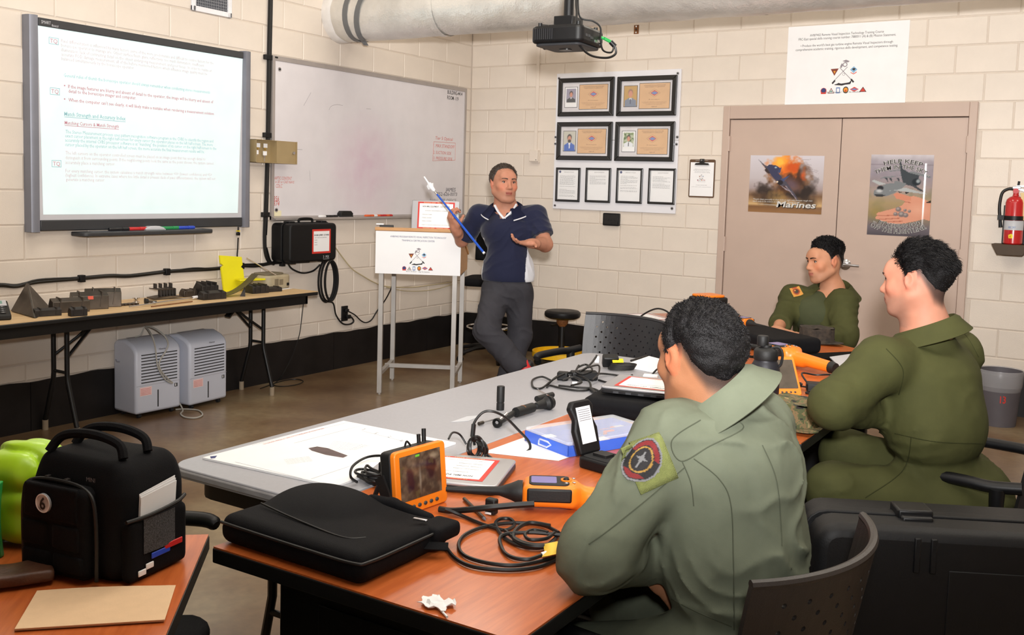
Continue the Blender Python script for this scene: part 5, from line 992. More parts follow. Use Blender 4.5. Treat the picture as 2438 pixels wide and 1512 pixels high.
def frame(fwd, up):
    f = unit(fwd); u = np.array(up, float); u = unit(u-f*(u@f)); l = np.cross(u, f); return np.stack([l, f, u])      # rows: left, forward, up
HAIRLINE = {'phi': [0, 30, 50, 66, 76, 86, 96, 112, 128, 150, 180]}
class Head:
    def __init__(s, c, fwd, up, sc=1., jaw=1., nape=-.075, front=.066):
        s.c = np.array(c, float); s.M = frame(fwd, up); s.sc = sc; s.jaw = jaw; s.zl = [front, front-.004, front-.012, .035, -.012, -.018, .018, .022, -.02, nape+.018, nape]
    def w(s, p): return s.c+(np.array(p, float)*s.sc)@s.M
    def loc(s, P): return ((P-s.c)@s.M.T)/s.sc
    def skull(s, sol, infl=0):
        q = lambda c, r, k=.02, mode='u', Rm=None: sol.ell(s.w(c), (np.array(r)+infl)*s.sc, s.M if Rm is None else Rm@s.M, k*s.sc, mode)
        q((0, -.014, .032), (.076, .097, .084)); q((0, -.028, .0), (.070, .078, .075), .03); return q
    def face(s, sol):
        q = s.skull(sol); c = lambda a, b, ra, rb, k=.015, mode='u': sol.cone(s.w(a), s.w(b), ra*s.sc, rb*s.sc, k*s.sc, mode)
        q((0, .030, -.012), (.064, .066, .078), .03); q((0, .042, -.06), (.047, .047, .052), .03)
        for x in (-1, 1):
            c((x*.056, -.004, -.055), (x*.03, .062, -.098), .020*s.jaw, .019*s.jaw, .03); q((x*.044, .062, -.024), (.022, .02, .02), .025)
        q((0, .074, -.104), (.024*s.jaw, .019, .018), .025); c((-.034, .083, .026), (.034, .083, .026), .010, .010, .02); q((0, .072, .045), (.05, .022, .03), .03)
        for x in (-1, 1): q((x*.032, .103, .006), (.018, .015, .011), .012, 's')
        c((0, .088, .016), (0, .112, -.026), .0075, .0115, .012); q((0, .113, -.030), (.0115, .010, .010), .008)
        for x in (-1, 1): q((x*.0125, .101, -.034), (.009, .011, .008), .008); q((x*.006, .105, -.043), (.004, .005, .004), .004, 's')
        q((0, .082, -.062), (.03, .018, .022), .02); q((0, .098, -.0585), (.021, .009, .0055), .008); q((0, .096, -.0715), (.019, .010, .0065), .008); c((-.022, .098, -.065), (.022, .098, -.065), .0022, .0022, .004, 's')
        for x in (-1, 1):
            A = Euler((0, x*R(8), x*R(-22))).to_matrix(); Rm = np.array(A).T
            q((x*.082, -.012, -.004), (.0085, .020, .033), .006, 'u', Rm); q((x*.090, -.007, .002), (.005, .011, .018), .004, 's', Rm); c((x*.079, .004, -.012), (x*.081, .004, .002), .006, .006, .004)
        return sol
    def zline(s, L): phi = np.degrees(np.arctan2(np.abs(L[:, 0]), L[:, 1]+.014)); return np.interp(phi, HAIRLINE['phi'], s.zl), phi
    def hair(s, thick, wave=None):
        sol = Solid(); s.skull(sol)
        def fn(P, d):
            L = s.loc(P); z, phi = s.zline(L); t = thick(L, phi, z); k = sstep(L[:, 2]-z, -.002, np.where(phi < 60, .05, .028)); dd = d-s.sc*(-.006+(t+.006)*k)
            if wave is not None: dd = dd+wave(L, phi, k)*s.sc
            return dd
        return sol.warp(fn)
    def colour(s, P, skin, lip, hairc, fade=.0, stub=0, flush=(0, 0, 0)):
        L = s.loc(P); z, phi = s.zline(L); C = np.ones((len(P), 3))*np.array(skin, float)
        C += (vn(L*60, 3)-.5)[:, None]*np.array((10, 9, 8)); C += (vn(L*14, 5)-.5)[:, None]*np.array((10, 2, 0))
        head = (np.linalg.norm(L, axis=1) < .17)
        m = head*sstep(L[:, 1], .085, .095)*np.exp(-((L[:, 2]+.065)/.0095)**2)*sstep(-np.abs(L[:, 0]), -.024, -.018); C = C*(1-m[:, None]*.9)+np.array(lip)*m[:, None]*.9
        ck = head*np.exp(-(((np.abs(L[:, 0])-.045)/.02)**2+((L[:, 2]+.03)/.022)**2))*(L[:, 1] > .03); C += ck[:, None]*np.array(flush)
        er = head*(np.abs(L[:, 0]) > .076)*(np.abs(L[:, 2]) < .04); C += er[:, None]*np.array((14, -4, -4))
        if stub: m = head*sstep(-L[:, 2], .045, .07)*sstep(L[:, 1], -.01, .03)*stub; C = C*(1-m[:, None])+np.array((90, 75, 68))*m[:, None]
        if fade: m = (L[:, 2] < .1)*(L[:, 2] > -.11)*sstep(L[:, 2]-z, -.03, .012)*sstep(phi, 62, 80)*fade*(np.abs(L[:, 0]) < .079)*head; C = C*(1-m[:, None])+np.array(hairc)*m[:, None]
        return C
    def extras(s, parent, bv, iris=(60, 40, 28), brow='hair_black', browup=0):
        mat('eye_white', srgb(165, 155, 148), .3); mat('iris_dark', srgb(*iris), .15); b = BV[bv]
        for x in (-1, 1):
            e = MB().ell(s.w((x*.0315, .0775, .006)), .0118*s.sc, 14, 10).build('eyeball', 'eye_white', parent)
            d = unit(np.array((x*.02, 1, -.02))@s.M); cc = np.array(s.w((x*.0315, .0775, .006)))
            MB().ell(cc+d*.0062*s.sc, .0068*s.sc, 10, 8).build('iris', 'iris_dark', e)
            pts = []
            for k in range(6):
                t = k/5; o_ = s.w((x*(.013+.036*t), .2, .0255+browup+.005*math.sin(t*2.4)-.002*t)); h = b.ray_cast(V(o_), V(-s.M[1]))
                if h[0] is not None: pts.append(h[0])
            if len(pts) > 2: MB().tube(pts, lambda t: (.0042-.0022*t)*s.sc, 6).build('eyebrow', brow, parent)
            lid = [s.w((x*(.0315+.0135*math.cos(a)), .0885-.005*abs(math.cos(a))**2, .0055+.0065*math.sin(a))) for a in np.linspace(.1, PI-.1, 8)]
            MB().tube(lid, .0022*s.sc, 5).build('eyelid', brow, parent)
def hand(sol, w, d, b, t, sc=1., curl=(.5, .5, .5, .5), thumb=(.7, .6, .25), spread=.06, tb=.35):
    """wrist w, finger direction d, back of hand b, thumb side t; curl per finger in radians per joint"""
    d, b = unit(d), np.array(b, float); b = unit(b-d*(b@d)); t0 = np.array(t, float); t = unit(t0-d*(t0@d)-b*(t0@b)); w = np.array(w, float)
    q = lambda x, y, z: w+(d*x+t*y+b*z)*sc
    sol.ell(q(.05, .002, 0), np.array((.05, .041, .0165))*sc, np.stack([d, t, b]), .015*sc); sol.cone(q(-.03, 0, 0), q(.02, 0, 0), .025*sc, .027*sc, .02*sc); sol.ell(q(.035, .026, -.008), np.array((.034, .017, .017))*sc, np.stack([d, t, b]), .012*sc)
    for i, (y, L1) in enumerate(((.029, .046), (.0095, .050), (-.010, .046), (-.028, .037))):
        p = q(.088-.004*abs(i-1), y, .001); a = 0; sp = (1.5-i)*spread; lens = (L1, L1*.62, L1*.5); r = (.0098, .0090, .0082) if i < 3 else (.0088, .008, .0074)
        for j in range(3):
            a += curl[i]*(.75 if j == 0 else 1.05); v = d*math.cos(a)-b*math.sin(a); v = v+t*math.sin(sp)*math.cos(a); n_ = p+unit(v)*lens[j]*sc; sol.cone(p, n_, r[j]*sc, r[min(j+1, 2)]*sc*.97, .006*sc); p = n_
    p = q(.022, .032, -.006); v = unit(d*thumb[0]+t*thumb[1]-b*thumb[2]); n_ = p+v*.046*sc; sol.cone(p, n_, .0125*sc, .011*sc, .012*sc); v2 = unit(v+(d*.5-b*tb)); sol.cone(n_, n_+v2*.034*sc, .0108*sc, .0088*sc, .006*sc)
    return sol
def folds(amp, f1, dirs=((1, .3, .2), (.2, 1, -.3)), seed=0, extra=None):
    def fn(P, d):
        n = np.zeros(len(P), F32); m = np.abs(d) < .05; Q = P[m]
        for i, dv in enumerate(dirs):
            v = np.array(dv, F32); v = v/np.linalg.norm(v); wv = vn(Q*6, seed+i)*2.2; s_ = (Q@v)*f1*(1+.37*i)+wv*1.6+vn(Q*14, seed+7+i)*.6; r = 1-np.abs(np.sin(s_*PI)); n[m] += (r**2)*sstep(vn(Q*5+3.3, seed+20+i), .42, .72)
        out = d-n*amp
        if extra: out = extra(P, out)
        return out
    return fn
def collar(parent, c, M, rx, ry, hgt, fall, m_, a0=-150, a1=150, tilt=0, spread=.02, name='collar', nu=40, tip=None):
    """stand and fall folded round the neck; M rows left/forward/up; angle 0 is the nape"""
    c = np.array(c, float)
    def fn(u, v):
        a = R(a0+(a1-a0)*u); fr = abs(a)/R(max(abs(a0), abs(a1))); st = min(v/.4, 1); fl = max((v-.4)/.6, 0); r = 1+.10*st+spread/rx*fl*1.5+.04*math.sin(min(fl, .3)*10)
        z = hgt*st*(1-.45*fr**2)-fall*fl*(1+.35*fr**3); return tuple(c+M[0]*(-math.sin(a)*rx*r)+M[1]*(-math.cos(a)*ry*r)+M[2]*(z+tilt*math.cos(a)))
    if tip: MB().tube([fn(i/40, 1) for i in range(41)], .0045, 6).build('collar_tipping', tip, parent)
    return MB().sheet(fn, nu, 11, .0035).build(name, m_, parent, smooth=70)
def decal(parent, on, px, py, w_, h_, rot, name, material=None, canvas=None, lift=.002, nx=9, ny=9, shape=None, base=None):
    """a patch sewn on: found on the garment where this pixel sees it, then wrapped on the surface"""
    b = BV[on]; dr_ = ray(px, py).normalized(); hit = b.ray_cast(CAM, dr_); p, n = hit[0], hit[1]
    if p is None: return None
    n = n if n.dot(dr_) < 0 else -n; rt = V(RT); u = (rt-n*rt.dot(n)).normalized(); v = n.cross(u); v = v if v.dot(UP) > 0 else -v; c_, s_ = math.cos(rot), math.sin(rot); U = u*c_+v*s_; W_ = v*c_-u*s_
    def at(x, y):
        o_ = p+U*x+W_*y+n*.06; h = b.ray_cast(o_, -n, .16); q = h[0] if h[0] is not None else p+U*x+W_*y; return q+n*lift
    if canvas is not None:
        return canvas.place(name, lambda i, j: tuple(at((i-.5)*w_, (j-.5)*h_)), parent, 'embroidered', .7)
    if shape == 'oval':
        vs = [at(0, 0)]; fs = []; K = 28
        for r_ in (.5, 1):
            for k in range(K): vs.append(at(r_*w_/2*math.cos(2*PI*k/K), r_*h_/2*math.sin(2*PI*k/K)))
        fs = [(0, 1+k, 1+(k+1) % K) for k in range(K)]+[(1+k, 1+K+k, 1+K+(k+1) % K, 1+(k+1) % K) for k in range(K)]
        o = MB().add(vs, fs).build(name, material, parent)
    else: o = MB().add([at((i/(nx-1)-.5)*w_, (j/(ny-1)-.5)*h_) for j in range(ny) for i in range(nx)], [(j*nx+i, j*nx+i+1, (j+1)*nx+i+1, (j+1)*nx+i) for j in range(ny-1) for i in range(nx-1)]).build(name, material, parent)
    s = o.modifiers.new('thick', 'SOLIDIFY'); s.thickness = .0025; s.offset = 0; return o
def seam(parent, on, pts, m_, r=.0013, lift=.0006, name='seam'):
    b = BV[on]; P = []
    for q in spline([(x, y, 0) for x, y in pts], 8):
        d_ = ray(q.x, q.y).normalized(); h = b.ray_cast(CAM, d_)
        if h[0] is not None: P.append(h[0]-d_*lift)
    if len(P) > 3: MB().tube(P, r, 5).build(name, m_, parent)
mat('hair_black', srgb(15, 13, 14), .55, var=.3, nscale=60, bump=.6, bscale=420, spec=.22); mat('hair_brown', srgb(52, 40, 32), .5, var=.25, nscale=60, bump=.5, bscale=400)
def cloth(name, col, f=.10):
    m = mat(name, col, .82, var=.10, nscale=10, bump=.5, bscale=10, spec=.15); nt = m.node_tree; N = nt.nodes; L = nt.links
    tc = [q for q in N if q.type == 'TEX_COORD'][0]; bp = [q for q in N if q.type == 'BUMP'][0]; bp.inputs['Distance'].default_value = .012
    n2 = N.new('ShaderNodeTexNoise'); n2.inputs['Scale'].default_value = 700; L.new(tc.outputs['Object'], n2.inputs[0]); b2 = N.new('ShaderNodeBump'); b2.inputs['Strength'].default_value = .25; b2.inputs['Distance'].default_value = .001
    L.new(n2.outputs[0], b2.inputs['Height']); L.new(bp.outputs[0], b2.inputs['Normal']); L.new(b2.outputs[0], N['Principled BSDF'].inputs['Normal']); return m
cloth('sage_cloth', srgb(98, 103, 87)); cloth('olive_cloth', srgb(66, 67, 38)); cloth('sage_seam', srgb(76, 80, 66)); cloth('olive_seam', srgb(48, 50, 26)); cloth('navy_knit', srgb(24, 28, 52)); cloth('grey_denim', srgb(58, 57, 62)); cloth('olive_tee', srgb(66, 70, 48)); cloth('white_knit', srgb(225, 226, 232))
vcol_mat('embroidered', .75, bump=.4, bscale=700); vcol_mat('skin', .58, bump=.12, bscale=500, spec=.28, sss=.06)
def strands(parent, src, head, n, length, flow, mname, seed=1, lift=.5, wd=.0009, jit=.5, zmin=None):
    """short locks of hair rooted all over the hair mesh; flow(L) is the combing direction in head axes"""
    rng = np.random.default_rng(seed); me = src.data; nv = len(me.vertices); co = np.empty(nv*3, F32); me.vertices.foreach_get('co', co); co = co.reshape(-1, 3); no = np.empty(nv*3, F32); me.vertices.foreach_get('normal', no); no = no.reshape(-1, 3)
    L = head.loc(co); z, phi = head.zline(L); ok = np.where(L[:, 2] > z+.004)[0]; k = rng.choice(ok, n); p = co[k]+rng.normal(0, .0015, (n, 3)); nn = no[k]; Lk = L[k]
    fl = flow(Lk)@head.M; fl = fl-nn*np.sum(fl*nn, 1, keepdims=True); d = fl+nn*lift+rng.normal(0, jit, (n, 3)); d /= np.linalg.norm(d, axis=1, keepdims=True); ln = (length(Lk)*rng.uniform(.6, 1.2, n))[:, None]
    w_ = np.cross(d, rng.normal(0, 1, (n, 3))); w_ /= np.linalg.norm(w_, axis=1, keepdims=True); w_ *= wd; b = p-nn*.003; m1 = b+d*ln*.55; m2 = b+d*ln*.9-nn*ln*.22+fl*ln*.2
    vs = np.stack([b-w_, b+w_, m1-w_, m1+w_, m2], 1).reshape(-1, 3); i = np.arange(n)*5; fs = [(a, a+1, a+3, a+2) for a in i]+[(a+2, a+3, a+4) for a in i]
    m = bpy.data.meshes.new('hair_locks'); m.from_pydata(vs.tolist(), [], fs); m.materials.append(MATS[mname]); m.polygons.foreach_set('use_smooth', [True]*len(m.polygons)); o = bpy.data.objects.new('hair_locks', m); COL.objects.link(o); o.parent = parent; o['kind'] = 'stuff'; return o
def bounds(*ps, pad=.16): a = np.array(ps); return a.min(0)-pad, a.max(0)+pad
def A_(px, py, d): return np.array(AT(px, py, d))
# ================================================================== man A: sage coveralls, near, back to camera
pa = thing('person', 'seated man with short wavy black hair in sage green coveralls, back to camera', 'person', (4.86, -5.9, 0))
def rel(o): o.matrix_parent_inverse = o.parent.matrix_basis.inverted(); return o
INV = {}
def person_children(root):
    for o in list(root.children): o.matrix_parent_inverse = root.matrix_basis.inverted()
hd = A_(1662, 850, 2.12); H = Head(hd, cam_dir(-.44, .89, -.10), cam_dir(-.06, .16, 1), .935, nape=-.078)
lsh, rsh = A_(1598, 1050, 2.05), A_(1800, 1012, 2.19); nk = A_(1712, 968, 2.11); chest = A_(1742, 1140, 2.08); belly = A_(1755, 1330, 2.06); pel = np.array((4.83, -5.86, .56))
lel = A_(1418, 1320, 1.94); lwr = A_(1540, 1335, 2.10); rel_ = A_(1760, 1290, 2.42); rwr = A_(1590, 1290, 2.28)
bm = frame(np.cross(unit(rsh-lsh), (0, 0, -1)) if False else np.cross((0, 0, 1), unit(rsh-lsh)), (0, 0, 1)); spine = unit(nk-pel); BM = frame(bm[1], spine)
lk, rk = np.array((4.42, -6.02, .50)), np.array((4.45, -5.62, .50)); la, ra = np.array((4.45, -6.0, .08)), np.array((4.5, -5.6, .08)); lh, rh = pel-BM[0]*-.09, pel-BM[0]*.09
body = Solid(); H.face(body)
body.cone(H.w((0, -.022, -.045)), nk+BM[2]*.01, .058, .066, .03); body.cone(nk, chest, .07, .1, .05); body.ell(chest, (.14, .09, .09), BM, .04); body.cone(chest, pel, .1, .07, .06); body.cone(lsh, rsh, .045, .045, .04)
for s_, e, w_ in ((lsh, lel, lwr), (rsh, rel_, rwr)): body.cone(s_, e, .04, .035, .03); body.cone(e, w_, .035, .024, .02)
for h_, k_, a_ in ((lh, lk, la), (rh, rk, ra)): body.cone(h_, k_, .07, .05, .05); body.cone(k_, a_, .048, .035, .03); body.cone(a_, a_+np.array((-.14, 0, -.05)), .035, .03, .03)
hand(body, lwr, unit(A_(1580, 1375, 2.10)-lwr), cam_dir(-.2, -.8, .5), cam_dir(.4, .2, .8), 1.0, (.45, .5, .5, .55)); hand(body, rwr, unit(A_(1500, 1300, 2.18)-rwr), (0, 0, 1), cam_dir(.2, -1, 0), 1.0, (.4, .4, .4, .4))
skinA = (142, 96, 68)
bo = solid_obj('body', body, *bounds(hd, lel, pel, lk, rk, la, ra, rsh, pad=.2), .005, 'skin', pa, lambda P: H.colour(P, skinA, (150, 90, 78), (36, 28, 26), .8), 2)
suit = Solid()
suit.ell(chest+BM[2]*.03+BM[1]*-.01, (.165, .115, .12), BM, .05); suit.ell(chest-BM[2]*.08, (.165, .118, .17), BM, .06); suit.ell(belly, (.168, .128, .15), BM, .06); suit.ell(pel, (.185, .15, .12), BM, .06)
suit.cone(lsh+BM[0]*-.01, rsh-BM[0]*-.01, .064, .064, .06); suit.cone(nk-BM[2]*.055, lsh, .052, .058, .04); suit.cone(nk-BM[2]*.055, rsh, .052, .058, .04); suit.cone(nk-BM[2]*.065, chest, .07, .12, .05)
suit.cone(lsh, lel, .076, .071, .05); suit.cone(lel, lwr, .069, .047, .03); suit.cone(rsh, rel_, .07, .062, .05); suit.cone(rel_, rwr, .06, .042, .03)
for h_, k_, a_ in ((lh, lk, la), (rh, rk, ra)): suit.cone(h_, k_, .1, .078, .06); suit.cone(k_, a_, .075, .06, .04)
NM_ = frame(unit(np.cross(BM[0], unit(H.w((0, -.02, -.03))-nk))), unit(H.w((0, -.02, -.05))-nk))
def pleatA(P, d):
    L = (P-chest)@BM.T; back = (L[:, 1] < 0); st = 1/(1+np.exp(-(L[:, 0]-.062-.12*np.clip(L[:, 2]-.03, 0, 1))/.0025)); st2 = 1/(1+np.exp(-(-L[:, 0]-.075)/.003)); yk = 1/(1+np.exp((L[:, 2]-.105)/.003))
    return d-back*(-.005*st*(L[:, 2] < .10)*(L[:, 2] > -.22)-.003*st2+.0035*(1-yk))-.005*np.exp(-((L[:, 2]+.235)/.02)**2)*1
suit.cone(nk-NM_[2]*.05, nk-NM_[2]*.01, .082, .076, .03); suit.warp(folds(.009, 11, ((.3, .4, 1), (1, -.5, .6)), 3, pleatA))
suit.cut(lwr+unit(lwr-lel)*.0, unit(lwr-lel)); 
so = solid_obj('coverall', suit, *bounds(nk, lel, pel, lk, rk, la, ra, rsh, pad=.2), .006, 'sage_cloth', pa, None, 3)
NM = frame(unit(np.cross(BM[0], unit(H.w((0, -.02, -.03))-nk))), unit(H.w((0, -.02, -.05))-nk))
collar(pa, nk-NM[2]*.012, NM, .080, .084, .058, .050, 'sage_cloth', -160, 160, .022, .036)
hair = H.hair(lambda L, phi, z: .0015+.009*sstep(L[:, 2]-z, .01, .07), lambda L, phi, k: -k*(.0045*np.abs(np.sin(np.linalg.norm(L-np.array((.01, -.075, .075), F32), axis=1)*120+3*vn(L*22, 2)))+.005*vn(L*70, 1)+.003*vn(L*160, 9)))
ho = solid_obj('hair', hair, *bounds(hd, pad=.15), .0035, 'hair_black', pa, None, 1)
strands(pa, ho, H, 26000, lambda L: .005+.005*sstep(L[:, 2], .0, .06), lambda L: np.cross(L-np.array((.01, -.075, .075)), np.array((0, .3, 1.)))*9+np.stack([np.zeros(len(L)), -np.ones(len(L))*.3, -np.ones(len(L))*.4], 1), 'hair_black', 3, .7, .0007, .55)
cv = Canvas(40, 56, .72, (24, 22, 26)); cv.mix((((cv.X-.36)/.36)**2+((cv.Y-.5)/.5)**2 > .80)*1, (112, 112, 114)); r = ((cv.X-.36)/.36)**2+((cv.Y-.5)/.5)**2; cv.mix((r > .28)*(r < .36)*1, (150, 115, 50)); cv.mix((r > .42)*(r < .74)*(cv.Y > .62)*1, (112, 24, 28)); cv.mix((r > .42)*(r < .74)*(cv.Y < .2)*1, (112, 24, 28))
cv.poly([(.34, .3), (.38, .3), (.39, .5), (.52, .52), (.39, .56), (.38, .68), (.34, .68), (.33, .56), (.2, .52), (.33, .5)], (110, 110, 112))
mat('velcro_olive', srgb(112, 118, 66), .95, var=.1, nscale=80, bump=.6, bscale=500)
decal(pa, so.name, 1547, 1103, .086, .096, R(22), 'velcro_panel', 'velcro_olive', lift=.002)
pt = decal(pa, so.name, 1528, 1097, .074, .098, R(-38), 'shoulder_patch', canvas=cv, lift=.0055)
# trim the patch to its oval
def oval(o, nx, ny):
    bm_ = bmesh.new(); bm_.from_mesh(o.data); bm_.verts.ensure_lookup_table(); kill = [v for v in bm_.verts if (((v.index % nx)/(nx-1)-.5)**2+((v.index//nx)/(ny-1)-.5)**2) > .252]; bmesh.ops.delete(bm_, geom=kill, context='VERTS'); bm_.to_mesh(o.data); bm_.free()
if pt: oval(pt, 40, 56)
for pts in (((1668, 1000), (1600, 1048), (1622, 1098), (1690, 1062), (1768, 1022), (1752, 1000)), ((1625, 1100), (1645, 1150), (1652, 1205)), ((1652, 1092), (1712, 1140), (1740, 1200), (1746, 1330), (1748, 1500)), ((1632, 1112), (1540, 1190), (1450, 1262), (1402, 1296)), ((1545, 1395), (1640, 1448), (1742, 1492)), ((1815, 1060), (1850, 1150), (1862, 1300))): seam(pa, so.name, pts, 'sage_seam')
person_children(pa)
# ================================================================== man B: olive coveralls, right, back to camera
pb = thing('person', 'seated man with thick black hair in dark olive coveralls, arms folded on table', 'person', (4.97, -4.42, 0))
hd = A_(2178, 668, 3.25); H = Head(hd, cam_dir(-.76, .65, -.04), cam_dir(-.02, .08, 1), .94, jaw=1.1, nape=-.082)
lsh, rsh = A_(2098, 868, 3.14), A_(2278, 845, 3.42); nk = A_(2205, 792, 3.25); chest = A_(2215, 900, 3.25); belly = A_(2235, 1020, 3.2); pel = np.array((5.03, -4.36, .56))
lel = A_(1985, 965, 3.06); lwr = A_(2115, 985, 3.27); rel_ = A_(2100, 965, 3.62); rwr = A_(2015, 905, 3.28)
bm = frame(np.cross((0, 0, 1), unit(rsh-lsh)), (0, 0, 1)); spine = unit(nk-pel); BM = frame(bm[1], spine); lh, rh = pel+BM[0]*.09, pel-BM[0]*.09
lk, rk = A_(1985, 1165, 3.15), A_(2010, 1080, 3.55); la, ra = lk+np.array((.06, .02, -.45)), rk+np.array((.05, .02, -.42))
body = Solid(); H.face(body); body.cone(H.w((0, -.022, -.045)), nk+BM[2]*.01, .060, .07, .03); body.cone(nk, chest, .07, .1, .05); body.ell(chest, (.14, .09, .09), BM, .04); body.cone(chest, pel, .1, .07, .06); body.cone(lsh, rsh, .045, .045, .04)
for s_, e, w_ in ((lsh, lel, lwr), (rsh, rel_, rwr)): body.cone(s_, e, .04, .035, .03); body.cone(e, w_, .035, .024, .02)
for h_, k_, a_ in ((lh, lk, la), (rh, rk, ra)): body.cone(h_, k_, .07, .05, .05); body.cone(k_, a_, .048, .035, .03); body.cone(a_, a_+np.array((-.14, 0, -.05)), .035, .03, .03)
hand(body, lwr, unit(A_(2145, 1000, 3.34)-lwr), cam_dir(.3, -.8, .3), cam_dir(0, .3, .9), 1.0, (.6, .65, .65, .7)); hand(body, rwr, unit(A_(1985, 870, 3.1)-rwr), cam_dir(-.35, .1, .9), cam_dir(.75, .3, .6), 1.05, (.5, .55, .6, .6), (.5, .8, .0))
obB = solid_obj('body', body, *bounds(hd, lel, pel, lk, rk, la, ra, rsh, rel_, pad=.2), .0055, 'skin', pb, lambda P: H.colour(P, (176, 122, 100), (140, 74, 66), (44, 36, 34), .75, .25, (18, -6, -6)), 2)
suit = Solid(); suit.ell(chest-BM[2]*.0-BM[1]*.01, (.19, .125, .12), BM, .05); suit.ell(chest-BM[2]*.1, (.185, .128, .17), BM, .06); suit.ell(belly, (.182, .135, .15), BM, .06); suit.ell(pel, (.195, .17, .125), BM, .06)
suit.cone(lsh, rsh, .068, .068, .06); suit.cone(nk-BM[2]*.06, lsh, .055, .058, .04); suit.cone(nk-BM[2]*.06, rsh, .055, .058, .04); suit.cone(nk-BM[2]*.065, chest, .07, .12, .05)
suit.cone(lsh, lel, .08, .074, .05); suit.cone(lel, lwr, .070, .048, .03); suit.cone(rsh, rel_, .075, .065, .05); suit.cone(rel_, rwr, .062, .046, .03)
for h_, k_, a_ in ((lh, lk, la), (rh, rk, ra)): suit.cone(h_, k_, .105, .082, .06); suit.cone(k_, a_, .08, .062, .04)
def beltB(P, d): L = (P-belly)@BM.T; return d-.004*np.exp(-((L[:, 2]+.115)/.018)**2)+.004*np.exp(-((L[:, 2]+.085)/.008)**2)
NM_ = frame(unit(np.cross(BM[0], unit(H.w((0, -.02, -.03))-nk))), unit(H.w((0, -.02, -.05))-nk)); suit.cone(nk-NM_[2]*.05, nk-NM_[2]*.01, .084, .078, .03); suit.warp(folds(.007, 10, ((.5, .3, 1), (-.5, .5, .9)), 11, beltB)); suit.cut(lwr, unit(lwr-lel)); suit.cut(rwr, unit(rwr-rel_))
sb_ = solid_obj('coverall', suit, *bounds(nk, lel, pel, lk, rk, la, ra, rsh, rel_, pad=.2), .008, 'olive_cloth', pb, None, 3)
NM = frame(unit(np.cross(BM[0], unit(H.w((0, -.02, -.03))-nk))), unit(H.w((0, -.02, -.05))-nk)); collar(pb, nk-NM[2]*.02, NM, .084, .088, .058, .05, 'olive_cloth', -155, 155, .016, .028)
hair = H.hair(lambda L, phi, z: .0015+.020*sstep(L[:, 2]-z, .03, .10), lambda L, phi, k: -k*(.007*np.abs(np.sin(L[:, 1]*55+L[:, 2]*38+3*vn(L*16, 2)))*sstep(L[:, 2], .0, .04)+.004*vn(L*60, 1)))
ho = solid_obj('hair', hair, *bounds(hd, pad=.17), .004, 'hair_black', pb, None, 1); strands(pb, ho, H, 16000, lambda L: .006+.022*sstep(L[:, 2], .0, .06), lambda L: np.stack([L[:, 0]*2, -np.ones(len(L)), .2-.6*sstep(-L[:, 1], 0, .08)], 1), 'hair_black', 5, .35, .0009, .28); H.extras(pb, obB.name)
for pts in (((2110, 830), (2150, 880), (2140, 940)), ((2130, 1032), (2230, 1052), (2340, 1056)), ((2060, 1185), (2150, 1120), (2170, 1040)), ((2215, 770), (2290, 790), (2330, 850))): seam(pb, sb_.name, pts, 'olive_seam', .0016)
person_children(pb)
# jacket hung behind him on the chair
cloth('jacket_green', srgb(48, 56, 46)); jk = Solid(); jk.cone((5.24, -4.52, .68), (5.25, -4.22, .68), .035, .035, .03); jk.cone((5.24, -4.5, .66), (5.22, -4.56, .36), .045, .05, .05); jk.cone((5.26, -4.3, .66), (5.27, -4.3, .34), .05, .05, .05); jk.cone((5.25, -4.4, .6), (5.24, -4.45, .36), .05, .05, .05); jk.warp(folds(.012, 16, ((1, 1, .2), (.3, 1, .4)), 40))
# ================================================================== man C: olive coveralls, by the door, in profile
pc_ = thing('person', 'seated man in olive coveralls looking left beside the double door', 'person', (4.0, -2.0, 0))
hd = A_(1963, 622, 5.75); H = Head(hd, cam_dir(-.93, -.30, -.10), cam_dir(.10, 0, 1), 1.0, jaw=.95, nape=-.07, front=.060)
nk = A_(1983, 690, 5.8); lsh, rsh = A_(2008, 722, 5.68), A_(1888, 708, 5.9); chest = A_(1945, 750, 5.8); belly = A_(1955, 800, 5.85); pel = np.array((4.06, -1.92, .52))
rel_ = A_(1858, 770, 5.72); rwr = A_(1850, 788, 5.55); lel = A_(2012, 800, 5.55); lwr = A_(1935, 800, 5.42)
bm = frame(np.cross((0, 0, 1), unit(rsh-lsh)), (0, 0, 1)); BM = frame(bm[1], unit(nk-belly)); lh, rh = pel+BM[0]*.09, pel-BM[0]*.09; lk, rk = pel+bm[1]*.42+bm[0]*.1, pel+bm[1]*.42-bm[0]*.1; la, ra = lk-np.array((0, 0, .43)), rk-np.array((0, 0, .43))
body = Solid(); H.face(body); body.cone(H.w((0, -.02, -.045)), nk+BM[2]*.0, .052, .058, .03); body.cone(nk, chest, .06, .09, .05); body.ell(chest, (.13, .085, .085), BM, .04); body.cone(chest, pel, .1, .1, .06); body.cone(lsh, rsh, .04, .04, .04)
for s_, e, w_ in ((lsh, lel, lwr), (rsh, rel_, rwr)): body.cone(s_, e, .038, .036, .03); body.cone(e, w_, .037, .026, .02)
for h_, k_, a_ in ((lh, lk, la), (rh, rk, ra)): body.cone(h_, k_, .07, .05, .05); body.cone(k_, a_, .045, .035, .03); body.cone(a_, a_+bm[1]*.14-np.array((0, 0, .03)), .035, .03, .03)
hand(body, rwr, unit(A_(1885, 792, 5.42)-rwr), (0, 0, 1), bm[0], 1.0, (.2, .22, .22, .25)); hand(body, lwr, unit(A_(1890, 798, 5.4)-lwr), (0, 0, 1), -bm[0], 1.0, (.25, .25, .25, .25))
ob = solid_obj('body', body, *bounds(hd, lel, rel_, pel, lk, rk, la, ra, rsh, lsh, pad=.2), .0055, 'skin', pc_, lambda P: H.colour(P, (186, 132, 102), (150, 80, 70), (40, 34, 34), .7, .08, (12, -2, -4)), 2)
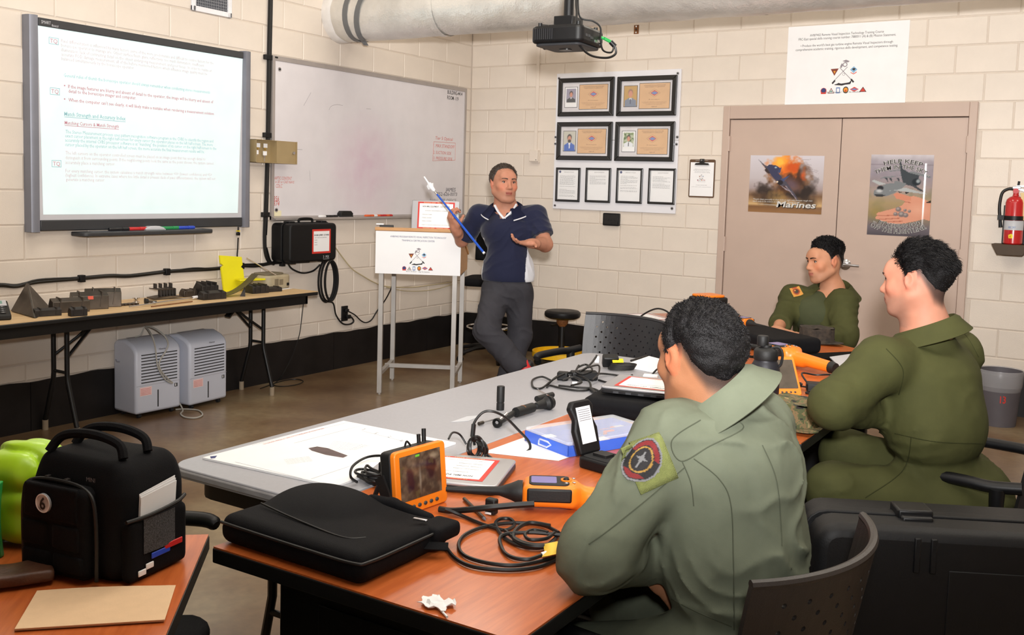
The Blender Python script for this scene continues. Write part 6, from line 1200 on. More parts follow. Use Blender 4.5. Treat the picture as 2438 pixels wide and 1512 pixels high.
suit = Solid(); suit.ell(chest-BM[2]*.01, (.178, .118, .11), BM, .05); suit.ell(belly, (.17, .125, .14), BM, .06); suit.ell(pel, (.18, .14, .12), BM, .06); suit.cone(lsh, rsh, .062, .062, .05); suit.cone(nk-BM[2]*.045, lsh, .045, .05, .04); suit.cone(nk-BM[2]*.045, rsh, .045, .05, .04); suit.cone(nk-BM[2]*.06, chest, .066, .1, .05)
suit.cone(lsh, lel, .076, .07, .05); suit.cone(lel, lwr, .066, .046, .03); suit.cone(rsh, rel_, .07, .06, .05); suit.cone(rel_, rel_+(rwr-rel_)*.25, .058, .055, .03)
for h_, k_, a_ in ((lh, lk, la), (rh, rk, ra)): suit.cone(h_, k_, .1, .08, .06); suit.cone(k_, a_, .075, .06, .04)
nv = H.w((0, .01, -.2)); suit.cone(nk+BM[2]*.05+BM[1]*.03, chest+BM[1]*.14+BM[2]*.035, .07, .012, .015, 's')
suit.warp(folds(.007, 13, ((.5, .3, 1), (-.6, .5, .8)), 31)); suit.cut(rel_+(rwr-rel_)*.22, unit(rwr-rel_)); suit.cut(lwr, unit(lwr-lel))
sc_ = solid_obj('coverall', suit, *bounds(nk, lel, rel_, pel, lk, rk, la, ra, rsh, lsh, pad=.2), .008, 'olive_cloth', pc_, None, 2)
tee = Solid(); tee.cone(nk-BM[2]*.02, chest+BM[1]*.02, .066, .105, .05); tee.ell(chest+BM[1]*.015, (.14, .105, .12), BM, .05); tee.cut(nk+BM[2]*.012+BM[1]*.02, unit(BM[2]-BM[1]*.3), .14); solid_obj('undershirt', tee, *bounds(nk, chest, pad=.2), .008, 'olive_tee', pc_, None, 2)
suit_c = collar(pc_, nk-BM[2]*.010, BM, .082, .082, .045, .060, 'olive_cloth', -150, 150, .02, .050)
hair = H.hair(lambda L, phi, z: .001+.018*sstep(L[:, 2]-z, .02, .08)*sstep(L[:, 2], .02, .075), lambda L, phi, k: -k*(.008*vn(L*np.array((50, 70, 50), F32), 2)*sstep(L[:, 2], .03, .06)+.003*vn(L*110, 4)))
ho = solid_obj('hair', hair, *bounds(hd, pad=.16), .004, 'hair_black', pc_, None, 1); strands(pc_, ho, H, 9000, lambda L: .004+.018*sstep(L[:, 2], .04, .08), lambda L: np.stack([L[:, 0]*3, .35*np.ones(len(L)), .8*np.ones(len(L))], 1), 'hair_black', 7, .5, .0012, .35); H.extras(pc_, ob.name)
cv = Canvas(24, 30, .8, (198, 140, 60)); cv.blob(.4, .5, .3, .38, (150, 60, 30), .2); cv.blob(.4, .5, .2, .26, (60, 50, 45), .3); cv.blob(.32, .6, .08, .1, (215, 150, 70), .3); cv.rect(.2, .6, .88, 1, (170, 60, 30)); q = decal(pc_, sc_.name, 1896, 694, .058, .072, R(8), 'squadron_patch', canvas=cv, lift=.004)
cv = Canvas(20, 12, 1.66, (18, 18, 20)); cv.rect(.25, .6, .55, .8, (190, 160, 50)); cv.rect(.4, 1.2, .15, .3, (175, 150, 50)); cv.blob(1.2, .7, .15, .12, (200, 200, 200), .3); decal(pc_, sc_.name, 1952, 716, .058, .036, R(-8), 'name_tag', canvas=cv, lift=.004)
person_children(pc_)
# ================================================================== instructor
pi_ = thing('person', 'standing man in navy polo shirt and dark jeans leaning beside the lectern', 'person', (1.84, -2.15, 0))
hd = A_(1200, 437, 6.72); H = Head(hd, cam_dir(.36, -.92, -.06), cam_dir(.02, 0, 1), 1.06, jaw=1.22, nape=-.06, front=.072)
nk = A_(1204, 496, 6.78); rsh, lsh = A_(1140, 512, 6.84), A_(1276, 514, 6.76); chest = A_(1208, 550, 6.78); waist = A_(1210, 640, 6.8); pel = A_(1207, 690, 6.8)
rel_ = A_(1100, 572, 6.92); rwr = A_(1085, 545, 6.78); lel = A_(1298, 582, 6.68); lwr = A_(1268, 580, 6.46)
bm = frame(np.cross((0, 0, 1), unit(rsh-lsh)), (0, 0, 1)); BM = bm
rh, lh = A_(1180, 700, 6.79), A_(1236, 700, 6.81); rk, lk = A_(1158, 788, 6.62), A_(1238, 800, 6.86); ra, la = A_(1230, 870, 6.60), A_(1196, 945, 6.84)
body = Solid(); H.face(body); body.cone(H.w((0, -.02, -.045)), nk+np.array((0, 0, .0)), .062, .07, .03); body.cone(nk, chest, .075, .11, .05); body.ell(chest, (.16, .1, .11), BM, .04); body.cone(chest, pel+BM[2]*.06, .11, .09, .06); body.cone(lsh, rsh, .05, .05, .04)
body.cone(rsh, rel_, .05, .045, .04); body.cone(rel_, rwr, .046, .032, .02); body.cone(lsh, lel, .052, .05, .04); body.cone(lel, lwr, .05, .030, .02)
for h_, k_, a_ in ((lh, lk, la), (rh, rk, ra)): body.cone(h_, k_, .07, .05, .03); body.cone(k_, a_, .05, .036, .03)
hnd = A_(1066, 518, 6.72); sd = unit(A_(1152, 602, 6.56)-A_(1020, 437, 6.86))
hand(body, rwr, unit(A_(1066, 505, 6.72)-rwr), cam_dir(-.75, -.6, .1), cam_dir(.5, -.5, .7), 1.08, (1.0, 1.05, 1.1, 1.1), (.6, .5, .5), .03, .8)
hand(body, lwr, unit(A_(1226, 578, 6.36)-lwr), cam_dir(.05, .35, -1), cam_dir(.1, -.3, .9), 1.08, (.2, .25, .35, .4), (.35, .95, -.1), .10, .05)
oi = solid_obj('body', body, *bounds(hd, lel, rel_, pel, lk, rk, la, ra, rsh, lsh, hnd, lwr, pad=.18), .005, 'skin', pi_, lambda P: H.colour(P, (184, 128, 104), (140, 66, 58), (60, 48, 42), .55, .10, (14, -4, -6)), 2)
polo = Solid(); polo.ell(chest-BM[2]*.0, (.185, .13, .12), BM, .05); polo.cone(chest, waist, .135, .14, .06); polo.ell(waist, (.178, .135, .14), BM, .05); polo.ell(waist-BM[2]*.06, (.176, .138, .1), BM, .05); polo.cone(lsh, rsh, .060, .060, .05); polo.cone(nk-BM[2]*.055, lsh, .05, .06, .04); polo.cone(nk-BM[2]*.055, rsh, .05, .06, .04)
polo.cone(lsh, lel+unit(lsh-lel)*.06, .068, .080, .04); polo.cone(rsh, rel_+unit(rsh-rel_)*.03, .066, .074, .04)
polo.cone(nk-BM[2]*.05-BM[1]*.02, nk-BM[2]*.015-BM[1]*.03, .075, .066, .03); polo.cut(lel+unit(lsh-lel)*.065, unit(lel-lsh)); polo.cut(rel_+unit(rsh-rel_)*.03, unit(rel_-rsh)); polo.cut(A_(1207, 668, 6.8), (0, 0, -1), .32); polo.cone(nk+BM[2]*.06, nk-BM[2]*.055+BM[1]*.11, .06, .018, .01, 's')
def seamI(P): L = (P-chest)@BM.T; side = (np.abs(L[:, 0]) > .145+.03*np.clip(-L[:, 2], 0, .3))*(L[:, 2] < -.05)*(np.abs(L[:, 0]) < .215); C = np.ones((len(P), 3))*np.array((27, 31, 56.)); C[side > 0] = (222, 224, 230); return C
polo.warp(folds(.006, 11, ((.4, .2, 1), (-.6, .2, .8)), 51)); vcol_mat('polo_knit', .8, bump=.5, bscale=18, sheen=.2, spec=.2)
sp = solid_obj('polo_shirt', polo, *bounds(nk, lel, rel_, waist, lsh, rsh, pad=.2), .006, 'polo_knit', pi_, seamI, 2)
collar(pi_, nk-BM[2]*.012, BM, .088, .088, .045, .055, 'navy_knit', -148, 148, .018, .046, tip='white_knit')
for pts in (((1178, 489), (1186, 504), (1200, 521)), ((1229, 487), (1219, 503), (1201, 521))): seam(pi_, oi.name, pts, 'white_knit', .009, .012, 'placket')
jean = Solid(); jean.ell(pel-BM[2]*.045, (.12, .105, .09), BM, .05); jean.ell(pel+BM[2]*.03, (.168, .128, .1), BM, .05); jean.cone(rh, rk, .098, .082, .04); jean.cone(rk, ra, .08, .078, .04); jean.cone(lh, lk, .098, .08, .04); jean.cone(lk, la, .078, .076, .04); jean.cut(ra+unit(ra-rk)*.04, unit(ra-rk)); jean.cut(la+unit(la-lk)*.03, unit(la-lk)); jean.cut(A_(1207, 655, 6.8), (0, 0, 1), .3); jean.warp(folds(.008, 14, ((.3, .3, 1), (.8, .2, .7)), 61))
solid_obj('jeans', jean, *bounds(pel, lk, rk, la, ra, pad=.18), .007, 'grey_denim', pi_, None, 2)
mat('shoe_red', srgb(205, 35, 40), .5); mat('shoe_black', srgb(30, 28, 30), .5)
for a_, toe in ((ra+np.array(RT)*.05, ra+np.array(RT)*.10+np.array((0, 0, -.16))), (la, la+bm[1]*.18-np.array((0, 0, .06)))):
    s_ = Solid(); s_.cone(a_, a_+(toe-a_)*.3, .045, .048, .03); s_.cone(a_+(toe-a_)*.3, toe, .05, .04, .03); o = solid_obj('shoe', s_, *bounds(a_, toe, pad=.09), .006, 'shoe_red', pi_); s2 = Solid(); d_ = unit(np.cross(np.cross(toe-a_, (0, 0, -1.)), toe-a_)) if True else 0
    s2.cone(a_+d_*-.035, toe+d_*-.02, .03, .026, .02); solid_obj('shoe_sole', s2, *bounds(a_, toe, pad=.1), .006, 'shoe_black', pi_)
hair = H.hair(lambda L, phi, z: .001+.010*sstep(L[:, 2]-z, .01, .07), lambda L, phi, k: -k*(.004*vn(L*np.array((90, 40, 60), F32), 2)+.002*vn(L*150, 4)))
ho = solid_obj('hair', hair, *bounds(hd, pad=.16), .004, 'hair_brown', pi_, None, 1); strands(pi_, ho, H, 7000, lambda L: .006+.010*sstep(L[:, 2], .03, .07), lambda L: np.stack([L[:, 0]*3, -np.ones(len(L)), .1-.6*sstep(-L[:, 1], 0, .08)], 1), 'hair_brown', 9, .3, .0012, .25); H.extras(pi_, oi.name, brow='hair_brown')
cv = Canvas(14, 18, .78, (27, 31, 56)); cv.rect(.15, .3, .1, .9, (220, 220, 225)); cv.rect(.15, .6, .75, .9, (220, 220, 225)); cv.rect(.5, .62, .5, .9, (220, 220, 225)); cv.rect(.15, .6, .45, .58, (220, 220, 225)); cv.poly([(.35, .48), (.5, .48), (.68, .1), (.54, .1)], (220, 220, 225)); decal(pi_, sp.name, 1234, 504, .028, .036, 0, 'chest_logo', canvas=cv, lift=.003)
person_children(pi_)
mat('stick_blue', srgb(35, 90, 205), .3, .3, spec=.6); mat('stick_white', srgb(232, 234, 240), .5)
pt0, pt1 = A_(1020, 437, 6.80), A_(1152, 602, 6.60); sk = thing('pointer_stick', 'blue pointer stick with white hand tip held by the standing man', 'pointer', pt1); o = V(pt1); U_ = V(unit(pt0-pt1)); Ls = (V(pt0)-o).length
MB().cyl((0, 0, 0), U_*(Ls*.55), .0085, n=12).build('lower_tube', 'stick_blue', sk); MB().cyl(U_*(Ls*.5), U_*(Ls*.86), .0065, n=12).build('upper_tube', 'stick_blue', sk); MB().cyl(U_*(Ls*.84), U_*(Ls*.9), .0068, n=12).build('chrome_section', 'chrome', sk); MB().cyl(U_*-.006, U_*.006, .009, n=12).build('end_cap', 'stick_white', sk)
hs = Solid(); base = U_*(Ls*.9); hs.cone(base, base+U_*.03, .012, .016, .01); hs.ell(base+U_*.045, (.02, .014, .022), None, .01); hs.cone(base+U_*.05, base+U_*.115+V((0, 0, .01)), .008, .0055, .006)
sd2 = V(RT); 
for k in (-1, 0, 1): hs.cone(base+U_*.055+V(UP)*(-.012)+sd2*(k*.011), base+U_*.04+V(UP)*(-.02)+sd2*(k*.011), .0075, .0065, .004)
hs.cone(base+U_*.04+sd2*.015, base+U_*.065+sd2*.03, .0065, .005, .005); solid_obj('pointing_hand', hs, *bounds(np.array(base), pad=.16), .003, 'stick_white', sk)
# ------------------------------------------------------------------ things on the tables
mat('device_orange', srgb(238, 128, 28), .38, var=.04, nscale=6, spec=.5); mat('rubber_black', srgb(14, 14, 15), .6, var=.1, bump=.1, bscale=200); mat('screen_dark', srgb(20, 22, 30), .12, spec=.8); mat('screen_lilac', srgb(120, 112, 165), .15, emit=(.35, .33, .55), estr=.25)
mat('bag_nylon', srgb(13, 13, 16), .78, var=.12, nscale=40, bump=.35, bscale=600, spec=.15); mat('zipper', srgb(14, 14, 15), .5); mat('steel_dark', srgb(92, 84, 76), .42, .8, var=.25, nscale=14, bump=.1, bscale=60); mat('steel_black', srgb(58, 54, 52), .5, .6, var=.25, nscale=18)
mat('clear_plastic', (.9, .95, 1), .08, alpha=.32, spec=.7); mat('blue_plastic', srgb(62, 110, 225), .25, alpha=.8, spec=.6); mat('foam_black', srgb(16, 16, 17), .95, bump=.4, bscale=300)
def TP(px, py, z=TZ): return ZP(px, py, z)
def soft(name, label, cat, sol, lo_hi, h, m_, group=None, it=2):
    t = thing(name, label, cat, ((lo_hi[0][0]+lo_hi[1][0])/2, (lo_hi[0][1]+lo_hi[1][1])/2, lo_hi[2] if len(lo_hi) > 2 else TZ), 0, group); return t, (lambda nm, s_, hh=h, mm=m_, col=None: solid_obj(nm, s_, lo_hi[0], lo_hi[1], hh, mm, t, col, it))
def fix(t):
    for o in list(t.children): o.matrix_parent_inverse = t.matrix_basis.inverted()
def Mz(a): c, s_ = math.cos(a), math.sin(a); return np.array(((c, s_, 0), (-s_, c, 0), (0, 0, 1)))
# laptop bag on the near table
bc_ = np.array((4.04, -6.225, TZ+.032)); Mb = Mz(R(-1)); t, mk = soft('laptop_bag', 'black padded laptop bag lying on the near table corner', 'bag', None, ((3.74, -6.5, .70), (4.36, -5.9, .92)), .005, 'bag_nylon')
s_ = Solid(); s_.box(bc_, (.208, .150, .032), Mb, .026, .02); s_.ell(bc_+np.array((-.09, .06, .022)), (.10, .08, .026), Mb, .05)
s_.warp(lambda P, d: d+.012*np.exp(-(((P[:, 0]-4.14)/.09)**2+((P[:, 1]+6.14)/.07)**2))*(P[:, 2] > .775)+.0025*np.exp(-((P[:, 2]-.785)/.003)**2)-.004*(vn(P*9, 4)-.5)); mk('padded_body', s_)
MB().tube(spline([tuple(bc_+np.array(q)@Mb) for q in ((-.198, -.148, .016), (-.1, -.151, .016), (.06, -.151, .015), (.185, -.148, .015), (.207, -.12, .015), (.209, 0, .015), (.209, .11, .015))], 6), .0035).build('front_zipper', 'zipper', t)
MB().tube(spline([tuple(bc_+np.array(q)@Mb) for q in ((-.17, -.06, .0405), (-.05, -.075, .035), (.1, -.09, .0325), (.14, -.06, .031))], 6), .0022).build('top_seam', 'zipper', t)
s2 = Solid(); s2.cone(bc_+np.array((.03, .158, .022)), bc_+np.array((.14, .15, .012)), .014, .014, .01); s2.cone(bc_+np.array((-.02, .14, .03)), bc_+np.array((.03, .158, .022)), .011, .014, .01); mk('carry_handle', s2)
s3 = Solid(); s3.box(bc_+np.array((.19, .115, .008)), (.035, .045, .018), Mb, .012); mk('end_pocket', s3)
MB().box(tuple(bc_+np.array((.165, .085, .034))), (.034, .008, .005), (0, 0, R(10))).build('zip_pull', 'steel', t, bevel=.002); MB().box(tuple(bc_+np.array((.222, .06, -.005))), (.02, .06, .004), (0, R(30), R(-60))).build('pull_tab', 'bag_nylon', t); fix(t)
# orange monitor on its bracket
a0, a1 = TP(938, 1234), TP(1058, 1192); dx = (a1-a0); rz = math.atan2(dx.y, dx.x); w_ = dx.length; hh = .155
t = thing('inspection_monitor', 'orange framed inspection monitor standing on the near table', 'monitor', ((a0.x+a1.x)/2, (a0.y+a1.y)/2, TZ), rz)
tl = R(-6); Mt = Matrix.Rotation(tl, 4, 'X')
def mt(mb): mb.T = Mt; return mb
mt(MB()).prism(rrect(w_, hh, .012, 3, 0, hh/2), -.012, .004).build('front_frame', 'device_orange', t, bevel=.003); mt(MB()).prism(rrect(w_-.006, hh-.004, .012, 3, 0, hh/2), .004, .042).build('rear_housing', 'rubber_black', t, bevel=.006)
cv = Canvas(60, 46, 1.3, (70, 55, 45), 5); n1 = cv.noise(7, 4); n2 = cv.noise(4, 3); cv.mix((n1-.35)*2, (120, 100, 80)); cv.blob(.3, .45, .16, .32, (45, 28, 38), .4, .9, nz=n2); cv.blob(.98, .55, .2, .32, (50, 26, 28), .4, .9, nz=n2); cv.blob(.62, .4, .05, .4, (150, 140, 125), .8, .7); cv.blob(1.1, .85, .2, .1, (170, 155, 130), .8, .6); cv.rect(.5, .62, .93, .97, (110, 190, 60)); cv.mix((n2 < .3)*.5, (95, 85, 50))
sw, sh = w_*.80, hh*.70; cv.place('screen', lambda u, v: tuple(Mt @ V((-sw/2+u*sw-.002, -.0125, hh*.21+v*sh))), t, 'lit_screen', .1); vcol_mat('lit_screen'); 
for i in range(6): x = -w_*.30+i*w_*.115; mt(MB()).ell((x, -.013, hh*.10), (.0062, .003, .005), 10, 6).build('button', 'dark_bar', t)
mt(MB()).tube(spline([(-.02, .02, hh), (-.012, .02, hh+.012), (0, .02, hh)]), .0025).build('hook', 'black_plastic', t); mt(MB()).cyl((.03, .02, hh), (.03, .02, hh+.022), .005).build('jack', 'black_plastic', t); mt(MB()).cyl((.05, .022, hh), (.052, .022, hh+.032), .0055).build('jack', 'black_plastic', t)
for s_ in (-1, 1): MB().box((s_*(w_/2+.004), .03, .06), (.006, .03, .07), (R(-30), 0, 0)).build('bracket_arm', 'rubber_black', t)
MB().tube([(-w_/2, .06, .006), (-w_/2-.01, .1, .006), (w_/2, .1, .006), (w_/2, .06, .006)], .006).tube([(-w_/2, .08, .006), (-w_/2-.002, .05, .07)], .006).build('stand', 'rubber_black', t)
# closed laptop with a label on the near table
def closed_laptop(label, P0, P1, P2, z0, name='laptop', lab=True):
    """P0..P1 front edge, P1..P2 right edge, on the table"""
    e1 = P1-P0; e2 = P2-P1; rz = math.atan2(e1.y, e1.x); w_ = e1.length; d_ = e2.length; c = P0+e1/2+e2/2; t = thing(name, label, 'laptop', (c.x, c.y, z0), rz)
    MB().prism(rrect(w_, d_, .018, 4), .002, .016, lambda u, v, h: (u, v, h)).build('base', 'laptop_black', t, bevel=.003); MB().prism(rrect(w_, d_, .02, 4), .0165, .026, lambda u, v, h: (u, v, h)).build('lid', 'laptop_silver', t, bevel=.004)
    for i in range(5): x = -w_/2+.05+i*.045; MB().bb(x, x+.02, -d_/2-.001, -d_/2+.002, .005, .012).build('port', 'dark_bar', t)
    if lab: k = -1; W2, H2 = w_*.76, d_*.78; label_sheet(t, lambda u, v, e: (W2/2-u, H2/2-v, .0262+e), W2, H2)
    return t
q0, q1, q2 = TP(858, 1140), TP(1190, 1182), TP(1328, 1108); q1 = V((4.135, -5.735, TZ)); q0 = V((3.80, -5.86, TZ)); q2 = V((4.05, -5.49, TZ)); e = (q1-q0).normalized(); q2 = q1+V((-e.y, e.x, 0))*.265
closed_laptop('closed silver laptop with red bordered label on the near table', q0, q1, q2, TZ)
# videoscope handsets
def handset(label, loc, rz, sc=1., tilt=0, group='orange videoscope handsets'):
    t = thing('videoscope_handset', label, 'handset', loc, 0, group, (tilt, 0, rz)); t.scale = (sc, sc, sc)
    s_ = Solid(); s_.box((-.055, 0, .042), (.072, .05, .03), None, .018, .01); s_.cone((.0, 0, .036), (.2, 0, .026), .027, .022, .03); s_.cone((.02, 0, .02), (.06, 0, .018), .02, .015, .02)
    solid_obj('body_shell', s_, (-.17, -.1, -.02), (.26, .1, .12), .0045, 'device_orange', t, None, 2)
    MB().prism(rrect(.105, .078, .012, 3, -.058, 0), .068, .0745, lambda u, v, h: (u, v, h)).build('bezel', 'rubber_black', t, bevel=.002); MB().prism(rrect(.066, .054, .004, 2, -.072, 0), .0745, .0752, lambda u, v, h: (u, v, h)).build('screen', 'screen_lilac', t)
    MB().lathe([(.010, .0), (.0145, .0), (.0145, .004), (.010, .004), (.010, 0)], 16, (-.014, 0, .0735)).build('joystick_ring', 'device_orange', t); MB().ell((-.014, 0, .077), (.008, .008, .006), 10, 8).build('joystick', 'rubber_black', t)
    for x, y in ((-.014, .024), (-.014, -.024), (.006, .018), (.006, -.018)): MB().ell((x, y, .0745), (.005, .004, .002), 8, 6).build('button', 'steel', t)
    MB().bb(-.115, .0, -.056, -.046, .03, .066).build('side_cover', 'rubber_black', t, bevel=.006)
    MB().lathe([(.001, 0), (.03, 0), (.03, .012), (.022, .03), (.012, .06), (.010, .14), (.006, .2), (.001, .2)], 16, (-.127, 0, .04), Matrix.Rotation(R(-90), 3, 'Y')).build('probe_boot', 'rubber_black', t)
    MB().cyl((.2, 0, .026), (.225, 0, .025), .024, .02, n=14).build('battery_cap', 'rubber_black', t); return t
p = TP(1345, 1215); d_ = V((.848, .529, 0)); hs1 = handset('orange videoscope handset half hidden by the elbow on the near table', (4.335, -5.70, TZ), math.atan2(.50, .30)+R(-28), .95)
p = TP(1885, 880); handset('orange videoscope handset beside the black bottle on the middle table', (4.17, -3.33, TZ+.012), R(-27), 1.15)
p = TP(1765, 775); handset('orange videoscope handset standing on the table by the door', (3.50, -2.2, TZ), R(150), .9)
# probe cables
def tcable(label, pts, r, z=.006, seg=7, name='probe_cable', m='black_cable', cat='cable'): return cable(name, label, [tuple(TP(q[0], q[1], TZ+(q[2] if len(q) > 2 else z))) for q in pts], r, 6, None, m, seg, cat)
pc2 = thing('probe_cable', 'long black probe cable coiled on the near table beside the elbow', 'cable', (4.35, -6.0, TZ))
def loop(pts, r, nm='loop', m_='black_cable', seg=6): MB().tube([tuple(v-V((4.35, -6.0, TZ))) for v in spline([TP(q[0], q[1], TZ+(q[2] if len(q) > 2 else .006)) for q in pts], seg)], r, 6).build(nm, m_, pc2)
loop([(1060, 1212, .02), (1100, 1228), (1140, 1245), (1180, 1258), (1205, 1262), (1225, 1250), (1215, 1236), (1190, 1236), (1180, 1248), (1195, 1275), (1225, 1295), (1265, 1305), (1300, 1300), (1335, 1270)], .0042)
loop([(1330, 1268, .01), (1290, 1250), (1220, 1245), (1150, 1255), (1105, 1275), (1092, 1300), (1110, 1325), (1170, 1342), (1240, 1345), (1330, 1325)], .0042)
loop([(1060, 1300), (1085, 1330), (1130, 1350), (1210, 1357), (1280, 1350), (1335, 1328)], .0042)
loop([(1310, 1252, .012), (1260, 1245, .012), (1228, 1262, .012), (1225, 1285, .012), (1265, 1300, .012), (1320, 1298, .012), (1345, 1282, .012)], .005); loop([(1305, 1268, .016), (1270, 1262, .016), (1250, 1272, .016), (1262, 1285, .016), (1300, 1282, .016), (1320, 1268, .016)], .004); loop([(1200, 1262, .01), (1240, 1290, .012), (1290, 1298, .012), (1340, 1290, .012)], .0045)
loop([(1345, 1275, .012), (1260, 1268, .014), (1195, 1275, .012), (1195, 1305), (1215, 1325), (1255, 1332), (1290, 1322, .01)], .0042); loop([(1290, 1322, .01), (1302, 1318, .012)], .006, 'probe_tip', 'stick_white')
mat('yellow_tape', srgb(240, 200, 60), .5); tg = MB().sheet(lambda u, v: tuple(TP(1290+40*u+6*math.sin(v*3), 1326-30*v-8*u, TZ+.012+.012*math.sin(u*3))-V((4.35, -6.0, TZ))), 5, 5, .001).build('yellow_tag', 'yellow_tape', pc2)
tcable('thick grey black cable strap running from the handset to the monitor', [(1272, 1200, .04), (1225, 1203, .035), (1170, 1208, .03), (1120, 1213, .02), (1075, 1216, .01), (1045, 1212, .01)], .0075, name='strap_cable')
cl_ = thing('cable_clip', 'black strap clip with white label on the probe cable', 'clip', TP(1170, 1225)); MB().bb(-.014, .014, -.01, .01, .002, .04).build('strap', 'rubber_black', cl_, bevel=.004); MB().bb(-.012, .006, -.011, -.0105, .003, .008).build('label', 'white_print', cl_)
a, b = TP(1105, 1192), TP(1156, 1243); pn_ = thing('grey_pen', 'thin grey stylus lying beside the monitor', 'pen', (a+b)/2, math.atan2(b.y-a.y, b.x-a.x)); L_ = (b-a).length; MB().cyl((-L_/2, 0, .005), (L_/2-.012, 0, .005), .0045, n=10).build('barrel', 'steel_dark', pn_); MB().cyl((L_/2-.012, 0, .005), (L_/2, 0, .005), .0045, .0015, n=10).build('tip', 'grey_rail', pn_)
cvh = thing('hooked_cable', 'black cable bundle arching up beside the closed laptop', 'cable', TP(1140, 1085)); o_ = TP(1140, 1085)
def hp(px, py, d): return tuple(AT(px, py, d)-o_)
dd = (o_-CAM).dot(FW)
MB().tube(spline([hp(1130, 1060, dd), hp(1126, 1030, dd), hp(1130, 1005, dd), hp(1150, 982, dd), hp(1175, 980, dd), hp(1205, 995, dd+.02), hp(1235, 1025, dd+.05), hp(1258, 1050, dd+.08), hp(1262, 1068, dd+.08), hp(1250, 1078, dd+.06)], 6), .004).build('arching_cable', 'black_cable', cvh)
MB().tube([hp(1125, 1040, dd), hp(1128, 1010, dd)], .007).build('strain_relief', 'black_cable', cvh)
for i, (r1, r2, ox) in enumerate(((16, 30, 0), (20, 34, 4), (13, 26, -3), (22, 28, 8), (17, 36, 6))): MB().tube([hp(1130+ox+r1*math.cos(k*PI/12), 1068+r2*.8*math.sin(k*PI/12)+ox*.6*math.cos(k*PI/12), dd-.01*i+.005*math.sin(k)) for k in range(24)], .0042, 6, closed=True).build('loop', 'black_cable', cvh)
MB().tube(spline([hp(1140, 1065, dd), hp(1175, 1095, dd-.03), hp(1215, 1118, dd-.08), hp(1245, 1130, dd-.12), hp(1275, 1138, dd-.13)], 6), .0045).build('cable_tail', 'black_cable', cvh); MB().tube(spline([hp(1110, 1058, dd), hp(1095, 1035, dd), hp(1078, 1030, dd-.05), hp(1068, 1045, dd-.1)], 6), .003).build('cable_tail', 'black_cable', cvh)
tcable('black cable coiled behind the orange monitor', [(850, 1148), (835, 1135, .03), (840, 1110, .05), (870, 1090, .06), (905, 1085, .07), (930, 1092, .07)], .0035, name='monitor_cable')
mc = thing('cable_tangle', 'tangle of black cables behind the orange monitor', 'cable', TP(885, 1150)); o2 = TP(885, 1150)
for i, (rx, ry, z, ph) in enumerate(((.05, .022, .01, .2), (.045, .026, .018, .5), (.052, .02, .026, -.2), (.04, .024, .034, .9))): MB().tube([(rx*math.cos(k*PI/14+ph), ry*math.sin(k*PI/14)+.008*math.sin(k*PI/7+i), z) for k in range(28)], .0036, 6, closed=True).build('loop', 'black_cable', mc)
MB().bb(.02, .06, -.0, .03, .03, .06).build('connector', 'rubber_black', mc, bevel=.004)
# clear blue parts box
b0, b1, b2 = TP(1249, 1050), TP(1352, 1090), TP(1482, 1034); e1 = (b1-b0); rz = math.atan2(e1.y, e1.x); bw, bd = e1.length, .36
bx_c = b0+e1/2+V((-math.sin(rz), math.cos(rz), 0))*bd/2; t = thing('parts_box', 'blue plastic organiser box with clear lid on the near table', 'box', (bx_c.x, bx_c.y, TZ), rz)
f = MB(); f.bb(-bw/2, bw/2, -bd/2, bd/2, .001, .004).bb(-bw/2, -bw/2+.003, -bd/2, bd/2, .004, .034).bb(bw/2-.003, bw/2, -bd/2, bd/2, .004, .034).bb(-bw/2, bw/2, -bd/2, -bd/2+.003, .004, .034).bb(-bw/2, bw/2, bd/2-.003, bd/2, .004, .034); f.build('tray', 'blue_plastic', t, smooth=0)
MB().prism(rrect(bw+.004, bd+.004, .012, 3), .035, .045, lambda u, v, h: (u, v, h)).build('lid', 'clear_plastic', t, bevel=.003)
for y in (-.1, .1): MB().bb(bw/2, bw/2+.012, y-.03, y+.03, .012, .042).build('latch', 'blue_plastic', t, bevel=.002)
MB().tube([(-.03, -bd/2-.004, .02), (-.02, -bd/2-.012, .012), (.02, -bd/2-.012, .012), (.03, -bd/2-.004, .02), (.02, -bd/2-.008, .028), (-.02, -bd/2-.008, .028)], .003, 6, closed=True).build('handle', 'clear_plastic', t)
mat('part_red', srgb(215, 80, 55), .5); rnd = random.Random(3)
for i in range(14): x, y = rnd.uniform(-.4, .4)*bw, rnd.uniform(-.42, .42)*bd; MB().bb(x-.016, x+.016, y-.02, y+.02, .005, rnd.uniform(.015, .032)).build('small_part', ('white_print', 'part_red', 'blue_plastic', 'light_grey')[i % 4], t, bevel=.003)
for i in range(1, 4): x = -bw/2+bw*i/4; MB().bb(x-.001, x+.001, -bd/2+.004, bd/2-.004, .004, .034).build('divider', 'blue_plastic', t)
# paper under it
sh = [TP(1150, 1078), TP(1255, 1040), TP(1422, 1066), TP(1330, 1098)]; m = MB(); m.add([tuple(q+V((0, 0, .0008))) for q in sh]+[tuple(q+V((0, 0, .0016))) for q in sh], [(0, 1, 2, 3), (7, 6, 5, 4), (0, 4, 5, 1), (1, 5, 6, 2), (2, 6, 7, 3), (3, 7, 4, 0)]); tag(m.build('paper_sheet', 'paper_white', smooth=0), 'white paper sheet under the blue parts box', 'paper')
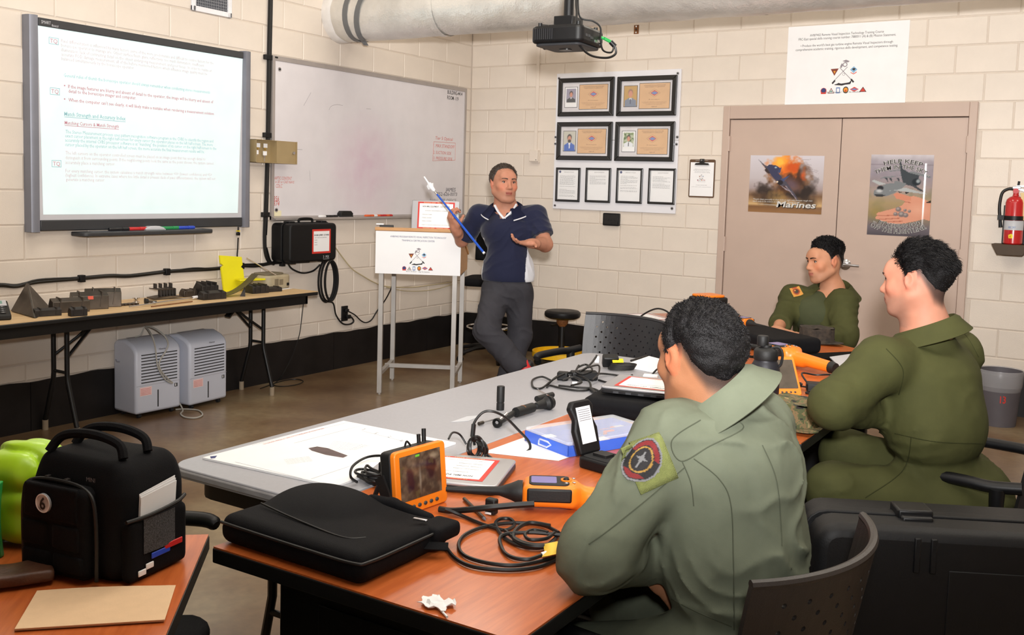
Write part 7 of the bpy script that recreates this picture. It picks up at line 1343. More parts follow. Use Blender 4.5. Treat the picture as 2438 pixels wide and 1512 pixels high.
# small open case
k0, k1 = TP(1372, 1112), TP(1468, 1140); e1 = k1-k0; rz = math.atan2(e1.y, e1.x); t = thing('hard_case', 'small black hard case standing open on the near table', 'case', ((k0+k1)/2).xyz, rz); cwid = e1.length; cdep = .11
MB().prism(rrect(cwid, cdep, .02, 3, 0, cdep/2), .0, .032, lambda u, v, h: (u, v, h)).build('lower_shell', 'case_black', t, bevel=.006); MB().prism(rrect(cwid-.02, cdep-.02, .015, 3, 0, cdep/2), .032, .034, lambda u, v, h: (u, v, h)).build('foam_insert', 'foam_black', t)
MB().prism(rrect(.05, .04, .004, 2, -.02, cdep*.5), .034, .042, lambda u, v, h: (u, v, h)).build('stored_part', 'rubber_black', t)
Tl = Matrix.Translation((-cwid/2, 0, .03)) @ Matrix.Rotation(R(-18), 4, 'Y'); ld = MB(Tl); P = [(0, .012), (.0, cdep-.012), (.07, cdep-.006), (.10, cdep*.75+.01), (.135, cdep-.004), (.155, cdep-.02), (.155, .02), (.135, .004), (.10, cdep*.25-.01), (.07, .006)]
ld.prism(P, -.012, .010, lambda u, v, h: (h, v, u)); ld.build('lid', 'case_black', t, bevel=.006); lp_ = MB(Tl); lp_.prism([(.03, .025), (.03, cdep-.025), (.135, cdep-.025), (.135, .025)], .010, .0115, lambda u, v, h: (h, v, u)); lp_.build('instruction_card', 'paper_white', t, smooth=0)
for i in range(6): q_ = MB(Tl); q_.bb(.0115, .012, .03, .03+.05, .125-i*.006, .127-i*.006); q_.build('card_print', 'ink_grey', t, smooth=0)
MB().bb(cwid/2-.02, cwid/2+.05, .03, cdep, .004, .03).build('end_shell', 'case_black', t, bevel=.008)
# sweets wrapper
w0 = TP(1040, 1442); t = thing('wrapper', 'crumpled white wrapper with a stick near the table edge', 'wrapper', w0); MB().sheet(lambda u, v: ((u-.5)*.06+.006*math.sin(v*9), (v-.5)*.045+.005*math.sin(u*11), .004+.008*mnoise.noise(V((u*5, v*5, 1)))+.004), 9, 8, .0015).build('foil', 'paper_white', t); MB().cyl((.0, -.005, .004), (.05, -.035, .004), .0022, n=8).build('stick', 'white_print', t)
# ---- grey table
cs_ = [TP(482, 1094), TP(800, 1162), TP(1085, 1058), TP(818, 1006)]; cv = Canvas(110, 84, 1.25, (240, 240, 243), 3)
for i in range(7): cv.rect(.05, .95, .82-i*.0, .823, (214, 214, 222), .3)
def sheet_uv(u, v): return cs_[0]*(1-u)*(1-v)+cs_[1]*(1-u)*v+cs_[2]*u*v+cs_[3]*u*(1-v)
cal = thing('calendar_sheet', 'large white calendar pad with turbine blade picture on grey table', 'calendar', TP(780, 1085)); oc = TP(780, 1085)
m = MB(); q = [c_-oc for c_ in cs_]; m.add([tuple(v+V((0, 0, .0005))) for v in q]+[tuple(v+V((0, 0, .006))) for v in q], [(0, 3, 2, 1), (4, 5, 6, 7), (0, 1, 5, 4), (1, 2, 6, 5), (2, 3, 7, 6), (3, 0, 4, 7)]); m.build('pad', 'paper_white', cal, smooth=0)
mat('blade_print', srgb(84, 66, 66), .5, var=.3, nscale=30); mat('faint_line', srgb(180, 184, 196), .6)
def cq(px, py, e=.0064): return tuple(TP(px, py, TZ)-oc+V((0, 0, e)))
MB().add([cq(*q_) for q_ in ((734, 1072), (755, 1068), (780, 1072), (828, 1090), (817, 1095), (775, 1088), (742, 1078))], [tuple(range(7))]).build('blade_picture', 'blade_print', cal, smooth=0)
for a_, b_ in (((560, 1105), (720, 1145)), ((600, 1065), (830, 1010)), ((860, 1030), (1010, 1068)), ((530, 1080), (760, 1020)), ((740, 1146), (1000, 1060)), ((860, 1018), (700, 1060))):
    A0, B0 = V(cq(*a_)), V(cq(*b_)); n_ = (B0-A0).cross(V((0, 0, 1))).normalized()*.0008; MB().add([A0-n_, B0-n_, B0+n_, A0+n_], [(0, 1, 2, 3)]).build('grid_line', 'faint_line', cal, smooth=0)
mat('faint_print', srgb(120, 122, 132), .6)
def ctext(s_, a_, b_, sz, m_):
    A0, B0 = V(cq(*a_)), V(cq(*b_)); U_ = (B0-A0).normalized(); W_ = V((0, 0, 1)).cross(U_); add_text(MB(), s_, lambda u, v: tuple(A0+U_*u+W_*v), sz, (B0-A0).length, res=1).build('print_text', m_, cal, smooth=0)
ctext('METALLURGICAL MATERIALS IS A FORM OF MISINFORMATION', (768, 1024), (625, 1062), .012, 'marker_red'); ctext('APRIL 2023', (936, 1108), (865, 1128), .03, 'marker_red2')
for i in range(7): ctext('leading edge erosion and tip rub are measured', (880-i*5, 1072+i*1.5-6), (795-i*3, 1055+i*3.5), .006, 'faint_print'); ctext('platform radius crack inspection area', (735+i*2, 1092+i*2.5), (676+i*2, 1092+i*2.5+8), .006, 'faint_print') if i < 5 else None
for i, s_ in enumerate(('30', '24', '17', '23', '16')): ctext(s_, (868+i*30, 1025+i*9), (860+i*30, 1028+i*9), .012, 'faint_print')
MB().add([cq(*q_) for q_ in ((500, 1092), (517, 1090), (512, 1096), (502, 1097))], [(0, 1, 2, 3)]).build('logo', 'badge_navy', cal, smooth=0)
fl_ = thing('flashlight', 'black cylindrical flashlight standing upright on the grey table', 'flashlight', TP(1191, 976)); MB().lathe([(.001, 0), (.0135, 0), (.014, .002), (.014, .024), (.0125, .0255), (.0125, .028), (.014, .0295), (.014, .083), (.013, .0855), (.011, .086), (.001, .085)], 20).build('barrel', 'rubber_black', fl_)
# rigid borescope
bs = thing('rigid_borescope', 'black rigid borescope with eyepiece cup lying on the grey table', 'borescope', TP(1230, 1000)); ob_ = TP(1230, 1000)
def bp_(px, py, z): return TP(px, py, TZ+z)-ob_
MB().cyl(bp_(1145, 1007, .008), bp_(1190, 995, .012), .003, n=8).build('probe_rod', 'steel', bs); MB().cyl(bp_(1140, 1009, .008), bp_(1150, 1006, .008), .006, n=10).build('probe_tip', 'steel_dark', bs)
MB().cyl(bp_(1183, 1008, .014), bp_(1232, 978, .018), .010, n=12).build('lower_tube', 'rubber_black', bs); MB().lathe([(.012, -.006), (.016, -.006), (.016, .006), (.012, .006), (.012, -.006)], 16, bp_(1184, 1007, .016), Matrix.Rotation(R(90), 3, 'X')).build('light_post_ring', 'rubber_black', bs); MB().cyl(bp_(1183, 1006, .018), bp_(1206, 985, .03), .0055, n=10).build('light_post', 'chrome', bs)
MB().cyl(bp_(1228, 982, .02), bp_(1268, 970, .02), .017, n=16).build('ocular_body', 'rubber_black', bs); MB().cyl(bp_(1244, 977, .02), bp_(1246, 976.4, .02), .0176, n=16).build('copper_ring', 'rust', bs); MB().cyl(bp_(1268, 970, .02), bp_(1276, 967, .02), .010, n=12).build('neck', 'chrome', bs); MB().cyl(bp_(1276, 967, .022), bp_(1296, 962, .022), .012, .018, n=16).cyl(bp_(1296, 962, .022), bp_(1303, 960, .024), .018, .027, n=18).cyl(bp_(1303, 960, .024), bp_(1310, 958, .024), .027, .024, n=18).build('eye_cup', 'rubber_black', bs)
MB().cyl(bp_(1278, 950, .02), bp_(1315, 940, .018), .011, n=12).build('second_tube', 'rubber_black', bs); MB().cyl(bp_(1282, 930, .02), bp_(1305, 943, .026), .0045, n=10).build('chrome_lever', 'chrome', bs)
tp = [TP(1072, 1006), TP(1112, 992), TP(1150, 989), TP(1115, 1003)]; m = MB(); m.add([tuple(q_+V((0, 0, .0006))) for q_ in tp]+[tuple(q_+V((0, 0, .0012))) for q_ in tp], [(0, 1, 2, 3), (7, 6, 5, 4), (0, 4, 5, 1), (1, 5, 6, 2), (2, 6, 7, 3), (3, 7, 4, 0)]); tag(m.build('tape_scrap', 'label_silver', smooth=0), 'scrap of clear tape stuck on the grey table', 'tape')
# cable heap
ch_ = thing('cable_heap', 'heap of black power cables and adapter on the grey table', 'cable', TP(1400, 900)); oh = TP(1400, 900); rnd = random.Random(11)
def hc(pts, r=.0042, m_='black_cable', nm='cable'): MB().tube(spline([TP(q_[0], q_[1], TZ+(q_[2] if len(q_) > 2 else .006))-oh for q_ in pts], 6), r, 6).build(nm, m_, ch_)
hc([(1310, 905, .01), (1290, 897, .01), (1268, 905), (1270, 922), (1290, 924), (1315, 905, .02), (1345, 890, .03), (1390, 880, .04), (1410, 862, .06), (1421, 846, .08), (1405, 868, .05), (1380, 885, .04)]); hc([(1305, 915), (1330, 895, .02), (1370, 893, .025), (1400, 905, .02), (1405, 925), (1380, 930), (1340, 925), (1310, 918), (1302, 922)])
hc([(1330, 918), (1370, 922), (1410, 925), (1432, 935)]); hc([(1410, 890, .03), (1440, 890, .01), (1475, 895), (1492, 905), (1505, 893, .02), (1500, 910), (1480, 915), (1450, 918)], .0045); hc([(1425, 905), (1460, 915), (1500, 925), (1520, 920)]); hc([(1375, 875, .04), (1395, 868, .05), (1410, 880, .045), (1390, 890, .04), (1372, 885, .04), (1378, 870, .05)]); hc([(1340, 905, .02), (1365, 898, .03), (1385, 910, .02), (1360, 918, .02)])
hc([(1400, 875, .05), (1425, 870, .04), (1425, 890, .03), (1410, 905, .02)])
q_ = TP(1390, 905)-oh; MB().box(q_+V((0, 0, .02)), (.11, .05, .036), (0, 0, R(40))).build('power_brick', 'black_plastic', ch_, bevel=.006); q_ = TP(1340, 905)-oh; MB().box(q_+V((0, 0, .018)), (.045, .04, .034), (0, 0, R(20))).build('plug', 'black_plastic', ch_, bevel=.005); MB().cyl(TP(1405, 925, TZ+.01)-oh, TP(1418, 937, TZ+.008)-oh, .008, n=10).build('connector', 'black_plastic', ch_); q_ = TP(1420, 880)-oh; MB().box(q_+V((0, 0, .045)), (.02, .012, .03), (0, 0, R(30))).build('white_plug', 'white_print', ch_, bevel=.003); q_ = TP(1368, 916)-oh; MB().box(q_+V((0, 0, .008)), (.02, .008, .008), (0, 0, R(40))).build('white_tag', 'white_print', ch_)
ya = thing('wall_charger', 'black charger with yellow banded cable on the grey table', 'charger', TP(1470, 880), R(35)); MB().box((-.03, .02, .035), (.07, .04, .05), (R(20), 0, 0)).build('brick', 'black_plastic', ya, bevel=.006)
for i in range(5): MB().tube([(.012+.055*math.cos(k*PI/12)+.003*i, -.02+.03*math.sin(k*PI/12), .008+.005*i) for k in range(24)], .0036, 6, closed=True).build('loop', 'black_cable', ya)
for i in range(3): MB().box((.0, -.01+i*.009, .036+.004*i), (.05, .005, .006), (0, 0, R(12))).build('yellow_band', 'yellow_tag', ya)
np_ = [TP(1482, 873), TP(1562, 890), TP(1600, 865), TP(1545, 851)]; t = thing('notepad', 'white notepad with pen at the far end of the grey table', 'notepad', np_[0]); m = MB(); m.add([tuple(q_-np_[0]+V((0, 0, .001))) for q_ in np_]+[tuple(q_-np_[0]+V((0, 0, .007))) for q_ in np_], [(3, 2, 1, 0), (4, 5, 6, 7), (0, 1, 5, 4), (1, 2, 6, 5), (2, 3, 7, 6), (3, 0, 4, 7)]); m.build('pad', 'paper_white', t, smooth=0); MB().cyl(TP(1505, 862, TZ+.006)-np_[0]+V((-.02, .03, 0)), TP(1545, 850, TZ+.006)-np_[0]+V((-.02, .02, 0)), .005, n=8).build('pen', 'steel_black', t)
# second bag with a laptop on top
b2c = np.array((4.10, -4.62, TZ+.035)); M2 = Mz(R(10)); t, mk = soft('laptop_bag', 'flat black bag under the laptop between the two near men', 'bag', None, ((3.75, -4.95, .70), (4.5, -4.25, .86)), .006, 'bag_nylon'); s_ = Solid(); s_.box(b2c, (.25, .155, .035), M2, .025, .02); s_.warp(lambda P, d: d+.002*np.exp(-((P[:, 2]-.772)/.004)**2)-.004*(vn(P*9, 8)-.5)); mk('padded_body', s_); fix(t)
e = V((math.cos(R(10)), math.sin(R(10)), 0)); n_ = V((-e.y, e.x, 0)); q0 = V((4.08, -4.60, 0))-e*.19-n_*.11; closed_laptop('closed laptop with red bordered label resting on the flat black bag', q0, q0+e*.37, q0+e*.37+n_*.25, TZ+.076)
wa = thing('white_adapter', 'small white adapter block behind the flat bag', 'adapter', TP(1548, 915), R(20)); MB().bb(-.03, .03, -.02, .02, 0, .04).build('block', 'white_print', wa, bevel=.004); MB().tube(spline([(0, .02, .03), (.03, .04, .06), (.06, .02, .03), (.09, .03, .005)]), .004).build('cord', 'black_cable', wa)
# ---- middle table
wb_ = thing('water_bottle', 'matte black insulated water bottle with flip cap', 'bottle', (4.36, -4.30, TZ)); mat('bottle_black', srgb(40, 40, 46), .5, .3, bump=.1, bscale=400)
MB().lathe([(.001, 0), (.05, 0), (.053, .004), (.053, .15), (.05, .168), (.043, .182), (.041, .186), (.041, .196)], 28).build('flask', 'bottle_black', wb_); MB().lathe([(.043, .19), (.044, .192), (.044, .222), (.038, .23), (.02, .236), (.02, .244), (.001, .244)], 28).build('screw_lid', 'rubber_black', wb_); MB().lathe([(.001, .24), (.0195, .24), (.021, .244), (.021, .272), (.018, .277), (.001, .278)], 20, (-.012, -.006, 0)).build('spout_cap', 'rubber_black', wb_); MB().tube(spline([(.02, 0, .235), (.045, .005, .238), (.058, .008, .215), (.055, .008, .18), (.045, .005, .165)]), .005).build('carry_loop', 'rubber_black', wb_)
tb = thing('orange_tablet', 'orange framed tablet leaning near the bottle on the middle table', 'tablet', (4.36, -3.98, TZ), R(-65), rot=(R(-35), 0, R(42))); MB().prism(rrect(.105, .17, .012, 3, 0, .085), -.008, .006).build('frame', 'device_orange', tb, bevel=.003); MB().prism(rrect(.084, .125, .004, 2, 0, .092), -.0088, -.008).build('screen', 'steel_dark', tb); MB().prism(rrect(.1, .165, .01, 3, 0, .085), .006, .02).build('rear_housing', 'rubber_black', tb, bevel=.004)
for i in range(4): MB().ell((-.03+i*.018, -.009, .014), (.005, .002, .004), 8, 6).build('button', 'dark_bar', tb)
ad = thing('power_adapter', 'black power adapter with cables beside the orange tablet', 'adapter', (4.42, -3.80, TZ), R(20)); MB().bb(-.045, .045, -.03, .03, 0, .035).build('brick', 'black_plastic', ad, bevel=.006); MB().bb(.06, .10, -.02, .03, 0, .05).build('plug', 'black_plastic', ad, bevel=.006); MB().bb(.065, .09, -.0205, -.02, .01, .03).build('label', 'light_grey', ad)
for k, pts in enumerate((((-.04, 0, .03), (-.06, .05, .06), (.0, .09, .05), (.06, .06, .06), (.08, .0, .05)), ((.0, -.03, .01), (-.05, -.08, .005), (.04, -.1, .005), (.09, -.06, .005)), ((-.04, .02, .01), (-.1, .06, .005), (-.12, 0, .005), (-.07, -.06, .005)))): MB().tube(spline(pts), .0038).build('cable', 'black_cable', ad)
hp_ = thing('cable_reel', 'coil of black cable behind the orange tablet', 'cable', (4.31, -3.86, TZ), 0)
for i in range(4): MB().tube([(.05*math.cos(k*PI/12)+.004*i, .035*math.sin(k*PI/12), .006+.008*i) for k in range(24)], .0042, 6, closed=True).build('loop', 'black_cable', hp_)
# camouflage cap
def camo(name):
    m = bpy.data.materials.new(name); m.use_nodes = True; nt = m.node_tree; N = nt.nodes; L = nt.links; b = N['Principled BSDF']; b.inputs['Roughness'].default_value = .85; tc = N.new('ShaderNodeTexCoord'); sn = N.new('ShaderNodeVectorMath'); sn.operation = 'SNAP'; sn.inputs[1].default_value = (.0045,)*3; L.new(tc.outputs['Object'], sn.inputs[0]); nz = N.new('ShaderNodeTexNoise'); nz.inputs['Scale'].default_value = 26; nz.inputs['Detail'].default_value = 3; L.new(sn.outputs[0], nz.inputs[0]); rp = N.new('ShaderNodeValToRGB'); L.new(nz.outputs[0], rp.inputs[0]); rp.color_ramp.interpolation = 'CONSTANT'; E_ = rp.color_ramp.elements
    E_[0].position = 0; E_[0].color = (*srgb(30, 28, 24), 1); E_[1].position = .4; E_[1].color = (*srgb(70, 74, 44), 1)
    for p_, c_ in ((.48, (112, 92, 62)), (.55, (84, 88, 54)), (.62, (140, 120, 84))): q = E_.new(p_); q.color = (*srgb(*c_), 1)
    L.new(rp.outputs[0], b.inputs['Base Color']); MATS[name] = m
camo('camo_cloth')
def cap(label, c, rz, sc=1., m_='camo_cloth', tilt=0):
    t = thing('patrol_cap', label, 'cap', c, 0, 'soft patrol caps', (tilt, 0, rz)); h = .085*sc; rx, ry = .085*sc, .10*sc
    MB().surf(lambda u, v: (rx*math.cos(2*PI*u)*(1+.04*math.sin(6*PI*u)), ry*math.sin(2*PI*u)*(1+.03*math.cos(8*PI*u)), h*v+.004*math.sin(10*PI*u)*v), 40, 4, True).build('side_band', m_, t); MB().surf(lambda u, v: (rx*v*math.cos(2*PI*u), ry*v*math.sin(2*PI*u), h-.012*(1-v)**2+.006*mnoise.noise(V((math.cos(2*PI*u)*v*3, math.sin(2*PI*u)*v*3, 2)))), 40, 6, True).build('crown', m_, t)
    MB().surf(lambda u, v: (1.03*rx*math.cos(2*PI*u), 1.03*ry*math.sin(2*PI*u), .002+.022*sc*v), 40, 3, True).build('hat_band', m_, t); MB().sheet(lambda u, v: (math.cos(R(-150+120*u))*(rx+.0+.002)*(1+.0*v), math.sin(R(-150+120*u))*(ry+.065*sc*v*math.sin(PI*(.12+.76*u))), .006+.008*math.sin(PI*u)*v-.004*v), 14, 5, .004).build('brim', m_, t); return t
cap('camouflage patrol cap on the middle table corner behind the near man', (4.52, -4.46, TZ+.004), R(35), 1.0)
mat('dark_camo', srgb(44, 38, 32), .85, var=.4, nscale=40, col2=srgb(66, 56, 46)); cap('dark brown patrol cap in front of the man by the door', (4.05, -2.48, TZ+.004), R(75), .95, 'dark_camo')
sh = [TP(1975, 852), TP(2045, 842), TP(2075, 862), TP(2000, 876)]; m = MB(); m.add([tuple(q_+V((0, 0, .001))) for q_ in sh]+[tuple(q_+V((0, 0, .005))) for q_ in sh], [(0, 1, 2, 3), (7, 6, 5, 4), (0, 4, 5, 1), (1, 5, 6, 2), (2, 6, 7, 3), (3, 7, 4, 0)]); tag(m.build('plastic_folder', 'light_grey', smooth=0), 'clear grey folder behind the hand on the middle table', 'folder')
# ---- table by the door
b3 = np.array((3.90, -2.82, TZ+.04)); M3 = Mz(R(-36)); t, mk = soft('laptop_bag', 'black bag on the near edge of the table by the door', 'bag', None, ((3.5, -3.15, .70), (4.3, -2.45, .86)), .007, 'bag_nylon'); s_ = Solid(); s_.box(b3, (.24, .15, .04), M3, .025, .02); s_.warp(lambda P, d: d-.004*(vn(P*8, 3)-.5)); mk('padded_body', s_); fix(t)
lpc = V((2.98, -2.36, TZ)); e = V((.806, -.592, 0)); n_ = V((.592, .806, 0)); q0 = lpc-e*.17-n_*.12; closed_laptop('closed black laptop at the left end of the table by the door', q0, q0+e*.35, q0+e*.35+n_*.25, TZ)
q_ = V((3.23, -2.62, TZ)); wp = thing('white_power_block', 'white power block with black cable on the table by the door', 'adapter', q_, R(-36)); MB().bb(-.04, .04, -.02, .02, 0, .035).build('block', 'white_print', wp, bevel=.004); MB().tube(spline([(0, 0, .035), (-.03, .04, .09), (-.1, .0, .11), (-.17, -.06, .06), (-.2, -.08, .0)]), .005).build('cable', 'black_cable', wp); MB().ell((.0, .03, .05), (.03, .025, .025), 12, 8).build('plug', 'black_plastic', wp); MB().bb(-.01, .01, .03, .045, .06, .09).build('white_plug', 'white_print', wp)
pk_ = thing('parts_tray', 'tray of blue and white packets in front of the man by the door', 'tray', (3.78, -2.55, TZ+.0), R(-36)); MB().bb(-.19, .17, -.06, .08, .001, .012).build('tray', 'light_grey', pk_, bevel=.003); rnd = random.Random(5)
for i in range(22): x, y = rnd.uniform(-.17, .15), rnd.uniform(-.05, .07); MB().box((x, y, .02+rnd.uniform(0, .02)), (rnd.uniform(.02, .06), rnd.uniform(.01, .03), .006), (0, rnd.uniform(-.3, .3), rnd.uniform(0, 3))).build('packet', ('white_print', 'pen_blue', 'white_print', 'pen_blue', 'part_red', 'badge_teal')[i % 6], pk_)
ob3 = thing('orange_device', 'orange device top showing behind the near man on the far table', 'device', (3.30, -2.15, TZ), R(-30)); MB().prism(rrect(.16, .2, .03, 3), 0, .16, lambda u, v, h: (u, v, h)).build('casing', 'rubber_black', ob3, bevel=.01); MB().prism(rrect(.15, .16, .03, 3), .16, .175, lambda u, v, h: (u, v, h)).build('top_cover', 'device_orange', ob3, bevel=.006)
# ---- folding table by the wall: engine parts
def FP(px, py): return TP(px, py)
ph2 = thing('desk_phone', 'grey and black desk telephone at the left end of the wall table', 'telephone', (.30, -4.86, TZ), R(65)); MB().prism([(-.1, 0), (.1, 0), (.1, .03), (-.1, .085)], -.1, .1, lambda u, v, h: (h, -u, v)).build('base', 'rubber_black', ph2, bevel=.008)
Tp = Matrix.Translation((0, 0, .0582)) @ Matrix.Rotation(R(15.4), 4, 'X'); mp2 = MB(Tp); mp2.bb(-.09, .09, .02, .098, 0, .003); mp2.build('display_panel', 'light_grey', ph2, bevel=.001); mp2 = MB(Tp); mp2.bb(-.02, .07, .045, .085, .003, .004); mp2.build('display', 'badge_teal', ph2)
for i in range(4):
    for j in range(4): k_ = MB(Tp); k_.bb(-.07+i*.04, -.044+i*.04, -.085+j*.025, -.07+j*.025, 0, .005); k_.build('key', 'dark_bar', ph2, bevel=.001); k2 = MB(Tp); k2.bb(-.062+i*.04, -.052+i*.04, -.08+j*.025, -.077+j*.025, .0051, .0054); k2.build('key_mark', 'white_print', ph2, smooth=0)
def vane(label, A, B, top, thick=.012, extra=True):
    """flat metal plate standing on edge A-B, peaking at top"""
    t = thing('metal_part', label, 'metal part', A, 0, 'engine parts on the wall table'); a, b, c = V((0, 0, 0)), V(B)-V(A), V(top)-V(A); n_ = (b-a).cross(c-a).normalized()*thick
    MB().add([a, b, c, a+n_, b+n_, c+n_], [(0, 1, 2), (5, 4, 3), (0, 3, 4, 1), (1, 4, 5, 2), (2, 5, 3, 0)]).build('plate', 'steel_dark', t, smooth=0, bevel=.002); g_ = (a+b+c)/3
    if extra: u_ = (c-a)*.16; MB().tube([g_-u_-n_*.15, g_+u_*.9-n_*.15], .0035, 6).build('bright_rib', 'chrome', t)
    return t
tri = vane('large triangular brown metal plate standing on the wall table', FP(30, 742), FP(86, 758), XP(68, 675, .16)); b_ = FP(125, 738)-FP(30, 742); MB().add([tuple(XP(68, 675, .16)-FP(30, 742)), tuple(FP(86, 758)-FP(30, 742)), tuple(b_), (b_.x-.02, b_.y, 0)], [(0, 1, 2), (0, 2, 3), (0, 3, 1), (1, 3, 2)]).build('side_face', 'steel_dark', tri, smooth=0)
def block(label, c, size, rz, tilt=0, m_='steel_dark', ribs=2):
    t = thing('metal_part', label, 'metal part', c, 0, 'engine parts on the wall table', (0, 0, rz)); x, y, z = size
    MB().prism([(-y/2, 0), (y/2, 0), (y/2, z*.55), (y*.2, z), (-y/2, z*.8)], -x/2, x/2, lambda u, v, h: (h, u, v)).build('body', m_, t, bevel=.003)
    for i in range(ribs): MB().box((-x*.3+i*x*.6/max(1, ribs-1), 0, z*.6), (.006, y*1.1, z*.9), (0, R(8), 0)).build('flange', m_, t, bevel=.001)
    return t
block('dark channel block beside the triangular plate', FP(112, 752), (.14, .05, .045), R(75), m_='steel_black'); block('brown folded bracket with pointed flange on the wall table', FP(165, 742), (.20, .09, .08), R(72)); block('short dark bracket with rounded window', FP(185, 752), (.09, .05, .05), R(76), m_='steel_black')
block('angled blade holder bearing an orange sticker', FP(212, 735), (.2, .09, .1), R(66)); s_k = MB().box((.0, -.05, .07), (.03, .002, .02), (R(-20), 0, 0)).build('orange_sticker', 'part_red', bpy.data.objects['metal_part.004'] if 'metal_part.004' in bpy.data.objects else None); block('long tapering blade segment with end lugs', FP(245, 730), (.2, .07, .11), R(60))
strip = thing('metal_strip', 'row of thin blade slivers lying on the wall table', 'metal part', FP(298, 727), R(80))
for i in range(6): MB().box((-.06+i*.024, 0, .006), (.02, .05, .01), (0, 0, R(20))).build('sliver', 'steel_dark', strip)
sp_ = thing('spool', 'small chrome spool on the wall table', 'metal part', FP(324, 720)); MB().lathe([(.001, 0), (.022, 0), (.022, .004), (.012, .006), (.012, .024), (.022, .026), (.022, .03), (.001, .03)], 16).build('spool_body', 'chrome', sp_)
gg = thing('eyepiece', 'black eyepiece with metal stem on the wall table', 'metal part', FP(345, 725), R(70)); MB().cyl((0, 0, .02), (.02, 0, .02), .02, .014, n=16).build('cup', 'rubber_black', gg); MB().cyl((.02, 0, .018), (.07, 0, .012), .008, n=10).build('stem', 'steel_dark', gg); MB().cyl((.045, 0, .014), (.06, -.02, .006), .006, n=8).build('post', 'chrome', gg)
vc = thing('vane_cluster', 'cluster of curved turbine vanes between two bands', 'metal part', FP(393, 711), R(80)); MB().sheet(lambda u, v: (-.1+.2*u, -.05+.1*v, .012+.01*math.sin(u*3)), 8, 4, .006).build('lower_band', 'steel_dark', vc)
for i in range(6): x = -.04+i*.02; MB().sheet(lambda u, v: (x+.012*math.sin(u*2.2), -.03+.06*u, .015+.05*v), 6, 3, .003).build('vane', 'steel_black', vc)
MB().sheet(lambda u, v: (-.085+.13*u, -.045+.09*v, .066+.02*(u-.5)**2), 8, 4, .005).build('upper_band', 'steel_dark', vc)
for i in range(4): MB().sheet(lambda u, v: (-.07+.035*i+.008*math.sin(u*2), -.03+.06*u, .07+.03*v), 5, 3, .002).build('upper_vane', 'steel_black', vc)
block('small stepped metal bracket behind the long rod', FP(448, 706), (.1, .06, .05), R(85)); block('dark ribbed metal block on the wall table', FP(490, 704), (.12, .12, .09), R(80), m_='steel_black', ribs=3); block('long dark channel block in front of the ribbed block', FP(505, 712), (.17, .07, .055), R(82), m_='steel_black')
bt = thing('bent_plate', 'bent brown metal sheet with pointed corner', 'metal part', FP(560, 705), R(70)); MB().sheet(lambda u, v: (-.11+.26*u, -.06+.1*v+.04*u, .012+.13*u*u+.0*v), 10, 5, .003).build('sheet', 'steel_dark', bt); MB().add([(.02, -.03, 0), (.05, -.05, 0), (.06, -.02, .07), (.05, 0, 0)], [(0, 1, 2), (1, 3, 2), (3, 0, 2), (0, 3, 1)]).build('foot', 'steel_black', bt, smooth=0)
block('dark stacked metal blocks near the grey box on the wall table', FP(612, 697), (.13, .1, .06), R(80), m_='steel_black', ribs=3); block('flat black metal wedge at the end of the wall table', FP(645, 694), (.14, .07, .035), R(78), m_='steel_black')
r0, r1 = FP(308, 735), FP(475, 712); t = thing('probe_rod', 'long thin metal probe rod with black knob on the wall table', 'rod', r0); MB().cyl((0, 0, .012), r1-r0+V((0, 0, .016)), .004, n=8).build('rod', 'steel', t); MB().cyl((r1-r0)*.9+V((0, 0, .016)), (r1-r0)*.97+V((0, 0, .016)), .009, n=10).build('collar', 'white_print', t); MB().cyl((r1-r0)*.97+V((0, 0, .016)), (r1-r0)*1.04+V((0, 0, .018)), .014, .018, n=14).build('knob', 'rubber_black', t)
r0, r1 = FP(360, 732), FP(458, 720); t = thing('copper_rod', 'thin copper coloured rod on the wall table', 'rod', r0); MB().cyl((0, 0, .005), r1-r0+V((0, 0, .006)), .0035, n=8).build('rod', 'rust', t)
# yellow plates
mat('plate_yellow', srgb(232, 222, 20), .5, var=.03, bump=.05, bscale=200); yp = thing('yellow_plate', 'bright yellow notched plate leaning on the wall', 'plate', (.14, -3.02, TZ), R(92), rot=(R(-10), 0, R(92)))
MB().prism([(-.1, 0), (.1, 0), (.1, .06), (.1, .15), (.082, .165), (.1, .18), (.1, .235), (-.1, .255), (-.1, .2), (-.078, .185), (-.1, .17)], -.006, .006).build('plate', 'plate_yellow', yp, smooth=0)
y2 = thing('yellow_plate', 'yellow plate lying flat on the dark metal blocks', 'plate', (.2, -2.93, TZ+.075), R(75)); MB().prism(rrect(.2, .08, .01, 2), 0, .01, lambda u, v, h: (u, v, h)).build('plate', 'plate_yellow', y2)
# old projector
op = thing('old_projector', 'old beige box projector with antenna rod at the end of the wall table', 'projector', (.17, -2.72, TZ+.002), R(95)); mat('old_beige', srgb(168, 156, 130), .6, var=.12, nscale=12); mat('old_top', srgb(120, 110, 90), .6, var=.1)
MB().prism(rrect(.26, .2, .05, 4), 0, .1, lambda u, v, h: (u, v, h)).build('casing', 'old_beige', op, bevel=.015, seg=3); MB().prism(rrect(.2, .15, .04, 4, 0, .01), .1, .112, lambda u, v, h: (u, v, h)).build('top_cover', 'old_top', op, bevel=.006)
MB().bb(-.06, -.02, -.103, -.098, .02, .075).bb(-.01, .03, -.103, -.098, .03, .07).build('rear_panel', 'old_top', op, bevel=.002); MB().bb(.07, .09, -.106, -.1, .02, .04).build('power_socket', 'black_plastic', op); MB().tube([(-.03, -.09, .1), (-.26, -.02, .235)], .004, 8).build('antenna', 'chrome', op)
tag(MB().bb(.06, .3, -2.78, -2.62, TZ+.0004, TZ+.0014).build('paper_sheet', 'paper_white', smooth=0), 'white paper under the old projector on the wall table', 'paper')
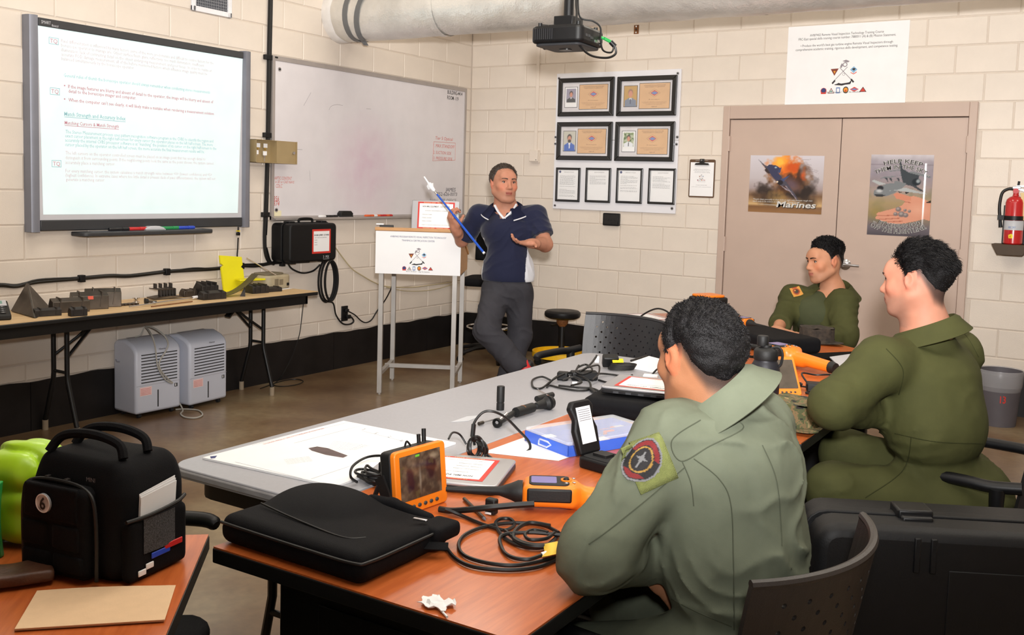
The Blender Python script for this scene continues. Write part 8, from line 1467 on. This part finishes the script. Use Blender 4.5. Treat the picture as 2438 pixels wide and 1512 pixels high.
# ---- backpack table
bk = thing('backpack', 'black meal backpack with round logo on the left table', 'backpack', (3.70, -6.60, TZ)); Mk = Mz(R(9)); kc = np.array((3.735, -6.575, TZ)); W0, D0, H0 = .118, .092, .145
def kp(x, y, z): return kc+np.array((x, y, z))@Mk
def ksol(nm, s_, m_='bag_nylon', h=.004): return solid_obj(nm, s_, (3.45, -6.85, .70), (4.0, -6.3, 1.12), h, m_, bk, None, 2)
s_ = Solid(); s_.box(kp(0, 0, .128), (W0, D0, .128), Mk, .035, .02); s_.box(kp(0, .01, .12), (W0+.004, D0-.01, .115), Mk, .03, .03); s_.warp(lambda P, d: d-.004*(vn(P*14, 2)-.5)+.012*sstep(P[:, 2], TZ+.2, TZ+.29)*np.clip(-((P-kc)@Mk.T)[:, 1]/.09, -1, 1)**2*0+.030*sstep(P[:, 2], TZ+.16, TZ+.28)); ksol('main_compartment', s_)
s_ = Solid(); s_.box(kp(-.02, -D0-.006, .098), (.088, .022, .092), Mk, .02, .01); ksol('front_panel', s_)
for (x, z, w2, h2) in ((-.062, .07, .035, .025), (.018, .07, .035, .025), (-.058, .02, .038, .018), (.022, .02, .038, .018), (-.02, .135, .07, .035)): s_ = Solid(); s_.box(kp(x, -D0-.026, z+.02), (w2, .006, h2), Mk, .005, .01); ksol('padded_block', s_, h=.0035)
MB().tube(spline([tuple(kp(*q)) for q in ((-.112, -D0-.012, .01), (-.112, -D0-.012, .14), (-.09, -D0-.012, .185), (-.02, -D0-.012, .195), (.055, -D0-.012, .185), (.078, -D0-.012, .14), (.08, -D0-.012, .01))], 5), .004).build('panel_zipper', 'zipper', bk)
Tk = Matrix(((Mk[0][0], Mk[1][0], 0, kc[0]), (Mk[0][1], Mk[1][1], 0, kc[1]), (0, 0, 1, kc[2]), (0, 0, 0, 1))); mat('logo_grey', srgb(175, 176, 180), .4, .3)
m = MB(Tk); m.cyl((-.03, -D0-.034, .155), (-.03, -D0-.038, .155), .019, n=28); m.build('logo_disc', 'logo_grey', bk); m = MB(Tk); add_text(m, '6', lambda u, v: (-.03+u, -D0-.0385, .143+v), .034, .015, 'c', .02); m.build('logo_mark', 'ink', bk, smooth=0); m = MB(Tk); m.lathe([(.0165, 0), (.0185, 0), (.0185, .0006), (.0165, .0006), (.0165, 0)], 28, (-.03, -D0-.038, .155), Matrix.Rotation(R(90), 3, 'X')); m.build('logo_ring', 'paper_white', bk)
for y_ in (-.045, .02): MB().tube(spline([tuple(kp(*q)) for q in ((-.085, y_-.02, .235), (-.07, y_-.005, .262), (-.03, y_, .274), (.03, y_, .276), (.075, y_+.005, .262), (.09, y_, .238))], 6), .0095, 8).build('carry_handle', 'bag_nylon', bk)
m = MB(Tk); m.bb(.058, .1, -D0+.006, -D0+.007, .205, .215); add_text(MB(Tk), 'MINI', lambda u, v: (.045+u, -D0-.002, .20+v), .012, .022).build('strap_text', 'grey_rail', bk, smooth=0)
for x in (-.05, .0): m = MB(Tk); m.bb(x-.004, x+.004, -D0-.012, -D0-.002, .175, .2); m.build('zip_pull', 'steel_black', bk, bevel=.001)
mat('mesh_net', srgb(120, 120, 124), .8, var=.5, nscale=400, col2=srgb(30, 30, 32)); s_ = Solid(); s_.box(kp(W0+.008, .0, .065), (.014, D0-.012, .062), Mk, .012, .01); ksol('side_pocket', s_)
m = MB(Tk); m.surf(lambda u, v: (W0+.0235+.003*math.sin(u*PI), -.045+.085*u, .055+.07*v), 8, 6); m.build('mesh_window', 'mesh_net', bk); m = MB(Tk); m.tube(spline([(W0+.016, -D0+.01, .128), (W0+.025, -.03, .13), (W0+.025, .04, .135), (W0+.015, D0-.015, .14)]), .004); m.build('pocket_hem', 'zipper', bk)
for i, (y, z, c_) in enumerate(((-.05, .02, 'paper_white'), (-.03, .028, 'paper_white'), (.0, .045, 'pen_blue'), (.035, .052, 'pen_red'))): m = MB(Tk); m.box((W0+.024, y, z), (.003, .02 if i < 2 else .05, .012)); m.build('pocket_item', c_, bk, bevel=.002)
s_ = Solid(); s_.box(kp(-W0-.006, .0, .06), (.012, D0-.02, .055), Mk, .011, .01); ksol('left_pocket', s_)
fix(bk)
ps = thing('folded_papers', 'folded white papers sticking out of the backpack side pocket', 'paper', tuple(kp(W0+.01, .0, .1))); q = MB()
for i in range(3): q = MB(Matrix.Rotation(R(9), 4, 'Z')); q.add([(-.002+.002*i, -.045, -.02), (-.002+.002*i, .05, -.02), (.002*i, .055, .085-.005*i), (.002*i, -.042, .072-.003*i)], [(0, 1, 2, 3)]); o = q.build('sheet', 'paper_white', ps, smooth=0); z_ = o.modifiers.new('t', 'SOLIDIFY'); z_.thickness = .001
# wallet, napkin, bags, mug
mat('leather', srgb(78, 48, 32), .5, var=.3, nscale=18, bump=.3, bscale=120); s_ = Solid(); wc = np.array((3.70, -6.735, TZ+.016)); s_.box(wc, (.055, .042, .008), Mz(R(60)), .007, .006); s_.box(wc+np.array((.002, 0, .008)), (.053, .04, .007), Mz(R(62)), .006, .003); s_.warp(lambda P, d: d-.003*(vn(P*30, 2)-.5)); t, mk = soft('wallet', 'worn brown leather wallet in front of the backpack', 'wallet', None, ((3.6, -6.84, .72), (3.8, -6.63, .80)), .003, 'leather'); mk('leather_fold', s_); fix(t)
mat('kraft', srgb(224, 190, 152), .85, var=.03, nscale=40, bump=.1, bscale=300); nq = [V((3.885, -6.862, 0)), V((4.060, -6.690, 0)), V((3.950, -6.578, 0)), V((3.768, -6.748, 0))]; t = thing('paper_napkin', 'folded brown paper napkins at the front of the left table', 'napkin', (3.91, -6.72, TZ))
for i in range(3): MB().sheet(lambda u, v: tuple((nq[0]*(1-u)*(1-v)+nq[1]*u*(1-v)+nq[2]*u*v+nq[3]*(1-u)*v)*1.0-V((3.91, -6.72, 0))+V((.002*i, -.001*i, .0025+.0022*i+.002*math.sin(u*4)*v))), 8, 8, .0015).build('napkin_layer', 'kraft', t)
mat('bag_green', srgb(170, 215, 40), .3, var=.12, nscale=7, bump=.5, bscale=14, spec=.6); s_ = Solid(); s_.box((3.475, -6.60, TZ+.10), (.07, .07, .09), Mz(R(20)), .035, .03); s_.ell((3.48, -6.58, TZ+.185), (.06, .055, .025), None, .03); s_.warp(lambda P, d: d-.014*(np.abs(np.sin(vn(P*11, 6)*9))-.5)*.8); t, mk = soft('grocery_bag', 'crinkled lime green plastic bag behind the backpack', 'bag', None, ((3.35, -6.75, .72), (3.64, -6.45, 1.05)), .005, 'bag_green', it=1); mk('plastic', s_); fix(t)
sn = thing('snack_pack', 'green snack pack with granola picture at the left edge', 'snack pack', (3.52, -6.715, TZ), R(30)); MB().sheet(lambda u, v: (-.06+.1*u, -.012*math.sin(PI*u)*math.sin(PI*v), .16*v), 10, 10, .02).build('pouch', 'green_plug', sn, bevel=.004); cv = Canvas(24, 36, .66, (70, 160, 50), 8); n_ = cv.noise(14, 2); cv.rect(0, .66, .7, 1, (240, 240, 238)); cv.mix((cv.Y > .2)*(cv.Y < .72)*1, (170, 110, 60)); cv.mix((cv.Y > .2)*(cv.Y < .72)*(n_ > .5), (215, 165, 110)); cv.place('pouch_print', lambda u, v: (-.05+.08*u, -.014*math.sin(PI*(.1+.8*u))-.003, .015+.13*v), sn)
mg = thing('white_mug', 'white mug half hidden behind the backpack', 'mug', (3.775, -6.44, TZ)); MB().lathe([(.001, 0), (.028, 0), (.03, .004), (.031, .075), (.028, .075), (.027, .006), (.001, .006)], 24, (-.03, .005, 0)).build('cup', 'white_print', mg); MB().tube(spline([(.0, .003, .062), (.022, -.002, .06), (.03, -.004, .04), (.024, -.004, .02), (.0, .002, .012)]), .0055, 8).build('handle', 'white_print', mg)
